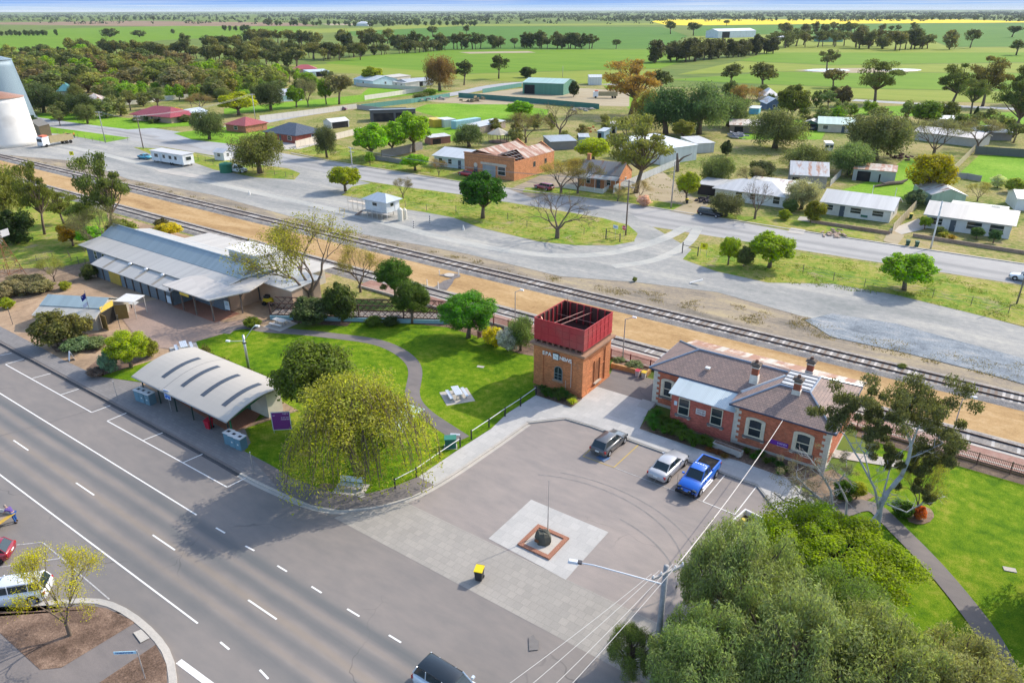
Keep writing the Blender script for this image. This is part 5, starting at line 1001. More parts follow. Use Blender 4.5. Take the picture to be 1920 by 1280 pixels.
# ------------------------------------------------------------------ railway tracks
def track(name, label, ty, x0, x1, zc, scol, seed):
    r = thing(name, label, 'railway track', (0, 0, 0))
    for s in (-.8, .8):
        q = MB(); n = 12
        for i in range(n):
            a, b = x0 + (x1 - x0) * i / n, x0 + (x1 - x0) * (i + 1) / n
            for (w_, z0, z1) in ((.07, 0, .03), (.02, .03, .11), (.04, .11, .15)):
                q.add([(a, ty(a) + s - w_, zc + z0), (b, ty(b) + s - w_, zc + z0), (b, ty(b) + s + w_, zc + z0), (a, ty(a) + s + w_, zc + z0), (a, ty(a) + s - w_, zc + z1), (b, ty(b) + s - w_, zc + z1), (b, ty(b) + s + w_, zc + z1), (a, ty(a) + s + w_, zc + z1)], [(4, 5, 6, 7), (0, 1, 5, 4), (2, 3, 7, 6)])
        q.build('rail', M_RAIL, r, (.09, .06, .05))
    rnd = random.Random(seed); qs = [MB(), MB()]; x = x0
    while x < x1:
        q = qs[0 if rnd.random() < .72 else 1]; q.rbox(x, ty(x) + rnd.uniform(-.05, .05), zc - .13, .26, 2.62, .128, rnd.uniform(-.015, .015)); x += .68 + rnd.uniform(-.03, .03)
    for q, c in zip(qs, scol): q.build('sleepers', M_TIMBER, r, c)['kind'] = 'stuff'
M_RAIL = m_matte('rail steel', .2, 3., .5, .4, .3, .1)
track('railway_track', 'far railway track with brown and pale sleepers beyond the sandy strip', ty_far, -330, 70, ZG + .27, ((.19, .145, .115), (.5, .46, .42)), 3)
track('railway_track', 'near railway track running alongside the station platform', ty_near, -330, 70, ZG + .27, ((.24, .22, .2), (.44, .42, .39)), 5)
# ------------------------------------------------------------------ vehicles
CAR = {  # length, width, height, windscreen foot, windscreen top, rear top, rear foot (fractions from the front), belt, bonnet, tail
    'hatch': (4.25, 1.76, 1.47, .27, .44, .86, .965, .93, .86, .96), 'sedan': (4.75, 1.8, 1.44, .28, .43, .71, .86, .93, .86, .97),
    'suv': (4.7, 1.86, 1.68, .26, .41, .92, .985, 1.06, 1.0, 1.06), 'wagon': (4.9, 1.82, 1.47, .28, .42, .93, .985, .95, .88, .98), 'ute': (5.35, 1.88, 1.8, .25, .38, .56, .605, 1.12, 1.08, 1.1), 'coupe': (4.5, 1.8, 1.3, .3, .46, .66, .88, .86, .78, .9)}
def car(kind, name, label, cat, loc, ang, color, z=0., extra=None, roofcol=None, group=None):
    L, W, H, w0, w1, r1, r0, belt, bon, tail = CAR[kind]; r = thing(name, label, cat, (*loc, z), ang, group)
    X = lambda f: L / 2 - f * L
    st = [(0, .42, .56, .7), (.02, .3, .72, .86), (.07, .22, bon - .08, .95), (w0 - .04, .2, bon, 1.), (w0 + .02, .2, belt, 1.), (.5, .2, belt, 1.), (.62 if kind == 'ute' else r0 - .06, .2, belt, 1.), (.9 if kind != 'ute' else .85, .22, min(tail, belt + .02), .99), (.97, .3, tail - .05, .94), (1., .42, tail - .2, .8)]
    st.sort(); q = MB(); n = 0; vs = []
    for f, zb, zt, k in st:
        w_ = W / 2 * k; x = X(f); zm = zb + (zt - zb) * .55
        vs += [(x, -w_ * .86, zb), (x, -w_ * .97, zb + .1), (x, -w_, zm), (x, -w_ * .95, zt - .06), (x, -w_ * .84, zt), (x, 0, zt + .025), (x, w_ * .84, zt), (x, w_ * .95, zt - .06), (x, w_, zm), (x, w_ * .97, zb + .1), (x, w_ * .86, zb)]
    m = 11; fs = []
    for i in range(len(st) - 1):
        for k in range(m): fs.append((i * m + k, i * m + (k + 1) % m, (i + 1) * m + (k + 1) % m, (i + 1) * m + k))
    fs += [tuple(range(m))[::-1], tuple(range((len(st) - 1) * m, len(st) * m))]
    if kind == 'ute':
        bx0, bx1 = X(.63), X(.975)
    q.add(vs, [f[::-1] for f in fs]); body = q.build('body', M_GLOSS, r, color, True)
    # glasshouse
    hb, ht = W / 2 * .86, W / 2 * .68; zb = belt - .02; zt = H - .04
    B = [(X(w0), hb * .9), (X(r0), hb * .9)]; T = [(X(w1), ht), (X(r1), ht)]
    P = [(B[0][0], -B[0][1], zb), (B[1][0], -B[1][1], zb), (B[1][0], B[1][1], zb), (B[0][0], B[0][1], zb)]; Q = [(T[0][0], -T[0][1], zt), (T[1][0], -T[1][1], zt), (T[1][0], T[1][1], zt), (T[0][0], T[0][1], zt)]
    q = MB(); q.add(P + Q, [(0, 1, 5, 4), (2, 3, 7, 6), (1, 2, 6, 5), (3, 0, 4, 7)]); q.build('window', M_CARGLASS, body)
    q = MB(); xs = [T[0][0] + .1, T[0][0] - .15, (T[0][0] + T[1][0]) / 2, T[1][0] + .15, T[1][0] - .06]; zs = [zt - .03, zt + .02, zt + .05, zt + .03, zt - .02]; vs = []
    for x, z_ in zip(xs, zs): vs += [(x, -ht * 1.03, z_ - .05), (x, -ht * .9, z_), (x, 0, z_ + .02), (x, ht * .9, z_), (x, ht * 1.03, z_ - .05)]
    q.add(vs, [(i * 5 + k, i * 5 + k + 1, (i + 1) * 5 + k + 1, (i + 1) * 5 + k) for i in range(4) for k in range(4)] + [(0, 5, 10, 15, 20, 24, 19, 14, 9, 4)]); q.build('roof', M_GLOSS, body, roofcol or color, True)
    q = MB()
    for i in range(4): q.tube([P[i], Q[i]], .045, 4)
    for f in ((.5,) if kind in ('ute', 'coupe') else (.52, .78) if kind in ('suv', 'wagon') else (.55,)):
        k = (f - w1) / (r1 - w1)
        for s in (-1, 1): q.tube([(X(f), s * hb * .93, zb), (X(f), s * ht * 1.01, zt)], .035, 4)
    q.parts('pillar', M_GLOSS, body, color)
    wr = .33 if kind not in ('suv', 'ute') else .38; wbf = (.175, .815) if kind != 'ute' else (.17, .775)
    for f in wbf:
        for s in (-1, 1):
            q = MB(); q.wheel(X(f), s * (W / 2 - .1), wr, wr, .24, 16); wh = q.build('wheel', M_RUBBER, r, (.02, .02, .02))
            q = MB(); q.wheel(X(f), s * (W / 2 - .1), wr, wr * .62, .262, 10); q.build('rim', M_STEEL, wh, (.5, .5, .52))
            q = MB(); n_ = 10; vs = [(X(f) + (wr + .07) * cos(pi * k / n_), s * (W / 2 * .99), wr + (wr + .07) * sin(pi * k / n_)) for k in range(n_ + 1)]; q.poly(vs if s < 0 else vs[::-1]); q.build('wheel_arch', M_RUBBER, body, (.015, .015, .016))
    for s in (-1, 1):
        q = MB(); q.rbox(X(.028), s * W * .36, bon - .32, .16, .36, .14, -s * .35); q.build('headlight', M_CARGLASS, body)
        q = MB(); q.rbox(X(.972), s * W * .39, tail - .32, .14, .3, .2, s * .2); q.build('tail_light', M_PLAIN, body, (.4, .02, .02))
        q = MB(); q.rbox(X(w0 + .05), s * (W / 2 + .06), belt + .01, .16, .2, .13); q.build('mirror', M_GLOSS, body, color)
    q = MB(); q.box(L / 2 - .02, -.6, .3, L / 2 + .02, .6, .5); q.build('bumper', M_RUBBER, body, (.02, .02, .022))
    q = MB(); q.box(-L / 2 - .03, -.19, .62, -L / 2 + .02, .19, .74); q.build('number_plate', M_PLAIN, body, (.7, .72, .72))
    if kind == 'ute':
        q = MB(); q.box(X(.645), -W * .4, belt + .028, X(.965), W * .4, belt + .034); q.build('tray_liner', M_RUBBER, body, (.012, .012, .014))
        q = MB(); q.box(X(.64), -W * .47, belt + .02, X(.975), -W * .4, belt + .1); q.box(X(.64), W * .4, belt + .02, X(.975), W * .47, belt + .1); q.box(X(.965), -W * .4, belt + .02, X(.985), W * .4, belt + .1); q.parts('tray_side', M_GLOSS, body, color)
        q = MB(); q.box(X(.22), -W / 2 - .12, .36, X(.6), -W / 2 - .0, .42); q.box(X(.22), W / 2, .36, X(.6), W / 2 + .12, .42); q.parts('side_step', M_STEEL, body, (.6, .6, .6))
        if extra == 'bar':
            q = MB(); q.box(L / 2 + .02, -W * .46, .4, L / 2 + .16, W * .46, .62)
            for y in (-.5, .5): q.tube([(L / 2 + .1, y, .62), (L / 2 + .1, y, 1.05)], .035, 5)
            q.tube([(L / 2 + .1, -.8, .62), (L / 2 + .1, -.5, 1.05), (L / 2 + .1, .5, 1.05), (L / 2 + .1, .8, .62)], .035, 5); q.build('bull_bar', M_RUBBER, r, (.02, .02, .022))
            q = MB()
            for y in (-.35, .35): q.tube([(L / 2 + .12, y, .78), (L / 2 + .2, y, .78)], .13, 10)
            q.parts('spotlight', M_CARGLASS, r); q = MB(); q.tube([(L / 2 + .1, -.75, .6), (L / 2 + .15, -.75, 2.1)], .012, 4); q.build('aerial', M_RUBBER, r, (.03, .03, .03))
            q = MB()
            for k in range(5): y = -.44 + k * .22; q.rbox(X(.50), y, H + .01, .12, .11, .06)
            q.parts('roof_lamp', M_PLAIN, body, (.75, .78, .82))
    if extra == 'canopy':
        q = MB(); q.rbox(X(.81), 0, belt + .02, L * .34, W * .86, .62, 0, .92); q.build('canopy', M_GLOSS, body, color); q = MB(); q.rbox(X(.81), 0, belt + .2, L * .28, W * .9, .25, 0, .97); q.build('canopy_window', M_CARGLASS, body)
    return r
def by_wheels(fp, rp, side, W, z=0.):
    "centre and heading from where the two near wheels touch the ground; side: which side of the car they are on (+1 its left)"
    a, b = Vector(G(*fp, z)), Vector(G(*rp, z)); d = (a - b).normalized(); n = Vector((-d.y, d.x)); c = (a + b) / 2 - n * side * (W / 2 - .1)
    return (c.x, c.y), atan2(d.y, d.x)
c, a = by_wheels((1168.5, 832), (1142, 855), -1, 1.76); car('hatch', 'parked_car', 'charcoal grey hatchback in the yellow disabled bay', 'car', c, a, (.085, .09, .095), -.004)
c, a = by_wheels((1280, 876), (1255.5, 900), -1, 1.8); car('sedan', 'parked_car', 'silver sedan parked nose in beside the blue pickup', 'car', c, a, (.4, .41, .43), -.004)
car('ute', 'pickup_truck', 'bright blue dual cab pickup with black bull bar and open tray', 'pickup', (-16.35, 50.65), radians(-92), (.012, .13, .58), -.004, 'bar')
ba = atan2(G(11, 1061, 0)[1] - G(115, 1046, 0)[1], G(11, 1061, 0)[0] - G(115, 1046, 0)[0])
def rear_at(px, L): x, y = G(*px, 0.); return (x + cos(ba) * L / 2, y + sin(ba) * L / 2)
car('hatch', 'parked_car', 'dark red hatchback angle parked at the picture edge', 'car', rear_at((28, 1042), 4.25), ba, (.27, .012, .025))
car('suv', 'parked_car', 'white station wagon angle parked behind the budding street tree', 'car', rear_at((99, 1112), 4.7), ba, (.72, .74, .76))
x, y = G(846, 1303, 0); car('suv', 'moving_car', 'pale car with black glass roof driving along the main road', 'car', (x, y), 0., (.6, .66, .7), 0, None, (.012, .018, .022))
for kd, nm, lb, px, ad, cl, ex in [
    ('wagon', 'parked_car', 'small maroon wagon by the workshop driveway', (1020, 355), 170, (.3, .03, .06), None), ('wagon', 'parked_car', 'bright red car beside the brick workshop front', (876, 330), 175, (.42, .015, .035), None),
    ('wagon', 'parked_car', 'black station wagon parked at the back street kerb', (1331, 405), -3, (.012, .014, .018), None), ('sedan', 'moving_car', 'white sedan on the back street at the frame edge', (1926, 527), 178, (.74, .76, .78), None),
    ('ute', 'pickup_truck', 'white pickup with canopy beside the green tank', (446, 323), 8, (.68, .7, .72), 'canopy'), ('coupe', 'parked_car', 'metallic teal blue coupe parked behind the portable office', (273, 298), 8, (.03, .3, .42), None),
    ('sedan', 'moving_car', 'purple red car coming down the side street', (640, 207), 205, (.16, .04, .08), None), ('suv', 'parked_car', 'black car sheltering under the green carport', (1509, 243), -90, (.015, .016, .02), None), ('suv', 'parked_car', 'second black car beside the first under the carport', (1526, 244), -90, (.02, .02, .024), None),
    ('suv', 'parked_van', 'silver car half hidden behind the round rotunda', (960, 254), 150, (.5, .52, .56), None)]:
    x, y = G(*px); car(kd, nm, lb, 'pickup' if kd == 'ute' else 'car', (x, y), radians(ad), cl, ZG + .03, ex)
def truck(label, px, ang, cab, L=9, tray=True):
    x, y = G(*px); r = thing('truck', label, 'truck', (x, y, ZG + .02), ang)
    q = MB(); q.box(-2.2, -1.2, .6, 0, 1.2, 2.7); q.slab([(-2.3, -1.22, 2.95), (-.2, -1.22, 2.85), (-.2, 1.22, 2.85), (-2.3, 1.22, 2.95)], .25); q.build('cab', M_GLOSS, r, cab); q = MB(); q.box(-.01, -1.05, 1.6, .03, 1.05, 2.45); q.build('windscreen', M_CARGLASS, r)
    q = MB(); q.box(-2.2, -.9, 2.96, -.6, .9, 3.3); q.build('roof_sign', M_PLAIN, r, (.7, .16, .08))
    q = MB(); q.box(-L, -1.22, 1.0, -2.4, 1.22, 1.2); q.box(-L, -1.22, 1.2, -2.4, -1.14, 2.7); q.box(-L, 1.14, 1.2, -2.4, 1.22, 2.7); q.box(-2.48, -1.14, 1.2, -2.4, 1.14, 2.7); q.box(-L, -1.14, 1.2, -L + .08, 1.14, 2.7); q.build('tray', M_TIMBER, r, (.34, .28, .16))
    q = MB(); q.box(-L + .1, -1.13, 1.2, -2.5, 1.13, 1.9); q.build('load', M_TIMBER, r, (.3, .24, .12)); q = MB(); q.box(-.02, -1.15, .45, .12, 1.15, .75); q.build('bumper', M_PLAIN, r, (.5, .5, .5))
    for x_ in (-1.1, -L + 1, -L + 2.2):
        for s in (-1, 1): q = MB(); q.wheel(x_, s * 1.05, .48, .48, .32); q.build('wheel', M_RUBBER, r, (.02, .02, .02))
truck('white grain truck with red roof beacon panel beside the squat silo', (77, 277), radians(-78), (.75, .76, .78), 10)
truck('white prime mover parked by the green warehouse', (1112, 184), radians(-150), (.74, .75, .76), 11)
def caravan(label, px, ang):
    x, y = G(*px); r = thing('caravan', label, 'caravan', (x, y, ZG), ang); q = MB(); q.box(-2.4, -1.1, .5, 2.4, 1.1, 2.5); q.build('body', M_GLOSS, r, (.7, .7, .68)); q = MB(); q.slab([(-2.4, -1.12, 2.6), (2.4, -1.12, 2.6), (2.4, 1.12, 2.6), (-2.4, 1.12, 2.6)], .1); q.build('roof', M_PLAIN, r, (.74, .74, .72))
    for k in (-.55, .55): q = MB(); q.box(2.38, k - .45, 1.4, 2.42, k + .45, 2.1); q.build('window', M_GLASS, r)
    for s in (-1, 1): q = MB(); q.wheel(0, s * 1.0, .33, .33, .2); q.build('wheel', M_RUBBER, r, (.02, .02, .02))
caravan('white caravan parked in long grass behind olive trees', (1551, 284), radians(-70))
def trailer():
    x, y = G(-14, 984, 0); r = thing('box_trailer', 'small tipping box trailer at the picture edge held by the bending man', 'trailer', (x, y, 0), radians(20)); q = MB(); q.slab([(-1.2, -.75, .62), (1.25, -.75, .8), (1.25, .75, .8), (-1.2, .75, .62)], .06); q.build('deck', M_TIMBER, r, (.35, .26, .18))
    q = MB(); q.box(-1.2, -.78, .6, 1.25, -.74, 1.05); q.box(-1.2, .74, .6, 1.25, .78, 1.05); q.parts('side', M_PLAIN, r, (.6, .58, .54)); q = MB(); q.slab([(1.25, -.75, .8), (1.75, -.75, .95), (1.75, .75, .95), (1.25, .75, .8)], .04); q.build('tailgate', M_PLAIN, r, (.6, .38, .04))
    for s in (-1, 1): q = MB(); q.wheel(.1, s * .86, .3, .3, .18); q.build('wheel', M_RUBBER, r, (.02, .02, .02))
trailer()
# ------------------------------------------------------------------ people
def skin(name, joints, edges, m, parent, color, sub=1):
    me = bpy.data.meshes.new(name); me.from_pydata([j[:3] for j in joints], edges, []); me.materials.append(m)
    o = bpy.data.objects.new(name, me); COL.objects.link(o); o.color = (*color, 1); o.parent = parent
    o.modifiers.new('skin', 'SKIN'); sv_ = me.skin_vertices[0].data
    for i, j in enumerate(joints): sv_[i].radius = (j[3], j[3]); sv_[i].use_root = (i == 0)
    if sub: o.modifiers.new('sub', 'SUBSURF').levels = sub; o.modifiers['sub'].render_levels = sub
    return o
M_SKIN = m_matte('skin', .05, 6, .6, .3, 0, 0); M_CLOTH = m_matte('cloth', .15, 6, .9, .1, 0, .1)
def person(label, px, ang, pose, shirt, trous, hair, z=0., hat=None):
    x, y = G(*px, z); r = thing('person', label, 'person', (x, y, z + .004), ang); J = pose
    def S(n, s): p = J[n]; return (p[0], p[1] * s, p[2])
    jt = []; ed = []
    def add(p, rad, par=None): jt.append((*p, rad)); (ed.append((par, len(jt) - 1)) if par is not None else None); return len(jt) - 1
    hip = add(J['hip'], .12); ch = add(J['chest'], .13, hip); nk = add(J['neck'], .055, ch); hd = add(J['head'], .095, nk); add(J['crown'], .075, hd)
    hp = Vector(J['head']); fw = Vector((cos(J.get('look', 0)), 0, sin(J.get('look', 0))))
    for s in (1, -1):
        sh = add(S('shoulder', s), .065, ch); e = add(S('elbow', s), .045, sh); wq = add(S('wrist', s), .032, e)
        w_ = Vector(S('wrist', s)); e_ = Vector(S('elbow', s)); d = (w_ - e_).normalized(); pl = add(w_ + d * .08, .03, wq); sd_ = d.cross(Vector((0, 1, 0))).normalized()
        for k, ln in ((-.03, .07), (-.01, .085), (.01, .08), (.03, .06)): f1 = add(w_ + d * (.08 + ln * .6) + sd_ * k, .009, pl); add(w_ + d * (.08 + ln) + sd_ * k - Vector((0, s * .02, 0)), .008, f1)
        add(w_ + d * .06 + sd_ * .055, .01, wq)
        h = add((J['hip'][0], .1 * s, J['hip'][2] - .06), .085, hip); k = add(S('knee', s) if s > 0 else J.get('knee2', S('knee', s)), .06, h); an = add(S('ankle', s) if s > 0 else J.get('ankle2', S('ankle', s)), .042, k)
    skin('body', jt, ed, M_SKIN, r, (.42, .24, .17))
    sj = [(*J['hip'], .145), (*J['chest'], .16), (*(Vector(J['chest']) * .35 + Vector(J['neck']) * .65), .09)]; se = [(0, 1), (1, 2)]
    for s in (1, -1): sj.append((*S('shoulder', s), .085)); se.append((1, len(sj) - 1)); sj.append((*((Vector(S('shoulder', s)) + Vector(S('elbow', s)) * 1.6) / 2.6), .068)); se.append((len(sj) - 2, len(sj) - 1))
    skin('shirt', sj, se, M_CLOTH, r, shirt)
    tj = [(J['hip'][0], 0, J['hip'][2], .15)]; te = []
    for s in (1, -1):
        K = Vector(S('knee', s) if s > 0 else J.get('knee2', S('knee', s))); A = Vector(S('ankle', s) if s > 0 else J.get('ankle2', S('ankle', s)))
        tj += [(J['hip'][0], .1 * s, J['hip'][2] - .07, .105), (*K, .078), (*(K * .08 + A * .92), .062)]; n = len(tj); te += [(0, n - 3), (n - 3, n - 2), (n - 2, n - 1)]
        q = MB(); q.rbox(A.x + .06, A.y, 0, .27, .1, .09, 0, .85); q.build('shoe', M_RUBBER, r, (.03, .025, .02))
    skin('trousers', tj, te, M_CLOTH, r, trous)
    q = MB(); q.lathe([(.02, .125), (.07, .105), (.1, .05), (.102, -.0), (.08, -.05)][::-1], 10); h = q.build('hat' if hat else 'hair', M_CLOTH, r, hat or hair); h.location = hp + Vector((-.01, 0, .045)); h.rotation_euler = (0, -J.get('look', 0), 0)
    q = MB(); q.tube([hp + fw * .085, hp + fw * .125 - Vector((0, 0, .01))], [.02, .012], 5); q.build('nose', M_SKIN, r, (.42, .24, .17))
    for s in (1, -1): q = MB(); q.rbox(hp.x + fw.x * .09, s * .035, hp.z + fw.z * .09 + .02, .012, .022, .012); q.build('eye', M_PLAIN, r, (.03, .03, .03))
    q = MB(); q.rbox(hp.x + fw.x * .088, 0, hp.z + fw.z * .09 - .05, .012, .045, .01); q.build('mouth', M_PLAIN, r, (.3, .1, .09))
BEND = dict(hip=(.02, 0, .92), chest=(.38, 0, 1.2), neck=(.54, 0, 1.3), head=(.66, 0, 1.37), crown=(.71, 0, 1.43), shoulder=(.44, .2, 1.2), elbow=(.58, .24, .98), wrist=(.78, .2, .86), knee=(.02, .12, .5), ankle=(-.12, .12, .09), knee2=(.14, -.12, .5), ankle2=(.08, -.12, .09), look=-.3)
STOOP = dict(hip=(0, 0, .95), chest=(.18, 0, 1.28), neck=(.26, 0, 1.46), head=(.33, 0, 1.56), crown=(.35, 0, 1.64), shoulder=(.2, .2, 1.36), elbow=(.28, .26, 1.12), wrist=(.42, .2, .96), knee=(.08, .11, .5), ankle=(-.02, .11, .09), knee2=(-.06, -.11, .5), ankle2=(-.2, -.11, .09), look=-.3)
STAND = dict(hip=(0, 0, .95), chest=(.02, 0, 1.3), neck=(.02, 0, 1.5), head=(.04, 0, 1.63), crown=(.04, 0, 1.72), shoulder=(.01, .2, 1.42), elbow=(-.02, .27, 1.16), wrist=(.08, .27, .93), knee=(.02, .1, .5), ankle=(0, .1, .09), look=0)
person('man in purple shirt and blue jeans bending over the trailer', (31, 978), radians(200), BEND, (.12, .08, .26), (.03, .1, .3), (.3, .25, .22))
person('stooping worker in orange vest near the grain silo', (127, 259), radians(190), STOOP, (.75, .22, .06), (.03, .02, .05), (.1, .06, .04), ZG, (.7, .28, .05))
person('upright worker in orange vest near the grain silo', (140, 259), radians(170), STAND, (.75, .25, .07), (.02, .025, .03), (.1, .06, .04), ZG, (.7, .35, .08))
# ------------------------------------------------------------------ poles, wires and lamps
POLETOP = {}
def pole(key, label, base, top, rad=.14, arms=1, col=(.2, .17, .15), az=0., lamp=None, m=None, name='utility_pole', cat='utility pole', z=ZG, armw=1.1, lean=0.):
    x, y = G(*base, z); h = hat(base[0], base[1], top, z) if top > 30 else top; r = thing(name, label, cat, (x, y, z), az)
    q = MB(); q.tube([(0, 0, 0), (lean * h / 2, 0, h / 2), (lean * h, 0, h)], [rad * 1.15, rad, rad * .85], 8); q.build('shaft', m or M_TIMBER, r, col, True); POLETOP[key] = (x, y, z, h, az)
    for k in range(arms):
        zz = h - .35 - k * .9; q = MB(); q.box(lean * zz - .06 + rad, -armw, zz, lean * zz + .06 + rad, armw, zz + .12); a = q.build('crossarm', M_TIMBER, r, (.4, .38, .36) if k == 0 else (.3, .27, .25))
        for u in (-.95, -.45, .45, .95): q = MB(); q.lathe([(.04, zz + .12), (.055, zz + .2), (.03, zz + .28)], 6, (lean * zz + rad, u * armw)); q.build('insulator', M_PLAIN, a, (.7, .7, .68))
    return r
def arm_ends(key, n=4, down=.1, armw=1.1):
    x, y, z, h, az = POLETOP[key]; return [(x - sin(az) * u * armw, y + cos(az) * u * armw, z + h - down) for u in (-.95, -.45, .45, .95)[:n]]
def wire(label, pairs, sag, rad=.012, col=(.35, .33, .31), single=False, name='power_lines'):
    r = thing(name, label, 'power line', (0, 0, 0))
    for a, b in pairs:
        a, b = Vector(a), Vector(b); q = MB(); q.tube([a.lerp(b, k / 14) - Vector((0, 0, sag * 4 * (k / 14) * (1 - k / 14))) for k in range(15)], rad, 4, False); q.build('wire', M_PLAIN, r, col)
# the near street pole with its lamp
pole('near', 'tall grey power pole with lamp arm among the peppercorn trees', (1226, 1272), 1060, .17, 1, (.27, .27, .27), radians(-25), z=ZG)
x, y, z, h, az = POLETOP['near']; rr = [o for o in COL.objects if o.get('label', '').startswith('tall grey power pole')][0]
d_ = ray(1083, 1057); zl = z + h - .9; t_ = (zl - CAMH) / d_.z; lp = Vector((d_.x * t_, d_.y * t_, zl)); Mi = Matrix.Rotation(-az, 4, 'Z') @ Matrix.Translation((-x, -y, -z)); ll = Mi @ lp
q = MB(); s0 = Vector((0, 0, h - 1.35)); q.tube([s0, s0.lerp(ll, .45) + Vector((0, 0, .12)), s0.lerp(ll, .82) + Vector((0, 0, .2)), ll + Vector((0, 0, .12))], .04, 6); arm = q.build('lamp_arm', M_STEEL, rr, (.6, .62, .64))
dv = (ll - s0).normalized(); q = MB(); q.rbox(0, 0, -.06, .62, .28, .16, atan2(dv.y, dv.x), .8); lh = q.build('lamp_head', M_PLAIN, arm, (.62, .64, .68)); lh.location = ll + dv * .25 + Vector((0, 0, .1)); q = MB(); q.rbox(0, 0, .02, .26, .24, .12, atan2(dv.y, dv.x)); lb = q.build('lamp_box', M_PLAIN, arm, (.06, .06, .07)); lb.location = ll - dv * .12 + Vector((0, 0, .09))
ends = arm_ends('near'); tgt = []
for e_, px_ in zip(ends, (945, 990, 1035, 1066)):
    g_ = G(px_, 1284, e_[2] - .5); tgt.append((e_[0] + (g_[0] - e_[0]) * 2.2, e_[1] + (g_[1] - e_[1]) * 2.2, e_[2] - .2))
wire('four bare power lines running from the lamp pole across the crossing', list(zip(ends, tgt)), .55, .016, (.55, .52, .48))
wire('single pale service cable from the lamp pole to the station fascia', [(ends[3], (-12.0, 58.05, ZG + 4.0))], .45, .028, (.62, .58, .54), name='service_cable')
pole('stobie', 'leaning grey street lamp pole behind the picnic shelter', (467, 694), 628, .14, 0, (.42, .43, .44), 0., m=M_STEEL, name='street_lamp', cat='street lamp')
rr = [o for o in COL.objects if o.get('label', '').startswith('leaning grey street')][0]; h = POLETOP['stobie'][3]
for (dx, dy, dz), c_ in (((1.6, .6, 2.0), .66), ((-1.7, -.6, -.25), .62)):
    q = MB(); q.tube([(0, 0, h - .7), (dx * .8, dy * .8, h - .7 + dz * .85), (dx, dy, h - .7 + dz)], .04, 5); a = q.build('lamp_arm', M_STEEL, rr, (.6, .62, .62)); q = MB(); q.rbox(dx * 1.15, dy * 1.15, h - .76 + dz, .55, .26, .14, atan2(dy, dx), .8); q.build('lamp_head', M_PLAIN, a, (.7, .72, .72))
q = MB(); q.box(-.17, -.17, h - 1.0, .17, .17, h - .86); q.build('collar', M_STEEL, rr, (.06, .06, .06))
for k, lb, b, tp, arms, col in [('p1', 'tall brown power pole standing beside the stop sign', (1173, 442), 338, 2, (.17, .13, .11)), ('p2', 'grey power pole on the dry vacant lot', (1258, 391), 303, 0, (.36, .32, .29)), ('p3', 'white concrete power pole beside the driveway bins', (1745, 466), 377, 0, (.62, .62, .6)),
                             ('p4', 'power pole on the grass verge nearest the silos', (198, 268), 209, 2, (.3, .3, .29)), ('p5', 'dark power pole at the gravel yard entrance', (269, 279), 217, 2, (.15, .11, .1)), ('p6', 'pale power pole on the back street between driveways', (661, 319), 276, 2, (.46, .45, .44)),
                             ('p7', 'power pole beside the golden weeping tree', (479, 224), 176, 1, (.44, .44, .43)), ('p8', 'slim timber power pole on the wide grass verge', (1906, 570), 7.6, 0, (.24, .2, .17)), ('p9', 'lone power pole in the paddock behind the warehouse', (1055, 146), 124, 0, (.4, .36, .32)),
                             ('p10', 'thin pole near the far side street corner', (236, 168), 157, 0, (.4, .38, .36)), ('p11', 'thin power pole above the grey trees', (1512, 196), 170, 0, (.3, .27, .25)), ('p12', 'slim verge pole behind the homestead garden', (376, 204), 189, 0, (.34, .3, .27))]:
    pole(k, lb, b, tp, .13 if k != 'p8' else .1, arms, col, radians(-70) if k in ('p4', 'p5', 'p7') else radians(80))
wire('power lines strung between the two poles near the silos', list(zip(arm_ends('p4'), arm_ends('p5'))), .6, .014, (.3, .3, .3)); wire('power lines strung from the yard entrance pole towards the golden tree', list(zip(arm_ends('p5'), arm_ends('p7'))), 1.2, .02, (.3, .3, .3)); wire('power lines between the back street and stop sign poles', list(zip(arm_ends('p6'), arm_ends('p1'))), 1.2, .014, (.3, .3, .3))
for lb, b, tp, dx in [('slim grey platform lamp behind the green shrubbery', (966, 612), 547, .7), ('slim grey platform lamp between tower and station', (1167, 680), 598, .8), ('slim grey platform lamp beyond the spotted gum', (1786, 812), 748, .7)]:
    x, y = G(*b); h = hat(*b, tp); r = thing('platform_lamp', lb, 'lamp post', (x, y, ZG), 0); q = MB(); q.tube([(0, 0, 0), (0, 0, h)], [.07, .05], 6); q.build('shaft', M_STEEL, r, (.42, .44, .47)); q = MB(); q.tube([(0, 0, h - .05), (dx, .2, h + .35)], .035, 5); q.build('lamp_arm', M_STEEL, r, (.45, .47, .5)); q = MB(); q.rbox(dx + .15, .22, h + .3, .5, .28, .14, .2, .8); q.build('lamp_head', M_PLAIN, r, (.7, .71, .73))
def post_sign(name, label, base, h, wd, hh, col, ang, z=ZG, rim=None, posts=1, cat='sign', zb=None):
    x, y = G(*base, z); r = thing(name, label, cat, (x, y, z), ang)
    for k in range(posts): u = 0 if posts == 1 else (-wd / 2 + .06 if k == 0 else wd / 2 - .06); q = MB(); q.tube([(u, .03, 0), (u, .03, h)], .03, 6); q.build('post', M_STEEL, r, (.5, .5, .5))
    q = MB(); q.box(-wd / 2, -.03, h - hh, wd / 2, 0, h); b = q.build('sign_board', M_PLAIN, r, rim or col)
    if rim: q = MB(); q.box(-wd / 2 + .07, -.045, h - hh + .07, wd / 2 - .07, -.031, h - .07); q.build('sign_face', M_PLAIN, b, col)
    return r, b
camang = lambda px: atan2(G(*px)[1], G(*px)[0]) - pi / 2
r, b = post_sign('rest_sign', 'blue rest area sign with picnic table symbol before shelter', (321, 772), 2.5, .85, 1.05, (.01, .12, .5), radians(8), rim=(.7, .74, .8))
q = MB()
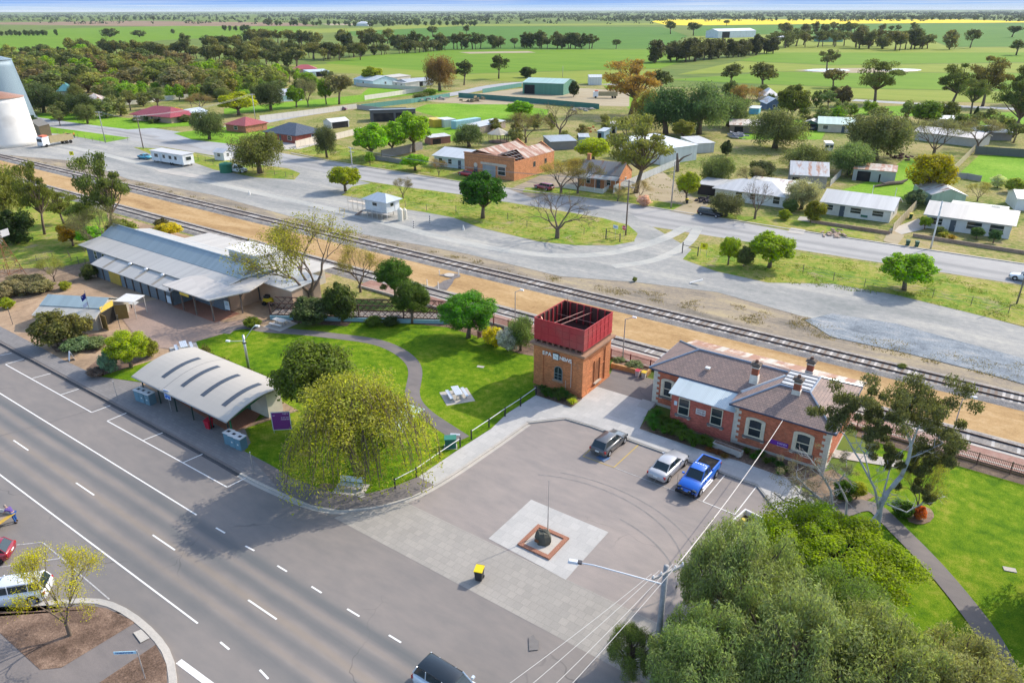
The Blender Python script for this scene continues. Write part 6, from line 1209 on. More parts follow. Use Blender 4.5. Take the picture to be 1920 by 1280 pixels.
q.box(-.22, -.06, 2.06, .22, -.046, 2.1); q.box(-.3, -.06, 1.92, .3, -.046, 1.95); q.tube([(-.12, -.055, 2.06), (-.2, -.055, 1.8)], .02, 4); q.tube([(.12, -.055, 2.06), (.2, -.055, 1.8)], .02, 4); q.lathe([(.0, 2.2), (.1, 2.22), (.12, 2.3), (.0, 2.34)], 8, (-.16, -.05)) if False else q.box(-.06, -.06, 2.16, .12, -.046, 2.3); q.box(-.1, -.06, 1.6, .12, -.046, 1.68); q.build('symbol', M_PLAIN, b, (.6, .75, .9))
r, b = post_sign('noticeboard', 'purple town noticeboard in silver frame between bins and willow', (531, 812), 2.35, 1.75, 1.95, (.17, .03, .19), radians(41), rim=(.55, .6, .62), posts=2)
for rows, xx, zz, wd, sd_ in (((.16,), .45, 2.15, .5, 2), ((.13, .13), .42, 1.75, .9, 4), ((.12,), -.6, 1.98, .2, 7)): scrawl(b, xx, -.05, zz, wd, rows, (.62, .5, .68), sd_)
r, b = post_sign('street_sign', 'pale blue street name blade on a leaning white post', (272, 1272), 2.35, .02, .02, (.5, .5, .5), 0, .1); x_ = G(226, 1243, .1 + 2.1); q = MB(); L_ = 1.35; q.box(-L_, -.015, 2.1, -.05, .015, 2.3); bl = q.build('blade', M_PLAIN, r, (.4, .62, .74)); scrawl(bl, -.7, -.018, 2.2, 1.1, (.11,), (.03, .1, .3), 6); r.rotation_euler = (0, 0, radians(38))
r, b = post_sign('stop_sign', 'red octagonal stop sign beside the brown power pole', (1169, 448), 2.2, .02, .02, (.6, .02, .05), radians(-8)); q = MB()
for yy, rr_, cc in ((-.03, .46, (.75, .72, .72)), (-.045, .42, (.55, .015, .05))):
    q = MB(); vs = [(rr_ * cos(pi / 8 + pi / 4 * k), rr_ * sin(pi / 8 + pi / 4 * k)) for k in range(8)]; q.add([(a_, yy + .012, 2.0 + c__) for a_, c__ in vs] + [(a_, yy, 2.0 + c__) for a_, c__ in vs], [tuple(range(8))[::-1], tuple(range(8, 16))] + [(i, (i + 1) % 8, 8 + (i + 1) % 8, 8 + i) for i in range(8)]); q.build('plate', M_PLAIN, r, cc)
text_mesh('lettering', 'STOP', .3, M_PLAIN, r, (0, -.05, 2.0), (pi / 2, 0, 0), (.8, .78, .78), .004, bold=.006)
r, b = post_sign('exit_sign', 'white exit sign on the rail by the gravel yard mouth', (1153, 449), 2.55, 1.0, .62, (.7, .76, .78), radians(-6)); text_mesh('lettering', 'EXIT', .34, M_PLAIN, b, (0, -.04, 2.24), (pi / 2, 0, 0), (.02, .12, .35), .004, bold=.008)
for nm, lb, base in (('weighbridge_sign', 'yellow square warning sign on the gravel near the silos', (137, 300)), ('weighbridge_sign', 'yellow square warning sign at the right hand gate rail', (1318, 481))):
    lb = lb.replace('right hand gate rail', 'gate rail beside clipped verge bushes'); r, b = post_sign(nm, lb, base, 2.25, 1.15, 1.0, (.72, .66, .015), camang(base) * .5, posts=2); q = MB(); q.box(-.2, -.05, 1.62, .2, -.031, 1.98); q.build('symbol', M_PLAIN, b, (.03, .03, .01)); q = MB(); q.box(-.08, -.056, 1.7, .08, -.051, 1.88); q.build('symbol_centre', M_PLAIN, b, (.7, .62, .02))
for lb, pa, pb in (('dark timber gate rail under the white exit sign', (1136, 449), (1162, 454)), ('dark timber gate rail beside the yellow square sign', (1279, 475), (1308, 480))):
    a, b_ = G(*pa), G(*pb); r = thing('gate_rail', lb, 'gate rail', (*a, ZG)); d_ = (b_[0] - a[0], b_[1] - a[1])
    for k in (0, 1): q = MB(); q.tube([(d_[0] * k, d_[1] * k, 0), (d_[0] * k, d_[1] * k, 1.55 if k else 1.9)], .09, 6); q.build('post', M_TIMBER, r, (.1, .09, .09))
    q = MB(); q.tube([(0, 0, 1.45), (d_[0], d_[1], 1.3)], .05, 5); q.build('rail', M_TIMBER, r, (.1, .09, .08))
for lb, b, tp in (('thin metal post standing on the kerb near shelter bins', (221, 750), 715), ('thin metal post standing on the kerb below the willow lawn', (476, 890), 848), ('slim pole rising behind the clipped golden shrub', (231, 638), 591), ('slim dark pole on the forecourt near grey shrubs', (24, 608), 577)):
    x, y = G(*b); r = thing('sign_post', lb, 'post', (x, y, ZG)); h = hat(*b, tp); q = MB(); q.tube([(0, 0, 0), (0, 0, h)], .035, 6); q.build('shaft', M_STEEL, r, (.4, .4, .4) if 'metal' in lb else (.14, .14, .14)); q = MB(); q.tube([(0, 0, h), (0, 0, h + .04)], .05, 6); q.build('cap', M_STEEL, r, (.6, .6, .6))
def striped(lb, b, tp):
    x, y = G(*b); h = hat(*b, tp); r = thing('marker_post', lb, 'marker post', (x, y, ZG))
    for k in range(8): q = MB(); q.tube([(0, 0, h * k / 8), (0, 0, h * (k + 1) / 8 - .001)], .09, 6); q.build('band', M_PLAIN, r, (.75, .72, .68) if k % 2 else (.05, .04, .04))
striped('black and white banded marker post nearest the cream tanks', (776, 428), 413); striped('taller black and white banded marker post beside dark green tree', (806, 418), 403)
for i, (b, tp) in enumerate((((801, 536), 524), ((822, 542), 529), ((824, 515), 506), ((860, 517), 506))):
    x, y = G(*b); r = thing('white_post', 'short white marker post on the sandy strip between the tracks', 'marker post', (x, y, ZG), 0, 'white posts round the sandy turnout'); q = MB(); h = hat(*b, tp); q.tube([(0, 0, 0), (0, 0, h)], .07, 6); q.build('shaft', M_PLAIN, r, (.75, .73, .7))
psheet('track_apron', [(812, 540), (832, 527), (848, 522), (822, 516), (842, 512), (862, 514), (864, 519), (852, 523), (848, 532), (838, 544)], ZG + .014, M_PATH)
x, y = G(842, 516.5); r = thing('well_cover', 'round white concrete cover on the dark patch between tracks', 'cover', (x, y, ZG)); q = MB(); q.lathe([(.8, .0), (.8, .12), (.7, .16)], 16); q.build('lid', M_CONC, r)
for lb, b in (('small white delineator on the gravel beside dark tree shadow', (869, 431)), ('small white delineator at the edge of the gravel yard', (468, 365)), ('tilted white barrier plank lying on the gravel', (1305, 532))):
    x, y = G(*b); r = thing('delineator', lb, 'marker', (x, y, ZG), .5); q = MB()
    if 'plank' in lb: q.slab([(-.9, -.2, .15), (.9, -.2, .75), (.9, .2, .75), (-.9, .2, .15)], .1); q.box(-.9, -.2, 0, -.8, .2, .05)
    else: q.rbox(0, 0, 0, .4, .3, .9, 0, .3)
    q.build('body', M_PLAIN, r, (.75, .72, .66))
# ------------------------------------------------------------------ bins
def wheelie(lb, px, z, ang, lid, bodyc, sc=1., name='wheelie_bin'):
    x, y = G(*px, z); r = thing(name, lb, 'bin', (x, y, z), ang); r.scale = (sc,) * 3
    q = MB(); q.rbox(0, 0, .08, .44, .48, .04); q.add([(-.22, -.24, .08), (.22, -.24, .08), (.22, .24, .08), (-.22, .24, .08), (-.29, -.32, .96), (.29, -.32, .96), (.29, .36, .96), (-.29, .36, .96)], [(0, 1, 5, 4), (1, 2, 6, 5), (2, 3, 7, 6), (3, 0, 4, 7), (4, 5, 6, 7)]); q.build('body', M_PLAIN, r, bodyc)
    q = MB(); q.slab([(-.31, -.36, .99), (.31, -.36, .99), (.31, .34, 1.06), (-.31, .34, 1.06)], .05); q.build('lid', M_PLAIN, r, lid)
    q = MB(); q.tube([(-.28, .42, .98), (.28, .42, .98)], .02, 5); q.build('handle', M_PLAIN, r, bodyc)
    for s in (-1, 1): q = MB(); q.wheel(0, 0, 0, .11, .06, 10); w_ = q.build('wheel', M_RUBBER, r, (.02, .02, .02)); w_.rotation_euler = (0, 0, pi / 2); w_.location = (s * .24, .28, .11)
wheelie('black wheelie bin with yellow lid standing on the crossing', (899, 1086), .006, radians(20), (.75, .55, .01), (.03, .03, .035))
wheelie('red wheelie bin under the shelter eave', (393, 803), ZG + .03, radians(15), (.42, .01, .03), (.4, .012, .035))
wheelie('white bin with red lid by the platform planter', (1195, 706), ZG, .1, (.45, .03, .06), (.5, .46, .45), .8); wheelie('white bin with yellow lid by the platform planter', (1207, 709), ZG, .1, (.65, .45, .02), (.5, .48, .44), .8)
wheelie('green wheelie bin at the kerb nearest the driveway', (1701, 461), ZG, .3, (.03, .09, .05), (.03, .08, .05)); wheelie('green wheelie bin at the kerb closest to the white pole', (1718, 463), ZG, .3, (.025, .1, .06), (.03, .09, .06)); wheelie('black bin with yellow lid under the small verge tree', (1288, 382), ZG, .3, (.6, .48, .03), (.03, .03, .03))
wheelie('green bin with yellow lid beside the timber side fence', (1707, 410), ZG, .2, (.55, .5, .05), (.03, .1, .05))
def enclosure(lb, px, ang, i):
    x, y = G(*px); r = thing('bin_enclosure', lb, 'bin enclosure', (x, y, ZG + .02), ang)
    q = MB(); q.box(-.36, -.38, 0, .36, .38, 1.22); q.build('cabinet', M_MATTE, r, (.1, .2, .26)); q = MB(); q.box(-.4, -.42, 1.221, .4, .42, 1.3); q.build('lid', M_PLAIN, r, (.62, .63, .62)); q = MB(); q.box(-.17, -.14, 1.301, .17, .14, 1.312); q.build('opening', M_PLAIN, r, (.015, .015, .02))
    q = MB(); q.box(-.3, -.395, .1, .3, -.381, 1.1); q.build('door', M_MATTE, r, (.12, .24, .31)); q = MB()
    if i == 0: q.box(-.375, -.2, .35, -.361, .25, 1.0); q.build('poster', M_PLAIN, r, (.66, .72, .76))
    else: q.box(-.08, -.402, .55, .08, -.396, .7); q.build('badge', M_PLAIN, r, (.6, .62, .6))
for nm, pts, tail in (('shelter', ((265, 750), (274, 753), (284, 757)), 'by the far end of the shelter'), ('willow', ((433, 831), (443, 836), (454, 841)), 'by the lawn beside the willow')):
    for i, p in enumerate(pts): enclosure(('first', 'middle', 'last')[i] + ' blue grey bin cabinet of the trio ' + tail, p, radians(8), i)
# ------------------------------------------------------------------ picnic tables, bench, monument
def picnic(lb, px, ang, wd=2.0):
    x, y = G(*px); r = thing('picnic_table', lb, 'picnic table', (x, y, ZG + .015), ang)
    q = MB(); q.box(-1.5, -1.5, 0, 1.5, 1.5, .05); q.build('slab', M_CONC, r)
    q = MB()
    for k in range(4): q.box(-wd / 2, -.38 + k * .195, .74, wd / 2, -.38 + k * .195 + .175, .785)
    q.build('tabletop', M_STEEL, r, (.78, .78, .77))
    for s in (-1, 1): q = MB(); q.box(-wd / 2, s * .82 - .16, .43, wd / 2, s * .82 + .16, .475); q.build('bench_seat', M_STEEL, r, (.74, .74, .74))
    for u in (-.65, .65):
        q = MB(); q.box(u - .04, -.3, .05, u + .04, .3, .1); q.tube([(u, -.25, .05), (u, -.1, .74)], .035, 5); q.tube([(u, .25, .05), (u, .1, .74)], .035, 5); q.build('leg', M_STEEL, r, (.3, .32, .33))
        for s in (-1, 1): q = MB(); q.tube([(u, s * .82, .05), (u, s * .82, .43)], .035, 5); q.build('leg', M_STEEL, r, (.3, .32, .33))
picnic('white picnic table on the open lawn beside water tower shade', (857, 744), radians(-35)); picnic('white picnic table between shelter and golden shrub', (346, 656), radians(-25)); picnic('white picnic table at the park path end near covered entry', (526, 610), radians(5))
def bench(lb, px, ang):
    x, y = G(*px); r = thing('park_bench', lb, 'bench', (x, y, ZG + .03), ang); q = MB(); q.box(-1.35, -.9, 0, 1.35, .75, .05); q.build('slab', M_CONC, r)
    q = MB()
    for k in range(3): q.box(-1.05, -.3 + k * .17, .44, 1.05, -.3 + k * .17 + .155, .48)
    q.build('seat', M_STEEL, r, (.5, .58, .62)); q = MB()
    for k in range(3): q.add([(-1.05, .26 + k * .05, .52 + k * .15), (1.05, .26 + k * .05, .52 + k * .15), (1.05, .30 + k * .05, .65 + k * .15), (-1.05, .30 + k * .05, .65 + k * .15), (-1.05, .29 + k * .05, .52 + k * .15), (1.05, .29 + k * .05, .52 + k * .15), (1.05, .33 + k * .05, .65 + k * .15), (-1.05, .33 + k * .05, .65 + k * .15)], [(0, 1, 2, 3), (7, 6, 5, 4), (3, 2, 6, 7), (0, 4, 5, 1)])
    q.build('backrest', M_STEEL, r, (.5, .58, .62))
    for u in (-.95, .95): q = MB(); q.box(u - .04, -.25, .05, u + .04, .22, .44); q.tube([(u, .2, .05), (u, .36, .95)], .03, 5); q.build('leg', M_STEEL, r, (.3, .33, .35))
bench('pale blue metal park bench on a slab beneath the willow', (659, 916), radians(25))
def monument():
    x, y = G(1019, 1016, .0); r = thing('rock_memorial', 'dark boulder memorial ringed by a brick border', 'memorial', (x, y, .01)); rnd = random.Random(4)
    q = MB(); s = 1.42; i_ = 1.1
    for a, b in (((-s, -s), (s, -i_)), ((-s, i_), (s, s)), ((-s, -i_), (-i_, i_)), ((i_, -i_), (s, i_))): q.box(a[0], a[1], 0, b[0], b[1], .14)
    o = q.build('border', M_BRICKPAVE, r); q = MB(); q.box(-i_, -i_, 0, i_, i_, .05); q.build('gravel', M_CONC, r)
    me_ = MB(); ring = 7; prof = [(1.05, 0), (1.1, .3), (.95, .75), (.72, .98), (.1, 1.0)]
    vs = [(rr_ * (.85 + .3 * rnd.random()) * .6 * cos(2 * pi * k / ring), rr_ * (.85 + .3 * rnd.random()) * .5 * sin(2 * pi * k / ring), z_ * (1 + .12 * rnd.uniform(-1, 1)) + .05) for rr_, z_ in prof for k in range(ring)]
    me_.add(vs, [(i * ring + k, i * ring + (k + 1) % ring, (i + 1) * ring + (k + 1) % ring, (i + 1) * ring + k) for i in range(4) for k in range(ring)] + [tuple(range(28, 35))]); me_.build('boulder', M_STONE, r, (.1, .1, .08)); q = MB(); q.rbox(-.2, -.66, .35, .34, .06, .24); pl_ = q.build('plaque', M_PLAIN, r, (.16, .07, .03))
    fx, fy = G(1027, 999, 0.); r = thing('flagpole', 'slender grey flagpole rising behind the boulder memorial', 'flagpole', (fx, fy, .01)); q = MB(); q.tube([(0, 0, 0), (0, 0, 4.9)], [.05, .02], 6); q.build('shaft', M_STEEL, r, (.5, .48, .46)); q = MB(); q.lathe([(.09, 0), (.09, .3), (.05, .42)], 8); q.build('base', M_PLAIN, r, (.5, .36, .26))
monument()
def flagpole():
    x, y = G(176, 612); h = 4.9; r = thing('flagpole', 'flagpole with dark blue flag over a white flag by tin shed', 'flagpole', (x, y, ZG)); q = MB(); q.tube([(0, 0, 0), (0, 0, h)], [.05, .03], 6); q.build('shaft', M_STEEL, r, (.3, .3, .32))
    def cloth(nm, z0, wd, hh, col):
        q = MB(); n = 6; vs = []
        for i in range(n + 1):
            for j in range(4): u = i / n * wd; vs.append((-u * .6, -u * .35 + .06 * sin(4 * u + j), z0 - j / 3 * hh - u * .55))
        q.add(vs, [(i * 4 + j, i * 4 + j + 1, i * 4 + j + 5, i * 4 + j + 4) for i in range(n) for j in range(3)]); return q.build(nm, M_CLOTH, r, col, True)
    f = cloth('flag', h - .3, .95, .75, (.015, .025, .2)); q = MB(); q.rbox(-.3, -.35, h - .95, .12, .03, .12); q.build('star', M_PLAIN, f, (.7, .72, .8)); cloth('lower_flag', h - 1.45, 1.0, .5, (.62, .62, .72))
flagpole()
x, y = G(135, 675); r = thing('sandwich_board', 'white sandwich board sign on the footpath edge', 'sign', (x, y, ZG), radians(-15))
for s in (-1, 1): q = MB(); q.add([(-.35, s * .3, .04), (.35, s * .3, .04), (.35, s * .05, 1.05), (-.35, s * .05, 1.05), (-.35, s * .27, .04), (.35, s * .27, .04), (.35, s * .02, 1.05), (-.35, s * .02, 1.05)], [(0, 1, 2, 3), (7, 6, 5, 4), (3, 2, 6, 7), (0, 4, 5, 1), (0, 3, 7, 4), (1, 5, 6, 2)]); q.build('panel', M_PLAIN, r, (.72, .73, .75))
x, y = G(254, 579); r = thing('info_panel', 'slanted information panel on a dark post in the forecourt', 'information panel', (x, y, ZG), .2); q = MB(); q.box(-.75, -.05, 0, -.6, .05, .8); q.build('post', M_TIMBER, r, (.05, .05, .05)); q = MB(); q.slab([(-.8, -.35, .75), (.55, -.35, .8), (.55, .3, 1.0), (-.8, .3, .95)], .05); q.build('panel', M_PLAIN, r, (.62, .6, .54))
x, y = G(428, 585); r = thing('a_frame_sign', 'white upright sign board standing under the covered entry', 'sign', (x, y, ZG + .06), .1); q = MB(); q.box(-.45, -.04, .3, .45, 0, 1.5); b = q.build('panel', M_PLAIN, r, (.6, .72, .78)); q = MB(); q.tube([(-.4, 0, 0), (-.4, 0, .4)], .03, 5); q.tube([(.4, 0, 0), (.4, 0, .4)], .03, 5); q.build('leg', M_STEEL, r, (.3, .3, .3)); scrawl(b, 0, -.045, 1.25, .6, (.16, .16), (.02, .2, .4), 9)
# white walled bed at the car park edge
def planter():
    a, b, c_ = G(1397, 955, .5), G(1434, 973, .5), G(1360, 1006, .5); ang = atan2(b[1] - a[1], b[0] - a[0]); r = thing('raised_planter', 'white walled raised planter at the car park edge under bright foliage', 'planter', (*a, -.004), ang); W = 2.9; D = 5.4; q = MB()
    for u in ((0, -.12, W, 0), (0, -D, .12, -.12), (W - .12, -D, W, -.12), (.12, -D, W - .12, -D + .12)): q.box(u[0], u[1], 0, u[2], u[3], .62)
    q.build('wall', M_PLAIN, r, (.74, .73, .71)); q = MB(); q.box(.12, -2.4, 0, W - .12, -.12, .12); q.build('soil', M_MULCH, r); q = MB(); q.box(.12, -D + .12, 0, W - .12, -2.4, .5); q.build('cover', M_PLAIN, r, (.7, .68, .63))
    for k in range(5): q = MB(); q.rbox(.5 + .45 * k, -1.1 - .3 * (k % 3), .12, .35, .3, .35, k); q.build('pot', M_PLAIN, r, ((.5, .4, .05), (.2, .3, .35), (.15, .2, .06), (.4, .42, .45), (.3, .12, .14))[k])
planter()
def trough():
    a = G(1335, 842); b = G(1388, 862); ang = atan2(b[1] - a[1], b[0] - a[0]); r = thing('stone_trough', 'long pale concrete trough against the station wall', 'trough', a, ang); L_ = hypot(b[0] - a[0], b[1] - a[1]); q = MB(); q.box(0, 0, .25, L_, .5, .75); q.build('trough', M_STONE, r, (.42, .4, .36)); q = MB(); q.box(.08, .08, .76, L_ - .08, .42, .765); q.build('soil', M_MULCH, r); q = MB(); q.box(.2, .1, 0, .5, .4, .249); q.box(L_ - .5, .1, 0, L_ - .2, .4, .249); q.parts('foot', M_STONE, r, (.4, .38, .35))
trough()
x, y = G(845, 838); r = thing('utility_box', 'dark green utility box beside the path gate', 'utility box', (x, y, ZG), radians(40)); q = MB(); q.box(-.5, -.35, .05, .5, .35, 1.0); q.build('cabinet', M_PLAIN, r, (.02, .12, .09)); q = MB(); q.slab([(-.55, -.4, 1.06), (.55, -.4, 1.06), (.55, .4, 1.08), (-.55, .4, 1.08)], .06); q.build('lid', M_PLAIN, r, (.03, .18, .13)); q = MB(); q.box(-.6, -.45, 0, .6, .45, .049); q.build('plinth', M_CONC, r)
x, y = G(854, 832); r = thing('drinking_fountain', 'slim grey tee shaped post by the path gate', 'fountain', (x, y, ZG), 0); q = MB(); q.tube([(0, 0, 0), (0, 0, 1.0)], .05, 6); q.build('post', M_STEEL, r, (.3, .3, .3)); q = MB(); q.rbox(0, 0, 1.0, .9, .3, .06, .5); q.build('top', M_STEEL, r, (.6, .6, .6))
for lb, px in (('small white marker slab on the sunny lawn', (901, 688)), ('white slab set in the shaded lawn', (1893, 1068))): x, y = G(*px); r = thing('lawn_slab', lb, 'slab', (x, y, ZG + .012), .3); q = MB(); q.box(-.4, -.22, 0, .4, .22, .06); q.build('slab', M_CONC, r)
x, y = G(690, 932); psheet('pavement_tile', [(670, 931), (678, 934), (686, 931), (678, 928)], ZG + .028, M_CONC)
x, y = G(905, 637); r = thing('garden_bench', 'small dark rusty frame seat at the shrub bed edge', 'seat', (x, y, ZG), -.3); q = MB(); q.slab([(-.8, -.3, .95), (.8, -.3, .95), (.8, .3, 1.05), (-.8, .3, 1.05)], .06); q.build('top', M_TIMBER, r, (.14, .07, .07)); q = MB(); q.box(-.75, -.25, 0, -.65, .25, .9); q.box(.65, -.25, 0, .75, .25, .9); q.parts('leg', M_TIMBER, r, (.15, .07, .06))
# ------------------------------------------------------------------ windmill
def windmill():
    x, y = G(20, 522); H = 6.3; r = thing('windmill', 'rusty lattice windmill tower with grey blades in the park garden', 'windmill', (x, y, ZG), .4); b = 1.5; t_ = .3
    for sx, sy in ((-1, -1), (1, -1), (1, 1), (-1, 1)): q = MB(); q.tube([(sx * b, sy * b, 0), (sx * t_, sy * t_, H)], .05, 4); q.build('leg', M_TIMBER, r, (.3, .13, .06))
    q = MB()
    for k in range(5):
        f0, f1 = k / 5, (k + 1) / 5; w0, w1 = b + (t_ - b) * f0, b + (t_ - b) * f1; c0 = [(-w0, -w0), (w0, -w0), (w0, w0), (-w0, w0)]; c1 = [(-w1, -w1), (w1, -w1), (w1, w1), (-w1, w1)]
        for i in range(4): j = (i + 1) % 4; q.tube([(*c1[i], H * f1), (*c1[j], H * f1)], .025, 4); q.tube([(*c0[i], H * f0), (*c1[j], H * f1)], .02, 4); q.tube([(*c0[j], H * f0), (*c1[i], H * f1)], .02, 4)
    q.build('brace', M_TIMBER, r, (.26, .12, .06))
    hb = MB(); hb.tube([(0, -.5, H + .3), (0, .6, H + .3)], .12, 6); hub = hb.build('hub', M_STEEL, r, (.3, .3, .3))
    for k in range(14):
        a = 2 * pi * k / 14; c_, s_ = cos(a), sin(a); q = MB(); q.add([(c_ * .45 - s_ * .06, -.5, H + .3 + s_ * .45 + c_ * .06), (c_ * .45 + s_ * .06, -.42, H + .3 + s_ * .45 - c_ * .06), (c_ * 1.3 + s_ * .2, -.4, H + .3 + s_ * 1.3 - c_ * .2), (c_ * 1.3 - s_ * .2, -.55, H + .3 + s_ * 1.3 + c_ * .2)], [(0, 1, 2, 3)]); q.build('blade', M_STEEL, hub, (.55, .57, .6))
    q = MB(); q.box(-.02, .6, H - .1, .02, 2.0, H + .9); q.build('tail_vane', M_STEEL, r, (.6, .6, .62))
windmill()
# ------------------------------------------------------------------ fences
def fence(name, label, px, h, col, kind='panel', m=None, world=False, z=ZG, step=2.4, cat='fence', post=None):
    pts = px if world else GS(px, z); r = thing(name, label, cat, (*pts[0], z)); o = Vector(pts[0])
    for i, (a, b) in enumerate(zip(pts, pts[1:])):
        a, b = Vector(a) - o, Vector(b) - o; L_ = (b - a).length; d = (b - a) / L_; nn = Vector((-d.y, d.x)); q = MB(); an = atan2(d.y, d.x)
        if kind == 'panel': c_ = (a + b) / 2; q.rbox(c_.x, c_.y, .03, L_, .06, h - .05, an)
        elif kind == 'wall': c_ = (a + b) / 2; q.rbox(c_.x, c_.y, 0, L_, .24, h, an)
        elif kind == 'picket':
            k = 0.
            while k < L_: p = a + d * k; q.rbox(p.x, p.y, .06, .035 if post else .09, .03, h - .06, an); k += .13 if post else .17
            for zz in (.2, h - .15): c_ = (a + b) / 2 + nn * .04; q.rbox(c_.x, c_.y, zz, L_, .04, .06, an)
        elif kind in ('wire', 'rail'):
            for zz in ((h * .3, h * .62, h * .95) if kind == 'wire' else (h - .07,)): q.tube([(a.x, a.y, zz), (b.x, b.y, zz)], .012 if kind == 'wire' else .045, 4)
        q.build({'picket': 'pickets', 'wire': 'wire', 'rail': 'rail', 'wall': 'wall'}.get(kind, 'panel'), m or M_PLAIN, r, col if kind != 'rail' else (.55, .56, .56))
        if kind != 'wall':
            n = max(1, round(L_ / step)) if kind != 'rail' else 1
            for k in range(n + (1 if i == len(pts) - 2 else 0)):
                p = a + d * (L_ * k / n); q = MB(); w_ = .07 if kind in ('wire',) else .1; q.rbox(p.x, p.y, 0, w_, w_, h + .06, an); q.build('post', M_TIMBER if kind in ('wire', 'rail') else M_PLAIN, r, post or ((.03, .03, .035) if kind == 'rail' else (.16, .13, .11) if kind == 'wire' else tuple(c * .85 for c in col)))
    return r
fence('rail_fence', 'black post and pale rail fence between willow lawn and paving', [(741, 916), (781, 895), (825, 864), (863, 838)], 1.0, (.03, .03, .03), 'rail')
fence('rail_fence', 'black post and pale rail fence from park path up to tower', [(884, 824), (917, 802), (947, 781), (976, 762), (1005, 741)], 1.0, (.03, .03, .03), 'rail')
fence('picket_fence', 'rust brown picket fence along the platform behind tower', [(-62, 67.75), (-46, 67.6), (-26.3, 67.4)], 1.25, (.22, .1, .08), 'picket', M_TIMBER, True, post=(.2, .04, .04))
fence('picket_fence', 'brown picket fence along the platform beyond the station lawn', [(-7.2, 67.15), (25, 66.6)], 1.25, (.22, .15, .11), 'picket', M_TIMBER, True, post=(.15, .09, .07))
fence('cream_fence', 'cream panel fence beside the dark roofed brick house', [(555, 277), (598, 266), (630, 262), (678, 250)], 1.9, (.56, .5, .42), step=2.4)
fence('cream_fence', 'long cream panel fence lining the side street', [(488, 227), (560, 218), (669, 204)], 1.9, (.58, .54, .47), step=2.4); fence('grey_fence', 'grey picket like fence between side street lots', [(670, 205), (720, 211), (762, 210)], 1.8, (.36, .33, .31))
fence('cream_fence', 'pale cream fence behind the maroon roofed homestead', [(172, 203), (260, 195), (300, 190), (364, 184)], 2., (.6, .6, .52)); fence('cream_fence', 'pale fence around the small green paddock', [(684, 188), (740, 180), (800, 170)], 2., (.58, .54, .47)); fence('cream_fence', 'low cream fence behind the small green paddock', [(668, 162), (720, 166), (792, 170)], 1.8, (.56, .52, .46))
fence('green_fence', 'long green steel fence bordering the side street', [(678, 205), (770, 194), (843, 183)], 1.9, (.1, .26, .22)); fence('green_fence', 'dark green fence in front of the warehouse yard', [(860, 183), (930, 188), (1037, 197), (1123, 205)], 2.1, (.05, .17, .14)); fence('green_fence', 'short green fence running back towards the warehouse', [(905, 175), (978, 163)], 2., (.09, .24, .2))
fence('grey_fence', 'tall dark grey fence along the big back lawn', [(1827, 289), (1870, 292), (1990, 300)], 2.2, (.13, .13, .12)); fence('timber_fence', 'pale timber fence climbing beside the big back lawn', [(1780, 331), (1826, 284)], 1.9, (.46, .38, .24)); fence('timber_fence', 'pale timber side fence between the two bungalows', [(1672, 438), (1710, 398), (1744, 362)], 1.8, (.48, .4, .26)); fence('grey_fence', 'low grey fence below the big back lawn', [(1782, 334), (1812, 336), (1838, 341)], 1.4, (.34, .32, .3))
fence('picket_fence', 'white picket fence in front of the brick cottage', [(1050, 352), (1130, 364), (1141, 356)], 1.1, (.72, .72, .7), 'picket'); fence('white_fence', 'white paling fence running back along the vacant lot', [(1150, 362), (1194, 343), (1274, 308)], 1.7, (.62, .64, .64), 'picket'); fence('white_fence', 'ramshackle white paling fence beside the grey gabled shed', [(1556, 350), (1576, 330)], 1.6, (.55, .54, .52), 'picket')
fence('garden_wall', 'low brick wall in front of the plain white roofed bungalow', [(1520, 418), (1590, 428), (1668, 440)], .6, (.3, .2, .15), 'wall', M_BRICK); fence('garden_wall', 'low brick wall in front of the grey roofed bungalow', [(1711, 444), (1800, 458), (1960, 483)], .6, (.32, .23, .18), 'wall', M_BRICK)
fence('block_wall', 'grey rendered wall beside the bright green trees', [(716, 297), (752, 290), (792, 280)], 2.2, (.22, .21, .2), 'wall', M_STONE); fence('block_wall', 'low grey rendered wall in front of the bright green trees', [(705, 300), (757, 308)], 1.2, (.26, .25, .24), 'wall', M_STONE)
fence('wire_fence', 'thin post and wire fence along the wide grass verge', [(1440, 500), (1505, 512), (1562, 527), (1620, 539), (1748, 559), (1820, 573), (1890, 588), (1990, 615)], 1.3, (.3, .3, .3), 'wire', step=9); fence('wire_fence', 'thin post and wire fence on the verge below the back street', [(760, 388), (800, 396), (855, 398), (952, 412), (988, 427), (1095, 440)], 1.3, (.3, .3, .3), 'wire', step=9)
fence('wire_fence', 'old dark post and wire fence round the caravan yard', [(372, 300), (400, 308), (536, 332), (550, 336)], 1.2, (.25, .23, .2), 'wire', step=4); fence('wire_fence', 'low wire fence at the road junction by the silos', [(108, 250), (160, 262), (188, 268), (240, 264)], 1.2, (.3, .3, .3), 'wire', step=5)
fence('post_rail_fence', 'grey timber stock fence behind the windmill', [(-20, 514), (40, 509), (82, 506), (112, 500), (134, 490), (162, 500)], 1.2, (.2, .18, .17), 'wire', M_TIMBER, step=2.4); fence('post_rail_fence', 'weathered park fence above the windmill garden', [(30, 500), (70, 492), (130, 482), (160, 474)], 1.1, (.22, .2, .18), 'wire', M_TIMBER, step=3)
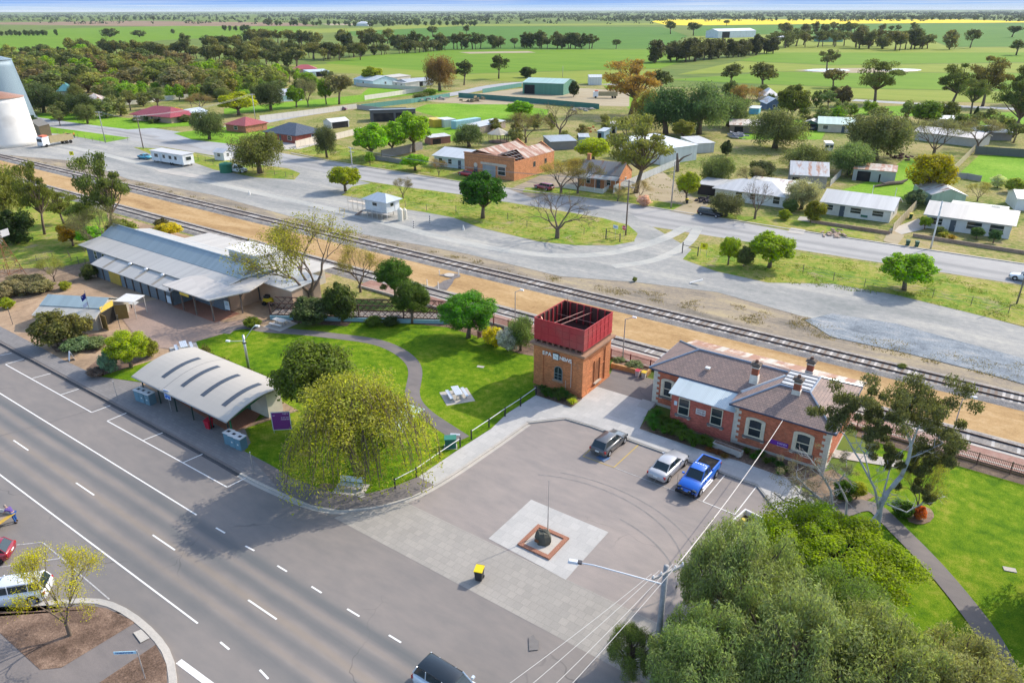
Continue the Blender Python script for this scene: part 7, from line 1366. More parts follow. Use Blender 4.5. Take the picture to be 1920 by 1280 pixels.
def lattice():
    a, b = Vector(G(508, 598)), Vector(G(842, 607)); L_ = (b - a).length; an = atan2(b.y - a.y, b.x - a.x)
    r = thing('lattice_footbridge', 'old brown iron lattice footbridge span resting on a pale blue wall', 'footbridge', (*a, ZG), an)
    q = MB(); q.box(0, -.25, 0, L_, -.02, .55); q.build('wall', M_MATTE, r, (.26, .42, .46))
    q = MB(); q.box(0, 0, .45, L_, 2.3, .56); q.build('deck', M_TIMBER, r, (.3, .26, .23))
    for y in (.08, 2.2):
        q = MB(); h0, h1 = .6, 2.15
        q.box(0, y - .06, h1, L_, y + .06, h1 + .1); q.box(0, y - .06, h0 - .03, L_, y + .06, h0 + .07); n = int(L_ / .85)
        for k in range(-1, n + 1):
            for s in (1, -1):
                u0 = k * L_ / n; u1 = u0 + s * 1.5; p0, p1 = [u0, h0], [u1, h1]
                if u1 < 0 or u1 > L_ or u0 < 0 or u0 > L_: continue
                q.tube([(p0[0], y + s * .03, p0[1]), (p1[0], y + s * .03, p1[1])], .04, 4)
        q.build('lattice_girder', M_TIMBER, r, (.1, .055, .045))
    for k in range(5): q = MB(); u = L_ * k / 4; q.box(u - .06, -.02, 0, u + .06, .2, 2.3); q.build('post', M_TIMBER, r, (.08, .05, .045))
lattice()
x, y = G(494, 575); r = thing('garden_tractor', 'small yellow and black machine parked beside the covered entry', 'machine', (x, y + 1, ZG), .5); q = MB(); q.rbox(0, 0, .5, 1.5, .9, .5, 0, .8); q.build('body', M_PLAIN, r, (.6, .42, .01)); q = MB(); q.rbox(-.2, 0, 1.0, .7, .7, .35); q.build('seat', M_PLAIN, r, (.03, .03, .03))
for u, v in ((-.5, -.5), (.5, -.5), (-.5, .5), (.5, .5)): q = MB(); q.wheel(u, v, .32, .32, .2, 12); q.build('wheel', M_RUBBER, r, (.02, .02, .02))
a, b_ = G(1145, 690), G(1213, 707); r = thing('platform_planter', 'long orange brick planter below the platform fence', 'planter', (*a, ZG), atan2(b_[1] - a[1], b_[0] - a[0])); L_ = hypot(b_[0] - a[0], b_[1] - a[1]); q = MB(); q.box(0, 0, 0, L_, .25, .6); q.box(0, .25, 0, .2, 1.2, .6); q.box(L_ - .2, .25, 0, L_, 1.2, .6); q.build('wall', M_BRICK, r, (.42, .24, .1)); q = MB(); q.box(.2, .25, 0, L_ - .2, 1.2, .5); q.build('soil', M_MULCH, r)
# garden clutter in the far yards: logs, wrecks and heaps
def heap(lb, px, col, w_, h, seed, name='scrap_heap', m=None):
    x, y = G(*px); r = thing(name, lb, 'heap', (x, y, ZG), seed); rnd = random.Random(seed); q = MB()
    for k in range(22): q.rbox(rnd.gauss(0, w_ * .3), rnd.gauss(0, w_ * .2), max(0, rnd.uniform(-.2, h * .6)), rnd.uniform(.3, w_ * .4), rnd.uniform(.2, .7), rnd.uniform(.2, h * .5), rnd.uniform(0, 3), .8)
    q.build('pile', m or M_TIMBER, r, col)
for a_ in [('tangled brush heap on bare ground by the green fence', (888, 191), (.24, .2, .12), 8, 2.2, 1), ('pale rubble heap near the long green fence', (793, 190), (.3, .27, .24), 8, 1.6, 2), ('stone rubble heap beside the green paddock', (828, 187), (.36, .32, .28), 6, 1.2, 3), ('rusty scrap under the grey tree in back yard', (1684, 297), (.14, .07, .06), 5, 1.4, 4), ('jumbled scrap cars and sheeting in the vacant yard', (1380, 258), (.3, .3, .34), 8, 1.4, 5), ('orange machinery parts behind the grey iron sheds', (1098, 246), (.45, .16, .05), 6, 1.6, 6), ('pale timber offcuts near the warehouse fence', (1090, 207), (.42, .38, .33), 10, 1.2, 7), ('stone edged flower mound on the nature strip', (1568, 440), (.34, .25, .19), 4.5, .5, 8), ('household junk piled beside the carport', (1322, 379), (.06, .05, .06), 4, 1.2, 9)]: heap(*a_)
for lb, p0, p1, rad in (('fallen grey tree trunk on grass behind the bungalow', (1640, 352), (1700, 344), .45), ('dead forked stump in the dry vacant lot', (1270, 322), (1292, 302), .35)):
    a, b_ = G(*p0), G(*p1); r = thing('dead_tree', lb, 'dead tree', (*a, ZG)); d_ = Vector((b_[0] - a[0], b_[1] - a[1])); q = MB()
    if 'fallen' in lb: q.tube([(0, 0, .3), (d_.x * .4, d_.y * .4 + .5, .5), (d_.x * .8, d_.y * .8, .35), (d_.x, d_.y, .9)], [.2, .4, .45, .2], 7); q.tube([(d_.x * .3, d_.y * .3, .5), (d_.x * .1, d_.y * .3 - 1, 1.2)], [.2, .06], 5)
    else: q.tube([(0, 0, 0), (-.3, .3, 2.2), (-.6, .3, 4.4)], [.5, .38, .2], 7); q.tube([(-.3, .3, 2.2), (1.2, 0, 3.6), (3.2, .3, 4.6)], [.3, .22, .08], 6)
    q.build('trunk', M_BARK, r, (.16, .12, .1))
for lb, px, ang in (('dark horse grazing on the far paddock', (662, 130), .3), ('black horse standing by the far paddock fence', (668, 131), 2.)):
    pass
# ------------------------------------------------------------------ vegetation
def quads(name, V, m):
    n = len(V) // 4; me = bpy.data.meshes.new(name); me.vertices.add(4 * n); me.loops.add(4 * n); me.polygons.add(n)
    me.vertices.foreach_set('co', np.ascontiguousarray(V, dtype=np.float32).ravel()); me.loops.foreach_set('vertex_index', np.arange(4 * n, dtype=np.int32))
    me.polygons.foreach_set('loop_start', np.arange(0, 4 * n, 4, dtype=np.int32)); me.materials.append(m); me.update(calc_edges=True); return me
def unit(v): return v / np.maximum(np.linalg.norm(v, axis=1, keepdims=True), 1e-9)
def leafquads(P, Nn, size, rng, asp=.62, axis=None, sv_=(.6, 1.35)):
    n = len(P); t = unit(np.cross(Nn, rng.normal(size=(n, 3)))) if axis is None else unit(axis - Nn * np.sum(axis * Nn, axis=1, keepdims=True)); b = np.cross(Nn, t)
    s = (size * rng.uniform(*sv_, n))[:, None]; a, c = t * s, b * s * asp
    return np.stack([P - a, P + c - a * .1, P + a, P - c - a * .1], axis=1).reshape(-1, 3)
def clump_leaves(clumps, n, size, rng, out=.55, flat=.75, shell=.5, asp=.62, hang=0.):
    Vs = []
    for (c, r) in clumps:
        k = max(6, int(n * rng.uniform(.75, 1.3))); d = unit(rng.normal(size=(k, 3))); rad = rng.uniform(shell ** 3, 1., k) ** (1 / 3.)
        rv = np.array([r, r, r * flat]); P = np.array(c) + d * rad[:, None] * rv * rng.uniform(.8, 1.15, (k, 1))
        N_ = unit(d * out + np.array([0, 0, .25]) + (1 - out) * rng.normal(size=(k, 3))); ax = None
        if hang: ax = unit(np.array([0, 0, -1.]) + rng.normal(size=(k, 3)) * .35); P[:, 2] -= hang * rng.uniform(0, 1, k) * r
        Vs.append(leafquads(P, N_, size, rng, asp, ax))
    return np.concatenate(Vs)
def env(rng, K, c, r, cr, shell=.55, low=-1.):
    o = []; tries = 0
    while len(o) < K and tries < 6000:
        tries += 1; d = rng.normal(size=3); d /= np.linalg.norm(d); 
        if d[2] < low: continue
        q = rng.uniform(shell, 1.) ; p = np.array(c) + d * np.array(r) * q; rr = cr * rng.uniform(.7, 1.35)
        if all(np.linalg.norm(p - np.array(b[0])) > (rr + b[1]) * .42 for b in o): o.append((p, rr))
    return o
def limbs(mb, clumps, rng, fork=.3, tr=.035, lean=.06, every=1, sides=5):
    f = Vector((rng.uniform(-lean, lean), rng.uniform(-lean, lean), fork)); mb.tube([(0, 0, -.01), (f.x * .4, f.y * .4, fork * .5), f], [tr * 1.25, tr, tr * .85], 7)
    for (c, r) in clumps[::every]:
        c = Vector(c); m = f.lerp(c, .5) + Vector((rng.uniform(-.04, .04), rng.uniform(-.04, .04), rng.uniform(-.05, .03)))
        mb.tube([f + Vector((0, 0, -.02)), m, c], [tr * .5, tr * .32, tr * .1], sides, False)
PROTO = {}
def finish(kind, mb, V): PROTO.setdefault(kind, []).append((mb, V))
def mesh_of(mb, name):
    me = bpy.data.meshes.new(name); me.from_pydata(mb.v, [], mb.f); me.materials.append(M_BARK); me.polygons.foreach_set('use_smooth', [True] * len(me.polygons)); me.update(); return me
def branchy(rng, levels, ang, length, r0, trunk, spread=1., droop=0., kids=(2, 3)):
    mb = MB(); tips = []
    def go(p, d, L, r, lv):
        m = p + d * L * .5 + Vector((rng.uniform(-1, 1), rng.uniform(-1, 1), rng.uniform(-.6, .8))) * L * .09; e = p + d * L
        mb.tube([p, m, e], [r, r * .82, r * .62], 5 if lv > levels - 2 else 3, False)
        if lv == 0: tips.append(e); return
        if lv < 3: tips.append(m)
        for k in range(rng.integers(kids[0], kids[1] + 1)):
            a = rng.uniform(.5, 1.1) * ang; ph = rng.uniform(0, 2 * pi); ax = d.orthogonal().normalized(); ax.rotate(Matrix.Rotation(ph, 3, d)); nd = d.copy(); nd.rotate(Matrix.Rotation(a, 3, ax))
            nd = (nd + Vector((0, 0, .12 - droop * (levels - lv) / levels))).normalized(); nd.x *= spread; nd.y *= spread
            go(e, nd.normalized(), L * rng.uniform(.68, .86), r * .6, lv - 1)
    mb.tube([(0, 0, -.02), (0, 0, trunk)], [r0 * 1.3, r0], 7, False)
    for k in range(4):
        a = 2 * pi * k / 4 + rng.uniform(-.4, .4); d = Vector((cos(a) * sin(ang * 1.15), sin(a) * sin(ang * 1.15), cos(ang * 1.15))); go(Vector((0, 0, trunk * .92)), d.normalized(), length, r0 * .6, levels)
    T = np.array([tuple(t_) for t_ in tips]); hi = T[:, 2].max(); rad = np.percentile(np.hypot(T[:, 0], T[:, 1]), 97); S = np.array([.5 / rad, .5 / rad, 1 / hi])
    mb.v = [(x * S[0], y * S[1], z * S[2]) for x, y, z in mb.v]; return mb, T * S
def protos():
    for sd in (1, 2, 3):
        g = np.random.default_rng(sd)
        cl = env(g, 44, (0, 0, .6), (.37, .37, .33), .125, .55, -.75); mb = MB(); limbs(mb, cl, g, .26, .035, .03, 3); finish('round', mb, clump_leaves(cl, 210, .024, g, .68, .85))
        cl = env(g, 40, (0, 0, .47), (.36, .36, .4), .14, .5, -.95); mb = MB(); limbs(mb, cl, g, .14, .03, .03, 4); finish('shrub', mb, clump_leaves(cl, 150, .03, g, .65, .9))
        cl = env(g, 19, (.03, 0, .7), (.36, .36, .24), .135, .45, -.6); cl += [((g.uniform(-.25, .25), g.uniform(-.25, .25), g.uniform(.4, .55)), .09) for _ in range(4)]; mb = MB(); limbs(mb, cl, g, .36, .028, .06, 1); finish('gum', mb, clump_leaves(cl, 300, .0185, g, .35, .6, .2, .5, .3))
        cl = env(g, 40, (0, 0, .55), (.37, .37, .36), .14, .45, -.8); mb = MB(); limbs(mb, cl, g, .3, .04, .05, 3); finish('drape', mb, clump_leaves(cl, 360, .021, g, .5, 1.15, .4, .34, .9))
        cl = env(g, 14, (0, 0, .52), (.36, .36, .38), .19, .45, -.9); mb = MB(); limbs(mb, cl, g, .3, .03, .04, 4, 3); finish('far', mb, clump_leaves(cl, 90, .045, g, .7, .8, .5))
        cl = env(g, 13, (0, 0, .62), (.36, .36, .3), .165, .45, -.85); mb = MB(); limbs(mb, cl, g, .36, .03, .06, 1, 3); finish('fargum', mb, clump_leaves(cl, 95, .038, g, .65, .65, .4))
        mb, T = branchy(g, 5 if sd < 3 else 6, radians(34), .3, .045, .25, 1.1, .1); finish('bare', mb, leafquads(T[g.integers(0, len(T), 260)] + g.normal(size=(260, 3)) * .01, unit(g.normal(size=(260, 3))), .008, g))
        mb, T = branchy(g, 5, radians(32), .3, .036, .2, 1., .05, (2, 3)); I = g.integers(0, len(T), 9500); finish('budding', mb, leafquads(T[I] + g.normal(size=(9500, 3)) * np.array([.036, .036, .026]), unit(g.normal(size=(9500, 3))), .0072, g))
        cl = env(g, 30, (0, 0, .64), (.37, .37, .34), .105, .35, -.85); mb = MB(); limbs(mb, cl, g, .3, .024, .05, 1); finish('tallgum', mb, clump_leaves(cl, 250, .0155, g, .45, .55, .25, .5, .3))
    g = np.random.default_rng(11); n = 8000; z = g.uniform(0, 1, n) ** 1.4; a = g.uniform(0, 2 * pi, n); r = .5 * (1 - z) ** .75 * (.86 + .18 * np.sin(5 * a + 9 * z)) * g.uniform(.75, 1.03, n); P = np.stack([r * np.cos(a), r * np.sin(a), .02 + .98 * z], 1)
    N_ = unit(np.stack([np.cos(a), np.sin(a), .4 + 0 * a], 1) + g.normal(size=(n, 3)) * .5); mb = MB(); mb.tube([(0, 0, 0), (0, 0, .3)], [.08, .05], 6); finish('cypress', mb, leafquads(P, N_, .04, g))
    # willow: weeping strands from a domed head
    g = np.random.default_rng(21); cl = env(g, 26, (0, 0, .68), (.3, .3, .24), .12, .6, -.2); mb = MB(); limbs(mb, cl, g, .28, .032, .05, 1); Vs = [clump_leaves(cl, 330, .009, g, .4, .7, .2, .4)]
    for s_ in range(1700):
        a = g.uniform(0, 2 * pi); e = g.uniform(0, 1) ** .55; r0 = .44 * e * (.8 + .25 * sin(3 * a)); z0 = .93 - .36 * e ** 2 + g.uniform(-.07, .03); ln = g.uniform(.12, .3) + .33 * e * g.uniform(.35, 1.); k = 17
        u = np.linspace(0, 1, k); rr = r0 + .075 * np.sqrt(u) * g.uniform(.4, 1.3); P = np.stack([rr * cos(a), rr * sin(a), np.maximum(z0 - ln * u, .07)], 1) + g.normal(size=(k, 3)) * .007
        Vs.append(leafquads(P, unit(g.normal(size=(k, 3)) * np.array([1, 1, .4])), .0105, g, .38, np.tile([[0., 0, -1]], (k, 1)) + g.normal(size=(k, 3)) * .35))
        if s_ % 5 == 0: mb.tube([tuple(p) for p in P[::6]], [.0022] * len(P[::6]), 3, False)
    finish('willow', mb, np.concatenate(Vs))
    for sd in (31, 32):     # strappy tuft
        g = np.random.default_rng(sd); Vs = []
        for _ in range(230):
            a = g.uniform(0, 2 * pi); ln = g.uniform(.6, 1.); bw = .022; d = np.array([cos(a), sin(a), 0]); t_ = np.array([-sin(a), cos(a), 0]); lean_ = g.uniform(.15, 1.) * .55
            p = [np.array([0, 0, 0.]) + d * g.uniform(0, .12), d * lean_ * .45 + np.array([0, 0, ln * .75]), d * lean_ + np.array([0, 0, ln * (1.05 - lean_ * .75)])]
            for i in (0, 1): w0, w1 = (bw, bw * .9) if i == 0 else (bw * .9, .004); Vs.append(np.array([p[i] - t_ * w0, p[i] + t_ * w0, p[i + 1] + t_ * w1, p[i + 1] - t_ * w1]))
        finish('tuft', None, np.concatenate(Vs))
protos()
MESH = {k: [(mesh_of(a, 'trunk') if a else None, quads('crown', V, M_LEAF)) for a, V in v] for k, v in PROTO.items()}
TRS = random.Random(77); KEEP = {}
def tree(kind, name, label, loc, w_, h, col, cat='tree', bark=(.16, .12, .09), group=None, var=None, parts=True, rz=None):
    ms = MESH[kind]; tm, cm = ms[(var if var is not None else TRS.randrange(99)) % len(ms)]
    if rz is None: rz = TRS.uniform(0, 2 * pi)
    r = thing(name, label, cat, loc, rz, group); r.scale = (w_, w_, h)
    if tm: o = bpy.data.objects.new('trunk', tm); COL.objects.link(o); o.parent = r; o.color = (*bark, 1)
    o = bpy.data.objects.new('crown', cm); COL.objects.link(o); o.parent = r; o.color = (col[0] * 1.5, col[1] * 1.6, col[2] * 1.05, 1)
    return r
def tp(kind, name, label, base, top, wpx, col, cat='tree', **k):
    "tree by base point, height of its top and crown width in the photograph"
    x, y = G(*base); h = hat(base[0], base[1], top); w_ = wpx * depth(x, y, h * .6) / F * 1.14
    return tree(kind, name, label, (x, y, ZG), w_, h, col, cat, **k)
DK = (.04, .07, .022); OL = (.105, .115, .045); GG = (.1, .12, .065); BG = (.15, .26, .022); YG = (.27, .29, .025); GD = (.24, .19, .02); RU = (.19, .105, .05); BR = (.15, .11, .075); MG = (.075, .14, .026); SG = (.15, .175, .1)
T_ = [
 ('willow', 'willow', 'weeping yellow green willow on the corner lawn', (676, 893), 700, 275, (.24, .225, .055)),
 ('budding', 'elm', 'spreading elm in fine yellow leaf beside the covered entry', (585, 572), 402, 215, (.19, .165, .04)), ('budding', 'elm', 'smaller half bare elm near the lattice footbridge', (676, 548), 462, 78, (.2, .16, .05)),
 ('shrub', 'garden_tree', 'dark upright bushy tree in front of the lattice footbridge', (641, 604), 524, 62, (.055, .07, .028)), ('shrub', 'garden_tree', 'low grey green tree overhanging the pale blue wall', (587, 608), 550, 80, (.07, .085, .05)),
 
 ('drape', 'garden_tree', 'fine grey green bush leaning against the water tower', (976, 658), 586, 52, (.11, .14, .06)),
 ('tallgum', 'gum_tree', 'tall gum by the near track with forked dark trunk', (213, 448), 278, 108, (.085, .1, .04)), ('tallgum', 'gum_tree', 'slender leaning gum on the park grass', (84, 440), 296, 78, (.1, .105, .035)),
 ('tallgum', 'gum_tree', 'young sparse gum beside the leaning one', (120, 420), 352, 72, (.11, .115, .04)), ('drape', 'gum_tree', 'olive gum cut off by the picture edge', (10, 415), 300, 105, (.13, .13, .045)),
 ('shrub', 'park_tree', 'very dark dense tree on the park lawn', (36, 456), 388, 72, (.03, .045, .02)), ('budding', 'park_tree', 'grey twiggy tree behind the goods shed end', (192, 478), 392, 92, (.12, .11, .07)), ('gum', 'gum_tree', 'thin white stemmed gum behind orange bush', (162, 445), 372, 62, (.13, .145, .05)),
 ('round', 'kurrajong', 'dense dark green tree alone on the verge strip', (905, 410), 322, 90, (.035, .085, .018)), ('bare', 'leafless_tree', 'wide leafless tree on the verge by the gravel yard', (1045, 447), 360, 138, (.2, .17, .12)),
 ('round', 'verge_tree', 'lone golden green tree at the gravel junction', (648, 359), 310, 64, (.2, .21, .02)), ('budding', 'verge_tree', 'small grey brown tree behind the stilted hut', (756, 372), 333, 36, (.13, .1, .07)),
 ('drape', 'gum_tree', 'broad olive gum beside the white pickup', (488, 325), 238, 98, (.115, .115, .05)), ('drape', 'street_tree', 'dark grey green tree opposite the homestead', (393, 262), 200, 62, (.085, .1, .055)), ('drape', 'street_tree', 'dusky grey green tree before the dark roofed house', (613, 296), 230, 44, (.08, .085, .055)),
 ('round', 'street_tree', 'bright green tree nearest the rendered wall', (698, 300), 230, 72, BG), ('round', 'street_tree', 'bright green tree squeezed between its two neighbours', (738, 292), 226, 62, (.14, .235, .022)), ('round', 'street_tree', 'tallest bright green tree above the rendered wall', (776, 286), 208, 74, (.16, .24, .024)), ('round', 'street_tree', 'small round bright green tree before the weatherboard house', (779, 320), 288, 56, (.15, .26, .02)), ('round', 'street_tree', 'sapling in front of the rendered walls', (694, 311), 284, 20, (.14, .22, .03)),
 ('drape', 'yard_tree', 'soft grey green tree behind the weatherboard house', (880, 276), 231, 66, GG), ('round', 'yard_tree', 'vivid green tree at the lush lot corner', (975, 224), 188, 54, BG), ('budding', 'yard_tree', 'brown twiggy tree behind the ruined roof', (986, 268), 212, 84, (.13, .1, .06)), ('bare', 'yard_tree', 'bare brown tree in the back yards', (1050, 256), 190, 80, (.16, .12, .08)), ('round', 'yard_tree', 'lime green tree behind the brick cottage', (1112, 302), 258, 72, YG),
 ('budding', 'street_tree', 'rusty budding street tree by the maroon wagon', (1052, 362), 300, 84, (.24, .17, .06)), ('budding', 'street_tree', 'rusty budding street tree before the cottage verandah', (1083, 363), 300, 82, (.23, .16, .065)), ('tallgum', 'gum_tree', 'great spreading gum towering over the brick cottage', (1192, 362), 208, 150, (.15, .145, .06)), ('round', 'gum_tree', 'smaller rounded olive gum behind the white sheds', (1280, 265), 224, 46, (.16, .145, .045)),
 ('drape', 'peppercorn_tree', 'dark peppercorn tree at the western end of its clump', (1248, 252), 160, 108, (.065, .1, .055)), ('drape', 'peppercorn_tree', 'tallest grey green peppercorn in the dark clump', (1310, 252), 152, 108, (.105, .14, .08)), ('drape', 'peppercorn_tree', 'paler peppercorn at the eastern end of its clump', (1364, 238), 172, 76, (.11, .135, .075)),
 ('tallgum', 'gum_tree', 'huge russet gum with red brown foliage', (1182, 215), 106, 128, (.24, .14, .06)), ('drape', 'gum_tree', 'russet gum sapling beneath the huge one', (1212, 236), 165, 62, (.22, .15, .06)), ('fargum', 'gum_tree', 'dark gum beside the huge russet one', (1240, 176), 130, 52, (.06, .065, .035)), ('drape', 'olive_tree', 'spreading grey olive tree in the vacant lot', (1452, 278), 202, 110, (.13, .135, .075)),
 ('drape', 'olive_tree', 'rounded grey green bush in the weedy lot', (1342, 350), 284, 64, (.13, .145, .075)), ('drape', 'olive_tree', 'sprawling pale olive bush behind the grey gabled shed', (1510, 320), 268, 92, (.16, .165, .085)), ('round', 'yard_tree', 'dark dome of foliage behind the bare street tree', (1425, 345), 300, 50, (.07, .075, .045)), ('round', 'verge_tree', 'small lime verge tree with thin trunk', (1287, 378), 320, 46, (.22, .23, .03)),
 ('drape', 'street_tree', 'grey street tree beside the parked black wagon', (1360, 406), 357, 64, (.1, .095, .065)), ('bare', 'leafless_tree', 'leafless street tree in front of the white hip roof', (1415, 411), 336, 68, (.2, .14, .1)), ('drape', 'yard_tree', 'dusty blossom tree beside the grey gabled shed', (1502, 392), 332, 68, (.26, .23, .19)), ('budding', 'yard_tree', 'wispy grey fruit tree by the white hip roofed bungalow', (1405, 352), 312, 56, (.17, .14, .11)),
 ('round', 'verge_bush', 'clipped bright verge bush nearest the yellow sign', (1365, 497), 443, 40, (.19, .23, .02)), ('shrub', 'verge_bush', 'dull grey bush between two bright verge bushes', (1394, 500), 458, 34, (.11, .12, .06)), ('round', 'verge_bush', 'biggest bright rounded verge bush', (1442, 502), 435, 92, (.17, .22, .02)), ('round', 'verge_bush', 'solitary bright green bush on the wide grass verge', (1695, 544), 474, 104, (.14, .23, .02)),
 ('shrub', 'conifer_hedge', 'golden brown clipped conifer beside the bungalow drive', (1527, 416), 374, 42, (.13, .12, .025)), ('round', 'golden_tree', 'large golden tree beside the timber fence', (1738, 372), 284, 90, (.25, .2, .02)), ('drape', 'peppercorn_tree', 'massive grey peppercorn behind the tin garage', (1640, 300), 198, 128, (.115, .115, .07)), ('drape', 'peppercorn_tree', 'pale bushy olive at the foot of the peppercorn', (1590, 328), 262, 80, (.13, .165, .085)), ('drape', 'peppercorn_tree', 'grey olive bush beside the white caravan', (1602, 318), 258, 46, (.12, .15, .08)), ('budding', 'peppercorn_tree', 'bare grey tree over the bright white roof', (1750, 292), 222, 110, (.14, .125, .09)), ('budding', 'peppercorn_tree', 'second bare grey tree behind the golden one', (1832, 280), 222, 74, (.17, .14, .1)),
 ('round', 'yard_tree', 'broad olive tree over the dark blue cottage', (1482, 229), 158, 64, (.105, .11, .035)), ('budding', 'yard_tree', 'russet bare tree before the white gabled house', (1398, 212), 160, 62, (.22, .12, .06)), ('shrub', 'yard_tree', 'purplish tree beside the far sealed road', (1578, 200), 158, 32, (.11, .08, .06)), ('round', 'yard_tree', 'lively green tree beyond the grey peppercorn', (1733, 240), 188, 56, (.1, .14, .03)), ('shrub', 'yard_tree', 'rounded olive bush by the far back lawn', (1772, 226), 188, 46, (.1, .105, .035)), ('cypress', 'cypress', 'slim dark pencil cypress in a far yard', (1826, 232), 200, 18, (.03, .05, .025)), ('cypress', 'cypress', 'thin golden pencil cypress behind the peppercorn', (1698, 224), 197, 9, (.13, .12, .03)),
 ('tallgum', 'gum_tree', 'flat topped gum standing by the far sealed road', (1640, 194), 106, 92, (.1, .11, .05)), ('tallgum', 'gum_tree', 'tall gum with open crown left of the dark pair', (1784, 198), 116, 82, (.085, .095, .04)), ('tallgum', 'gum_tree', 'russet topped gum between two taller crowns', (1842, 200), 102, 88, (.12, .095, .05)), ('tallgum', 'gum_tree', 'dark gum with massive trunk at the picture edge', (1898, 258), 128, 96, (.07, .085, .04)), ('tallgum', 'gum_tree', 'pale trunked slender gum above the cypress', (1820, 214), 138, 62, (.1, .11, .05)), ('tallgum', 'gum_tree', 'high dark crowned gum furthest along the sealed road', (1912, 196), 118, 60, (.065, .075, .04)),
 ('fargum', 'gum_tree', 'lone leaning gum beside the paddock pond', (1550, 132), 87, 40, (.1, .1, .06)), ('fargum', 'gum_tree', 'paddock gum above the small white sheds', (1368, 162), 118, 44, (.085, .085, .045)), ('fargum', 'gum_tree', 'dark paddock gum by the cream sheds', (1430, 170), 116, 60, (.085, .08, .045)), ('fargum', 'gum_tree', 'russet gum in front of the pond', (1562, 165), 124, 44, (.11, .085, .05)),
 ('round', 'golden_tree', 'golden weeping tree beside the side street', (448, 216), 172, 76, (.26, .26, .02)), ('shrub', 'wattle', 'bright yellow wattle beside the maroon roof', (326, 222), 200, 42, (.36, .27, .01)), ('budding', 'yard_tree', 'bare rusty tree behind the carport', (378, 208), 176, 46, (.17, .11, .07)), ('drape', 'street_tree', 'dark weeping tree on the silo side lawn', (83, 212), 150, 70, (.06, .075, .045)), ('drape', 'street_tree', 'dark tree with rounded crown beside the lane', (118, 214), 168, 54, (.055, .07, .04)), ('drape', 'street_tree', 'dark tree nearest the beige cottage', (158, 222), 172, 52, (.05, .062, .038)), ('shrub', 'verge_bush', 'dark clipped bush behind the squat silo', (64, 238), 214, 22, (.045, .07, .03)),
 ('drape', 'street_tree', 'dark spreading tree before the silver roofed house', (508, 207), 148, 56, (.06, .07, .045)), ('round', 'street_tree', 'fresh green tree on the side street verge', (556, 202), 160, 38, (.13, .19, .03)), ('budding', 'street_tree', 'grey leafless tree on the side street verge', (578, 200), 148, 38, (.15, .13, .1)), ('round', 'street_tree', 'green tree beside the mauve gum', (612, 196), 146, 30, (.12, .17, .03)), ('fargum', 'gum_tree', 'mauve grey gum beside the pale blue house', (636, 196), 130, 56, (.13, .11, .075)), ('round', 'golden_tree', 'rounded golden green tree over the blue house', (700, 158), 124, 44, (.2, .21, .02)),
 ('drape', 'gum_tree', 'russet gum standing by the grey gabled shed', (825, 171), 98, 62, (.17, .1, .06)), ('fargum', 'gum_tree', 'dark gum just beyond the russet one', (870, 160), 112, 40, (.06, .065, .04)), ('fargum', 'gum_tree', 'shapely dark gum at the edge of the paddock', (935, 148), 102, 40, (.06, .065, .035)), ('shrub', 'yard_tree', 'round dark bush behind the warehouse', (990, 146), 124, 34, (.05, .065, .035)), ('shrub', 'yard_tree', 'dark column of foliage beside the warehouse door', (1075, 182), 149, 20, (.045, .055, .035)), ('round', 'verge_bush', 'round green bush on the side street verge', (806, 184), 166, 30, (.11, .16, .03)), ('drape', 'street_tree', 'low grey verge tree by the side street', (790, 188), 172, 34, (.12, .12, .06)),
]
for a in T_: tp(*a)
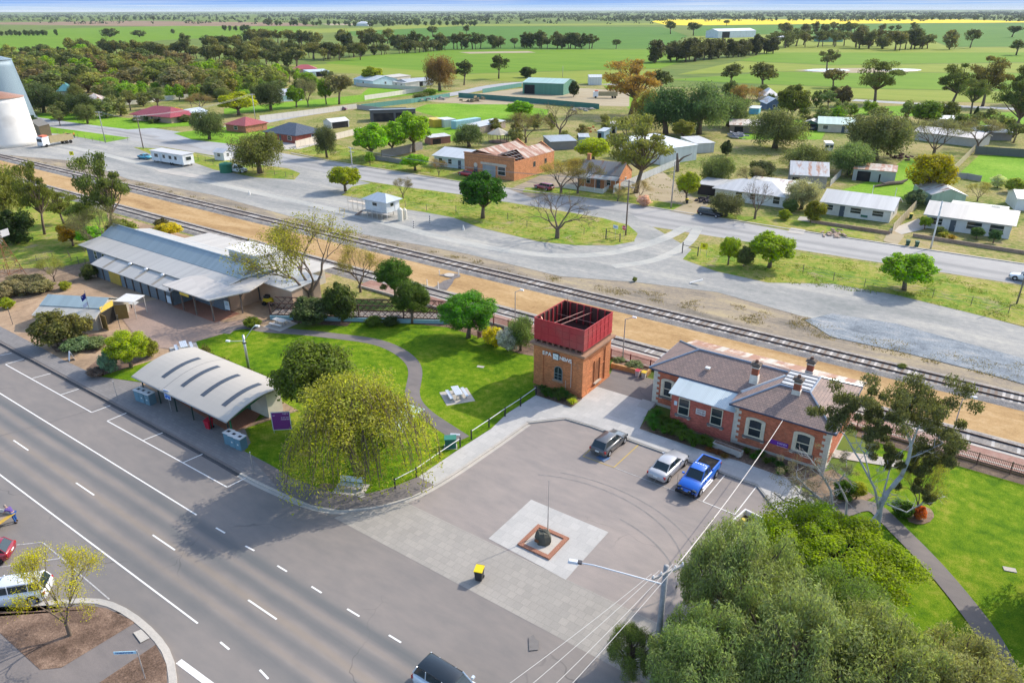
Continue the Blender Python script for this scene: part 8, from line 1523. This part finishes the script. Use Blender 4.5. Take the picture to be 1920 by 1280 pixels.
S_ = [  # shrubs
 ('shrub', 'yellow flowered bush below the picket fence', (925, 648), 612, 46, (.4, .32, .015)), ('shrub', 'lilac flowered bush in the shrub bed', (952, 658), 610, 44, (.4, .36, .5)), ('shrub', 'dark box hedge clump in front of the pale blue wall', (700, 611), 591, 36, (.07, .1, .02)), ('shrub', 'darker hedge clump beside the golden box hedge', (733, 610), 592, 34, (.05, .065, .03)),
 ('shrub', 'large olive bush in front of the tin shed', (108, 650), 578, 74, (.11, .1, .045)), ('shrub', 'second olive bush against the tin shed corner', (152, 640), 584, 58, (.13, .11, .05)), ('shrub', 'low blue green groundcover bush by the sandwich board', (145, 655), 632, 62, (.11, .15, .1)), ('shrub', 'grey green mound at the sandy path edge', (178, 650), 632, 50, (.12, .14, .08)), ('shrub', 'olive shrub tucked behind the golden one', (284, 668), 632, 34, (.14, .14, .03)), ('shrub', 'silver blue shrub beside the golden one', (206, 701), 656, 34, (.12, .18, .17)), ('shrub', 'purple leaved low shrub at the lawn tip', (182, 706), 688, 36, (.13, .09, .11)),
 ('shrub', 'dark round bush at the shed wing corner', (170, 523), 494, 34, (.05, .06, .025)), ('budding', 'wispy young tree on the sandy windmill yard', (103, 528), 478, 46, (.2, .19, .06)), ('shrub', 'lime bush at the forecourt edge', (14, 578), 558, 32, (.2, .22, .02)), ('shrub', 'yellow grass bush behind the tin shed', (124, 543), 526, 24, (.2, .2, .03)), ('round', 'orange flowered bush behind the goods shed', (138, 462), 418, 48, (.26, .14, .012)), ('round', 'vivid green bush against the goods shed end', (175, 464), 422, 52, (.13, .28, .015)), ('round', 'yellow wattle bush between shed and near track', (318, 446), 417, 54, (.36, .27, .012)), ('shrub', 'rusty brown bush beside the yellow wattle', (304, 428), 408, 30, (.1, .08, .045)), ('shrub', 'olive bush behind the goods shed roof', (232, 448), 408, 60, (.14, .15, .05)), ('shrub', 'green bush sprawling by the shed ridge end', (205, 452), 422, 40, (.13, .15, .035)),
 ('shrub', 'round bush by the ramp to the covered entry', (474, 614), 594, 34, (.12, .14, .025)), ('shrub', 'grey foliage clump in the platform planter', (1160, 684), 668, 26, (.16, .18, .13)), ('shrub', 'grey green foliage clump along the platform planter', (1190, 693), 676, 34, (.15, .17, .12)), ('round', 'golden green bush at the station corner lawn', (1605, 935), 905, 34, (.22, .21, .02)), ('shrub', 'dark green bush under the spotted gum', (1580, 935), 898, 44, (.06, .1, .02)), ('shrub', 'dark mound beside the orange sculpture tree', (1690, 966), 940, 44, (.05, .09, .02)), ('shrub', 'orange red leaved shrub in the mulch ring', (1722, 972), 946, 26, (.42, .1, .03)), ('budding', 'budding young tree in the mulch ring', (1716, 968), 858, 90, (.2, .18, .06)),
 ('round', 'little round green tree at the grey roofed bungalow', (1733, 430), 406, 24, (.13, .18, .02)), ('shrub', 'clipped grey shrub below the bungalow windows', (1762, 440), 424, 24, (.11, .13, .06)), ('round', 'small dark tree by the bungalow window', (1830, 448), 426, 26, (.06, .1, .04)), ('round', 'second small dark tree by the bungalow window', (1862, 456), 430, 24, (.05, .09, .05)), ('shrub', 'grey garden mound below white bungalow wall end', (1480, 398), 372, 30, (.1, .13, .06)), ('shrub', 'yellow green bush below white bungalow wall end', (1471, 412), 390, 26, (.18, .2, .03)), ('shrub', 'grey blue bush behind the long bungalow', (1712, 388), 352, 40, (.09, .11, .08)), ('shrub', 'pink blossom tree on the vacant lot kerb', (1207, 386), 364, 30, (.5, .32, .4)), ('budding', 'twiggy bush near the cottage picket fence', (1158, 378), 350, 40, (.17, .14, .07)), ('budding', 'dry pinkish bush near the pink blossom', (1200, 372), 340, 44, (.28, .2, .15)),
 ('shrub', 'grey garden bush in front of the homestead', (345, 229), 214, 26, (.1, .11, .06)), ('shrub', 'rounded dark garden bush on the homestead lawn', (290, 231), 222, 18, (.07, .08, .04)), ('shrub', 'feathery green garden bush before the weatherboard house', (830, 312), 296, 20, (.12, .14, .05)), ('budding', 'tiny budding tree before the weatherboard house', (823, 330), 298, 30, (.2, .13, .09)), ('shrub', 'white blossoming bush at the far yard path', (1870, 352), 326, 30, (.4, .4, .32)), ('shrub', 'straggly yellow green bush in the far yard', (1905, 362), 332, 44, (.22, .24, .06)), ('budding', 'bare fruit tree beside the pale green garage', (1832, 378), 342, 44, (.22, .18, .07)), ('shrub', 'dark vine bush behind the white sheds', (1360, 292), 260, 24, (.05, .06, .035)), ('shrub', 'small weedy tuft on the dry bank by the station', (1690, 692), 680, 18, (.14, .15, .05)), ('shrub', 'low weed clump beside the gravel road bank', (1190, 528), 518, 10, (.14, .15, .06))]
for a in S_: tp(a[0], 'shrub', a[1], *a[2:], cat='shrub')
for i, (px, wp, col) in enumerate([((20, 548), 44, (.2, .16, .12)), ((48, 552), 44, (.17, .14, .11)), ((74, 550), 40, (.2, .17, .12)), ((34, 536), 40, (.16, .13, .1)), ((66, 536), 40, (.18, .15, .11)), ((8, 560), 40, (.19, .15, .11)), ((90, 545), 32, (.2, .17, .11))]):
    tp('shrub', 'dry_shrub', 'dry grey twiggy shrub in the windmill garden bed', px, px[1] - 24, wp, col, 'shrub', group='dry shrubs in the windmill bed')
def tufts(lb, grp, pts, col, rr, hh):
    g = random.Random(len(pts))
    for p in pts: x, y = G(*p); k = g.uniform(.75, 1.2); c = tuple(v * g.uniform(.8, 1.25) for v in col); tree('tuft', 'grass_tuft', lb, (x, y, ZG), rr * 2 * k, hh * k, c, 'plant', group=grp)
tufts('dark strappy plant in the bed against the water tower', 'strappy plants in the tower bed', [(1018, 736), (1028, 738), (1040, 742), (1052, 742), (1062, 746), (1048, 750), (1034, 745), (1024, 743), (1070, 752)], (.05, .09, .025), .75, 1.05)
tufts('yellow green strappy plant at the paving end of the tower bed', 'golden tuft', [(1073, 758)], (.25, .27, .03), .8, .95)
tufts('dark strappy plant in the bed under the painted red wing', 'strappy plants at the station wing', [(1232, 785), (1222, 796), (1243, 795), (1255, 802), (1268, 806), (1258, 814), (1280, 812), (1292, 822), (1278, 824), (1305, 826), (1318, 832), (1300, 836), (1330, 838), (1225, 806), (1245, 812)], (.055, .1, .022), .8, 1.0)
tufts('dark strappy plant in the bed under the arched windows', 'strappy plants under the arched windows', [(1400, 850), (1412, 860), (1424, 856), (1436, 868), (1448, 866), (1460, 876), (1474, 884), (1462, 890)], (.05, .095, .022), .6, .75)
tufts('rust red low shrub in front of the stone trough', 'rust red shrubs by the trough', [(1330, 846), (1345, 852), (1358, 858)], (.16, .065, .03), .6, .5)
tufts('spiky yellow flax plant in the bungalow front garden', 'flax plants', [(1782, 452), (1770, 446)], (.2, .19, .03), 1.0, 1.1)
# hedge behind the shelter
g = np.random.default_rng(5); a, b = Vector(G(372, 668)), Vector(G(520, 742)); cl = []
for k in range(46): u = k / 45; p = a.lerp(b, u); cl.append((np.array([p.x - a.x + g.normal() * .3, p.y - a.y + g.normal() * .3, .45 + .5 * g.uniform()]), .5 + .25 * g.uniform()))
r = thing('hedge', 'long low olive hedge along the back of the picnic shelter', 'hedge', (*a, ZG)); o = bpy.data.objects.new('crown', quads('hedge', clump_leaves(cl, 190, .1, g, .45, .9), M_LEAF)); COL.objects.link(o); o.parent = r; o.color = (.135, .13, .035, 1)
# ------------------------------------------------------------------ the big near trees
def near(kind, name, label, px, zc, wd, h, col, seed, n, leaf, **k):
    x, y = G(px[0], px[1], zc); return tree(kind, name, label, (x, y, ZG), wd, h, col, **k)
g = np.random.default_rng(91)
for sd in (51, 52):
    g = np.random.default_rng(sd); cl = env(g, 85, (0, 0, .56), (.41, .41, .38), .082, .66, -.7); mb = MB(); limbs(mb, cl, g, .3, .03, .04, 2); V = clump_leaves(cl, 520, .0125, g, .5, 1.15, .35, .25, 1.2); MESH.setdefault('bigdrape', []).append((mesh_of(mb, 'trunk'), quads('crown', V, M_LEAF)))
for sd in (54, 55):
    g = np.random.default_rng(sd); cl = env(g, 60, (0, 0, .6), (.38, .38, .34), .105, .5, -.8); mb = MB(); limbs(mb, cl, g, .26, .03, .03, 3); V = clump_leaves(cl, 480, .0125, g, .68, .85, .45, .7); MESH.setdefault('biground', []).append((mesh_of(mb, 'trunk'), quads('crown', V, M_LEAF)))
g = np.random.default_rng(53); cl = env(g, 90, (0, 0, .6), (.42, .42, .33), .075, .6, -.45); mb = MB(); limbs(mb, cl, g, .26, .022, .04, 1); MESH['lime'] = [(mesh_of(mb, 'trunk'), quads('crown', clump_leaves(cl, 780, .0062, g, .55, .8, .4, .75), M_LEAF))]
GP = (.165, .185, .095)
for lb, px, zc, wd, h, col in [('grey green peppercorn tree crowding the power pole base', (1305, 1225), 4.2, 5.6, 7.2, (.12, .155, .06)), ('silvery peppercorn tree between planter and power pole', (1395, 1085), 5.2, 8.6, 9.4, GP), ('pale peppercorn tree at the bottom beside the pole', (1330, 1262), 5.0, 7.8, 8.8, (.15, .18, .09)), ('broad silvery peppercorn tree along the bottom edge', (1480, 1215), 5.5, 9.2, 9.8, (.175, .19, .1)), ('olive toned peppercorn tree near the garden path', (1650, 1265), 5.0, 8.6, 9.0, (.17, .18, .085)), ('peppercorn tree with straw tips in the bottom corner', (1800, 1300), 4.6, 8.2, 8.0, (.2, .185, .1)), ('darker green peppercorn tree behind the silvery one', (1570, 1150), 3.8, 7.0, 7.0, (.12, .16, .055))]:
    near('bigdrape', 'peppercorn_tree', lb, px, zc, wd, h, col, 0, 0, 0)
for a in [('biground', 'shade_tree', 'dark rounded tree with golden tips beside the picnic shelter', (598, 800), 640, 172, (.085, .105, .028)), ('biground', 'garden_tree', 'glossy green tree behind the lattice footbridge', (742, 560), 485, 76, (.06, .105, .025)), ('biground', 'garden_tree', 'dense dark green tree at the lattice footbridge end', (773, 606), 528, 82, (.055, .08, .022)), ('biground', 'garden_tree', 'broad fresh green tree in the shrub bed', (878, 634), 548, 122, (.065, .155, .022)), ('biground', 'shrub', 'large clipped golden green shrub by the footpath', (246, 690), 620, 86, (.21, .24, .02))]: tp(*a)
near('lime', 'lime_tree', 'vivid lime green tree spreading over the garden', (1560, 1052), 3.6, 12.4, 6.2, (.165, .205, .012), 0, 0, 0, bark=(.06, .05, .045), var=0)
near('bigdrape', 'garden_tree', 'bushy green sapling in front of the power pole', (1185, 1225), 1.9, 3.4, 3.9, (.11, .13, .05), 0, 0, 0)
tp('budding', 'street_tree', 'thin yellow budding street tree on the mulched island', (132, 1190), 1040, 150, (.3, .25, .02))
# spotted gum and bleached bare gum by the station, traced limb by limb
def special(name, label, base, limbs_, clumps, col, bark, seed, leaf=.13, n=520, twig=0, thick=1.):
    bx, by = G(*base); B = Vector((bx, by, ZG)); hn = Vector((FWD.x, FWD.y, 0)).normalized(); g = np.random.default_rng(seed); hr = Vector((hn.y, -hn.x, 0))
    def P(px, py, off=0.):
        d = ray(px, py); t_ = (B + hn * off - CAM).dot(hn) / d.dot(hn); return CAM + d * t_ - B
    r = thing(name, label, 'tree', B, 0.); mb = MB()
    for pts, r0, r1 in limbs_:
        q = [P(*p) for p in pts]; q2 = []
        for i in range(len(q) - 1):
            for k in range(3): q2.append(q[i].lerp(q[i + 1], k / 3) + (Vector((g.uniform(-1, 1), g.uniform(-1, 1), 0)) * .03 if k else Vector()))
        q2.append(q[-1]); m_ = len(q2); mb.tube(q2, [.56 * thick * (r0 + (r1 - r0) * i / (m_ - 1)) for i in range(m_)], 7)
        for _ in range(twig):
            i = g.integers(m_ // 3, m_); d = Vector((g.normal(), g.normal(), g.normal() * .8 + .5)).normalized(); L_ = g.uniform(.6, 1.7); e = q2[i] + d * L_; mb.tube([q2[i], q2[i] + d * L_ * .5 + Vector((g.normal(), g.normal(), g.normal())) * .12, e], [.035, .02, .008], 4, False)
            for _k in range(3): d2 = (d + Vector((g.normal(), g.normal(), g.normal())) * .7).normalized(); mb.tube([e - d * L_ * .3, e - d * L_ * .3 + d2 * .7], [.014, .005], 3, False)
    o = bpy.data.objects.new('trunk', mesh_of(mb, 'trunk')); COL.objects.link(o); o.parent = r; o.color = (*bark, 1)
    cl = []
    for (px, py, off, rad) in clumps:
        c = P(px, py, off)
        for _ in range(8): cl.append((np.array(c) + g.normal(size=3) * rad * np.array([.95, .95, .6]), rad * .45))
    o = bpy.data.objects.new('crown', quads('crown', clump_leaves(cl, n // 5, leaf, g, .3, .7, .1, .38, .6), M_LEAF)); COL.objects.link(o); o.parent = r; o.color = (*col, 1)
special('spotted_gum', 'tall pale trunked gum with smooth blue grey limbs by the station', (1645, 990), [([(1645, 990), (1650, 950), (1664, 922), (1690, 892)], .42, .3), ([(1690, 892), (1704, 860), (1708, 830), (1694, 798), (1690, 768)], .27, .12), ([(1708, 836), (1722, 800), (1726, 765)], .16, .07), ([(1694, 800), (1672, 788), (1650, 790)], .12, .05), ([(1648, 955), (1640, 915, -.6), (1612, 862, -1), (1584, 815, -1.2), (1560, 792, -1.4)], .2, .05), ([(1632, 900, -.8), (1620, 850, -1.), (1608, 830, -1)], .1, .04), ([(1664, 945), (1700, 960, .5), (1730, 942, .8), (1772, 930, 1.)], .13, .04), ([(1655, 930), (1668, 880, .8), (1662, 850, 1)], .13, .05), ([(1700, 860), (1745, 842, .6), (1768, 830, .8)], .1, .04), ([(1625, 985, -1), (1646, 960), (1645, 930)], .16, .1)],
        [(1700, 735, 0, 1.5), (1740, 745, .8, 1.6), (1768, 760, .4, 1.3), (1720, 765, -.8, 1.3), (1680, 752, .3, 1.1), (1765, 790, .8, 1.0), (1598, 762, -1.2, 1.3), (1580, 782, -1.4, 1.0), (1615, 785, -1, .9), (1640, 800, -.6, .8), (1770, 822, .8, 1.2), (1756, 850, .6, 1.1), (1740, 872, .8, 1.0), (1660, 835, 1, .8), (1710, 890, .5, .7), (1628, 745, -.8, .8), (1668, 862, 1, .6), (1725, 915, .8, .7)], (.15, .155, .06), (.42, .43, .44), 3, .1, 1900, 6)
special('bleached_gum', 'half bare bleached gum with crooked grey branches before the station', (1606, 1000), [([(1606, 1000), (1580, 972, -.4), (1550, 945, -.8), (1520, 920, -1), (1495, 895, -1.2)], .24, .05), ([(1580, 972, -.4), (1548, 968, -1), (1510, 950, -1.4), (1470, 938, -1.6), (1446, 920, -1.8)], .15, .03), ([(1560, 955, -.6), (1558, 920, -.4), (1535, 880, -.4), (1512, 850, -.4)], .13, .03), ([(1585, 975, -.3), (1588, 940, 0), (1572, 905, .2), (1588, 880, .4)], .12, .03), ([(1530, 930, -1), (1500, 925, -1), (1480, 900, -1)], .09, .02), ([(1548, 968, -1), (1530, 985, -1.5), (1490, 975, -2)], .08, .02)],
        [(1500, 895, -1, .9), (1525, 870, -.6, .8), (1470, 925, -1.5, .8), (1545, 890, -.4, .8), (1555, 850, -.2, .7), (1485, 880, -1, .7), (1590, 870, .3, .6), (1515, 930, -1, .7)], (.22, .19, .13), (.44, .41, .38), 8, .05, 520, 16, 1.7)
# trees outside the frame whose shade falls on the far lawn
for x, y, w_, h in ((9.5, 52, 8, 10), (13, 47, 8, 9)): tree('drape', 'shade_tree', 'leafy tree shading the station lawn from beyond the picture edge', (x, y, ZG), w_, h, (.1, .12, .05), group='shade trees beyond the edge')
# ------------------------------------------------------------------ woodland, belts and paddock trees: every tree by itself
def inpoly(p, poly):
    c = False; j = len(poly) - 1
    for i in range(len(poly)):
        if (poly[i][1] > p[1]) != (poly[j][1] > p[1]) and p[0] < (poly[j][0] - poly[i][0]) * (p[1] - poly[i][1]) / (poly[j][1] - poly[i][1]) + poly[i][0]: c = not c
        j = i
    return c
def scatter(poly, n, seed, hr, pal, wr=(.75, 1.15), gap=.55, kinds=('far', 'fargum', 'fargum')):
    g = random.Random(seed); xs = [p[0] for p in poly]; ys = [p[1] for p in poly]; done = []; tries = 0
    while len(done) < n and tries < 9000:
        tries += 1; p = (g.uniform(min(xs), max(xs)), g.uniform(min(ys), max(ys)))
        if not inpoly(p, poly): continue
        x, y = G(*p); h = g.uniform(*hr); w_ = h * g.uniform(*wr)
        if any(hypot(x - a, y - b) < (w_ + c) * gap * .5 for a, b, c in done): continue
        done.append((x, y, w_)); nm, lb, col, kd = g.choices(pal, [q[4] for q in pal])[0][:4]; k = g.uniform(.8, 1.2)
        tree(kd or g.choice(kinds), nm, lb, (x, y, ZG), w_, h, tuple(c * k * g.uniform(.92, 1.08) for c in col), group=lb)
def along(px, n, seed, hr, pal, jit=.35, wr=(.8, 1.2), kinds=('far', 'fargum', 'fargum')):
    g = random.Random(seed); P = GS(px); seg = [hypot(b[0] - a[0], b[1] - a[1]) for a, b in zip(P, P[1:])]; tot = sum(seg)
    for k in range(n):
        s_ = (k + g.uniform(-.35, .35) + .5) / n * tot; i = 0
        while i < len(seg) - 1 and s_ > seg[i]: s_ -= seg[i]; i += 1
        f = s_ / seg[i]; h = g.uniform(*hr); w_ = h * g.uniform(*wr); x = P[i][0] * (1 - f) + P[i + 1][0] * f + g.gauss(0, jit * h); y = P[i][1] * (1 - f) + P[i + 1][1] * f + g.gauss(0, jit * h); nm, lb, col, kd = g.choices(pal, [q[4] for q in pal])[0][:4]; q = g.uniform(.8, 1.2)
        tree(kd or g.choice(kinds), nm, lb, (x, y, ZG), w_, h, tuple(c * q for c in col), group=lb)
W1 = [('woodland_tree', 'dark grey green tree in the dense woodland behind the silos', (.085, .095, .05), None, 3), ('woodland_tree', 'olive tree in the dense woodland behind the silos', (.15, .145, .06), None, 4), ('woodland_tree', 'brown grey tree in the dense woodland behind the silos', (.14, .11, .075), 'far', 2), ('bright_tree', 'spring green tree lighting up the dense woodland', (.14, .2, .025), 'far', 1.6)]
scatter([(0, 112), (140, 104), (330, 118), (470, 132), (540, 150), (500, 178), (430, 180), (330, 178), (230, 186), (150, 182), (60, 200), (22, 190), (20, 150), (0, 130)], 175, 5, (7, 12.5), W1, (1., 1.6), .42)
scatter([(120, 142), (200, 128), (330, 128), (320, 142), (220, 152), (160, 152)], 14, 6, (5, 8), [('bright_tree', 'yellow green tree in the pale grove among dark woodland', (.21, .23, .03), 'far', 3), ('bright_tree', 'spring green tree in the pale grove among dark woodland', (.15, .22, .025), 'far', 2)])
scatter([(165, 192), (200, 172), (270, 178), (390, 178), (380, 190), (300, 196), (230, 200)], 15, 7, (5, 7.5), [('bright_tree', 'fresh green garden tree behind the pale homestead fence', (.12, .19, .025), 'far', 3), ('garden_tree', 'dark garden tree behind the pale homestead fence', (.06, .09, .035), 'far', 1)])
scatter([(300, 180), (420, 160), (520, 150), (640, 150), (650, 170), (560, 180), (500, 190), (380, 196)], 26, 27, (6, 9), [('town_tree', 'grey green tree among the houses by the side street', (.1, .105, .06), None, 3), ('town_tree', 'brown twigged tree among the houses by the side street', (.15, .11, .08), 'far', 1), ('town_tree', 'fresh green tree among the houses by the side street', (.13, .19, .035), 'far', 1.3)], (.9, 1.3))
scatter([(60, 232), (160, 240), (240, 214), (330, 200), (430, 200), (520, 180), (690, 165), (690, 150), (420, 165), (220, 176), (90, 190)], 42, 41, (5, 9), [('town_tree', 'leafy grey green tree crowding the lanes behind the silos', (.11, .12, .06), None, 3), ('town_tree', 'fresh green tree crowding the lanes behind the silos', (.14, .2, .035), 'round', 1)], (.9, 1.3), .5, ('drape', 'tallgum', 'far', 'shrub'))
scatter([(240, 236), (330, 236), (420, 218), (360, 212), (250, 222)], 9, 28, (1.5, 3.2), [('garden_bush', 'garden bush round the maroon roofed homestead', (.1, .12, .05), 'far', 1)], (1., 1.5))
scatter([(880, 240), (1010, 232), (1150, 225), (1160, 255), (1060, 275), (960, 270)], 12, 29, (3.5, 6), [('yard_shrub', 'straggly bush in the cluttered back lots', (.14, .13, .06), 'far', 1)], (.8, 1.2))
scatter([(1330, 215), (1560, 200), (1700, 215), (1900, 240), (1900, 270), (1700, 275), (1560, 240), (1400, 240)], 30, 30, (3.5, 7.5), [('town_tree', 'grey olive tree between the eastern houses', (.115, .125, .065), None, 3), ('town_tree', 'fresh green tree between the eastern houses', (.12, .17, .035), 'far', 1)], (.9, 1.3))
scatter([(1340, 180), (1480, 175), (1600, 195), (1560, 205), (1400, 200)], 10, 31, (5, 8), [('town_tree', 'dark tree at the back edge of the eastern houses', (.075, .085, .045), 'far', 1)])
scatter([(380, 180), (470, 160), (560, 165), (500, 186), (430, 192)], 10, 17, (7, 11), W1[:3])
WB = [('belt_tree', 'olive gum in the long shelter belt across the paddocks', (.13, .115, .055), None, 3), ('belt_tree', 'dark gum in the long shelter belt across the paddocks', (.07, .075, .045), None, 2)]
along([(136, 99), (250, 104), (380, 112), (470, 120), (560, 128)], 62, 8, (10, 15), WB, .3); along([(340, 90), (430, 92), (520, 104), (640, 116)], 40, 9, (10, 16), WB, .5)
along([(455, 78), (560, 84), (640, 86), (720, 82)], 26, 10, (13, 19), WB, .45)
W2 = [('belt_tree', 'dark gum in the paddock belt behind the russet tree', (.065, .07, .04), None, 3), ('belt_tree', 'grey gum in the paddock belt behind the russet tree', (.095, .09, .055), None, 2)]
along([(610, 112), (700, 104), (800, 98), (830, 95)], 30, 11, (9, 13), W2, .25); along([(640, 92), (720, 92), (830, 94), (960, 90), (1120, 92)], 48, 12, (11, 19), W2, .35)
W3 = [('belt_tree', 'dark spreading gum in the row past the bare paddock', (.065, .06, .04), 'far', 1)]
along([(1222, 118), (1290, 114), (1350, 109), (1400, 104), (1455, 100)], 26, 13, (13, 19), W3, .3)
W4 = [('paddock_tree', 'grey green gum around the distant farm sheds', (.1, .1, .06), None, 3), ('paddock_tree', 'brownish gum around the distant farm sheds', (.12, .1, .06), None, 1)]
along([(1455, 90), (1520, 88), (1580, 86), (1640, 94), (1720, 92), (1780, 90)], 30, 14, (14, 22), W4, .6); along([(1450, 66), (1540, 64), (1600, 62), (1700, 62)], 24, 15, (13, 20), W4, .6)
for lb, b, tpx, wp in [('solitary gum on the open paddock with forked crown', (812, 70), 46, 22), ('solitary gum close beside the forked one', (875, 67), 46, 16), ('solitary gum out on the bright crop', (1155, 92), 71, 18), ('pair of dark gums by the canola field merged as one crown', (1257, 64), 38, 26), ('twin crowned gum at the canola edge', (1300, 67), 38, 28), ('tiny lone gum inside the canola field', (1362, 49), 36, 12), ('solitary leaning gum on the dark green crop', (1897, 70), 45, 30), ('gum cluster crown at the edge of the pale pasture', (1905, 104), 74, 40), ('isolated dark tree left of the dirt paddock', (288, 41), 30, 14), ('isolated rounded tree on the ploughed strip', (504, 48), 34, 18), ('dark tree beside the paddock house', (78, 100), 80, 26), ('broad dark tree near the paddock barn', (206, 70), 52, 34), ('broad dark tree beyond the paddock barn', (262, 70), 56, 28), ('round paddock bush on the pasture edge', (325, 64), 54, 10)]:
    tp('far' if 'round' in lb or 'broad' in lb else 'fargum', 'paddock_tree', lb, b, tpx, wp, (.075, .08, .05))
W5 = [('paddock_tree', 'dark tree in the hedgerow across the far green paddocks', (.06, .075, .045), 'far', 1)]
along([(0, 68), (50, 68), (110, 67)], 12, 16, (8, 11), W5, .2); along([(0, 104), (60, 100), (130, 100)], 9, 18, (5, 7), W5, .2); along([(420, 58), (470, 60)], 6, 19, (10, 14), W5, .4)
along([(510, 49), (620, 48), (760, 47), (900, 49)], 44, 20, (11, 17), W5, .6); along([(640, 51), (860, 48)], 14, 22, (10, 14), W5, .5); along([(1430, 40), (1560, 39), (1720, 38), (1930, 40)], 34, 21, (12, 18), W5, .5)
along([(60, 38), (180, 37), (330, 38), (470, 37)], 28, 23, (12, 17), W5, .8)
# the far woods that read as one mass
g = np.random.default_rng(404); Vs = []
def mass(y0, y1, n, x0=-120, x1=2040, hr=(8, 15), lump=True, ww=2.2):
    rnd = random.Random(int(y0 * 10) + n); P = []
    for _ in range(n):
        px, py = rnd.uniform(x0, x1), rnd.uniform(y0, y1)
        if lump and noise.noise(Vector((px * .012, py * .5, 3.))) < -.12: continue
        x, y = G(px, py); h = rnd.uniform(*hr); w_ = h * rnd.uniform(.9, ww); k = 14; d = unit(g.normal(size=(k, 3))); d[:, 2] = np.abs(d[:, 2]); Q = np.array([x, y, ZG]) + d * np.array([w_ / 2, w_ / 2, h * .95]) * g.uniform(.75, 1, (k, 1)); Vs.append(leafquads(Q, unit(d + g.normal(size=(k, 3)) * .4), h * .24, g, .8))
mass(21.2, 24, 3600, hr=(9, 17), ww=3.5); mass(24, 28, 4200, hr=(9, 17), ww=3.2); mass(28, 34, 2600, hr=(9, 15), ww=2.6); mass(34, 41, 620, hr=(8, 14)); mass(41, 46, 130, 0, 1250, (8, 12)); mass(31, 36, 620, 1250, 2040, (9, 14), ww=2.6); mass(30, 40, 700, 560, 1250, (8, 14), ww=2.5)
o = bpy.data.objects.new('distant_woodland', quads('distant_woodland', np.concatenate(Vs), M_LEAF)); COL.objects.link(o); o.color = (.06, .072, .045, 1); o['kind'] = 'stuff'
# weeds and grass heads on the rough ground
def blades(name, polys, n, hh, col, seed):
    g = np.random.default_rng(seed); rnd = random.Random(seed); out = []
    for poly in polys:
        W = GS(poly); xs = [p[0] for p in W]; ys = [p[1] for p in W]; k = 0; t_ = 0
        while k < n and t_ < n * 20:
            t_ += 1; p = (rnd.uniform(min(xs), max(xs)), rnd.uniform(min(ys), max(ys)))
            if inpoly(p, W) and noise.noise(Vector((p[0] * .35, p[1] * .35, seed))) > rnd.uniform(-.1, .45): out.append(p); k += 1
    P = np.array([(x, y, ZG + .05) for x, y in out]); m_ = len(P); P = np.repeat(P, 5, 0) + g.normal(size=(m_ * 5, 3)) * np.array([.2, .2, .02]); V = leafquads(P, unit(g.normal(size=(len(P), 3)) * np.array([1, 1, .35])), hh, g, .3, np.tile([[0, 0, 1.]], (len(P), 1)) + g.normal(size=(len(P), 3)) * .4)
    o = bpy.data.objects.new(name, quads(name, V, M_LEAF)); COL.objects.link(o); o.color = (*col, 1); o['kind'] = 'stuff'
blades('rough_grass', [[(650, 362), (700, 344), (1060, 398), (1190, 428), (1188, 452), (1010, 452), (860, 408)], [(1285, 486), (1345, 460), (1660, 500), (1920, 545), (1920, 610), (1690, 556), (1440, 528)]], 1500, .13, (.15, .2, .03), 3)
blades('weeds', [[(0, 288), (240, 338), (640, 434), (1050, 520), (1500, 592), (1920, 682), (1920, 720), (1500, 625), (1000, 520), (600, 428), (200, 335)]], 1500, .12, (.24, .19, .1), 4)
blades('weeds', [[(1175, 340), (1240, 318), (1330, 300), (1450, 262), (1560, 285), (1480, 330), (1330, 392), (1200, 384)], [(520, 280), (620, 268), (800, 312), (870, 330), (700, 314)]], 900, .18, (.2, .22, .05), 6)
# ------------------------------------------------------------------ the air: one closed box of even pale haze over the whole plain
mb = MB(); mb.box(-14000, -500, -1.2, 9000, 16000, 52); hz = bpy.data.materials.new('haze'); hz.use_nodes = True; t = NT(hz.node_tree)
v = t.n('ShaderNodeVolumePrincipled', {'Color': (.72, .82, .95, 1), 'Density': 3.2e-5, 'Anisotropy': .0}); o_ = t.n('ShaderNodeOutputMaterial'); t.t.links.new(v.outputs[0], o_.inputs['Volume'])
mb.build('haze', hz)['kind'] = 'stuff'
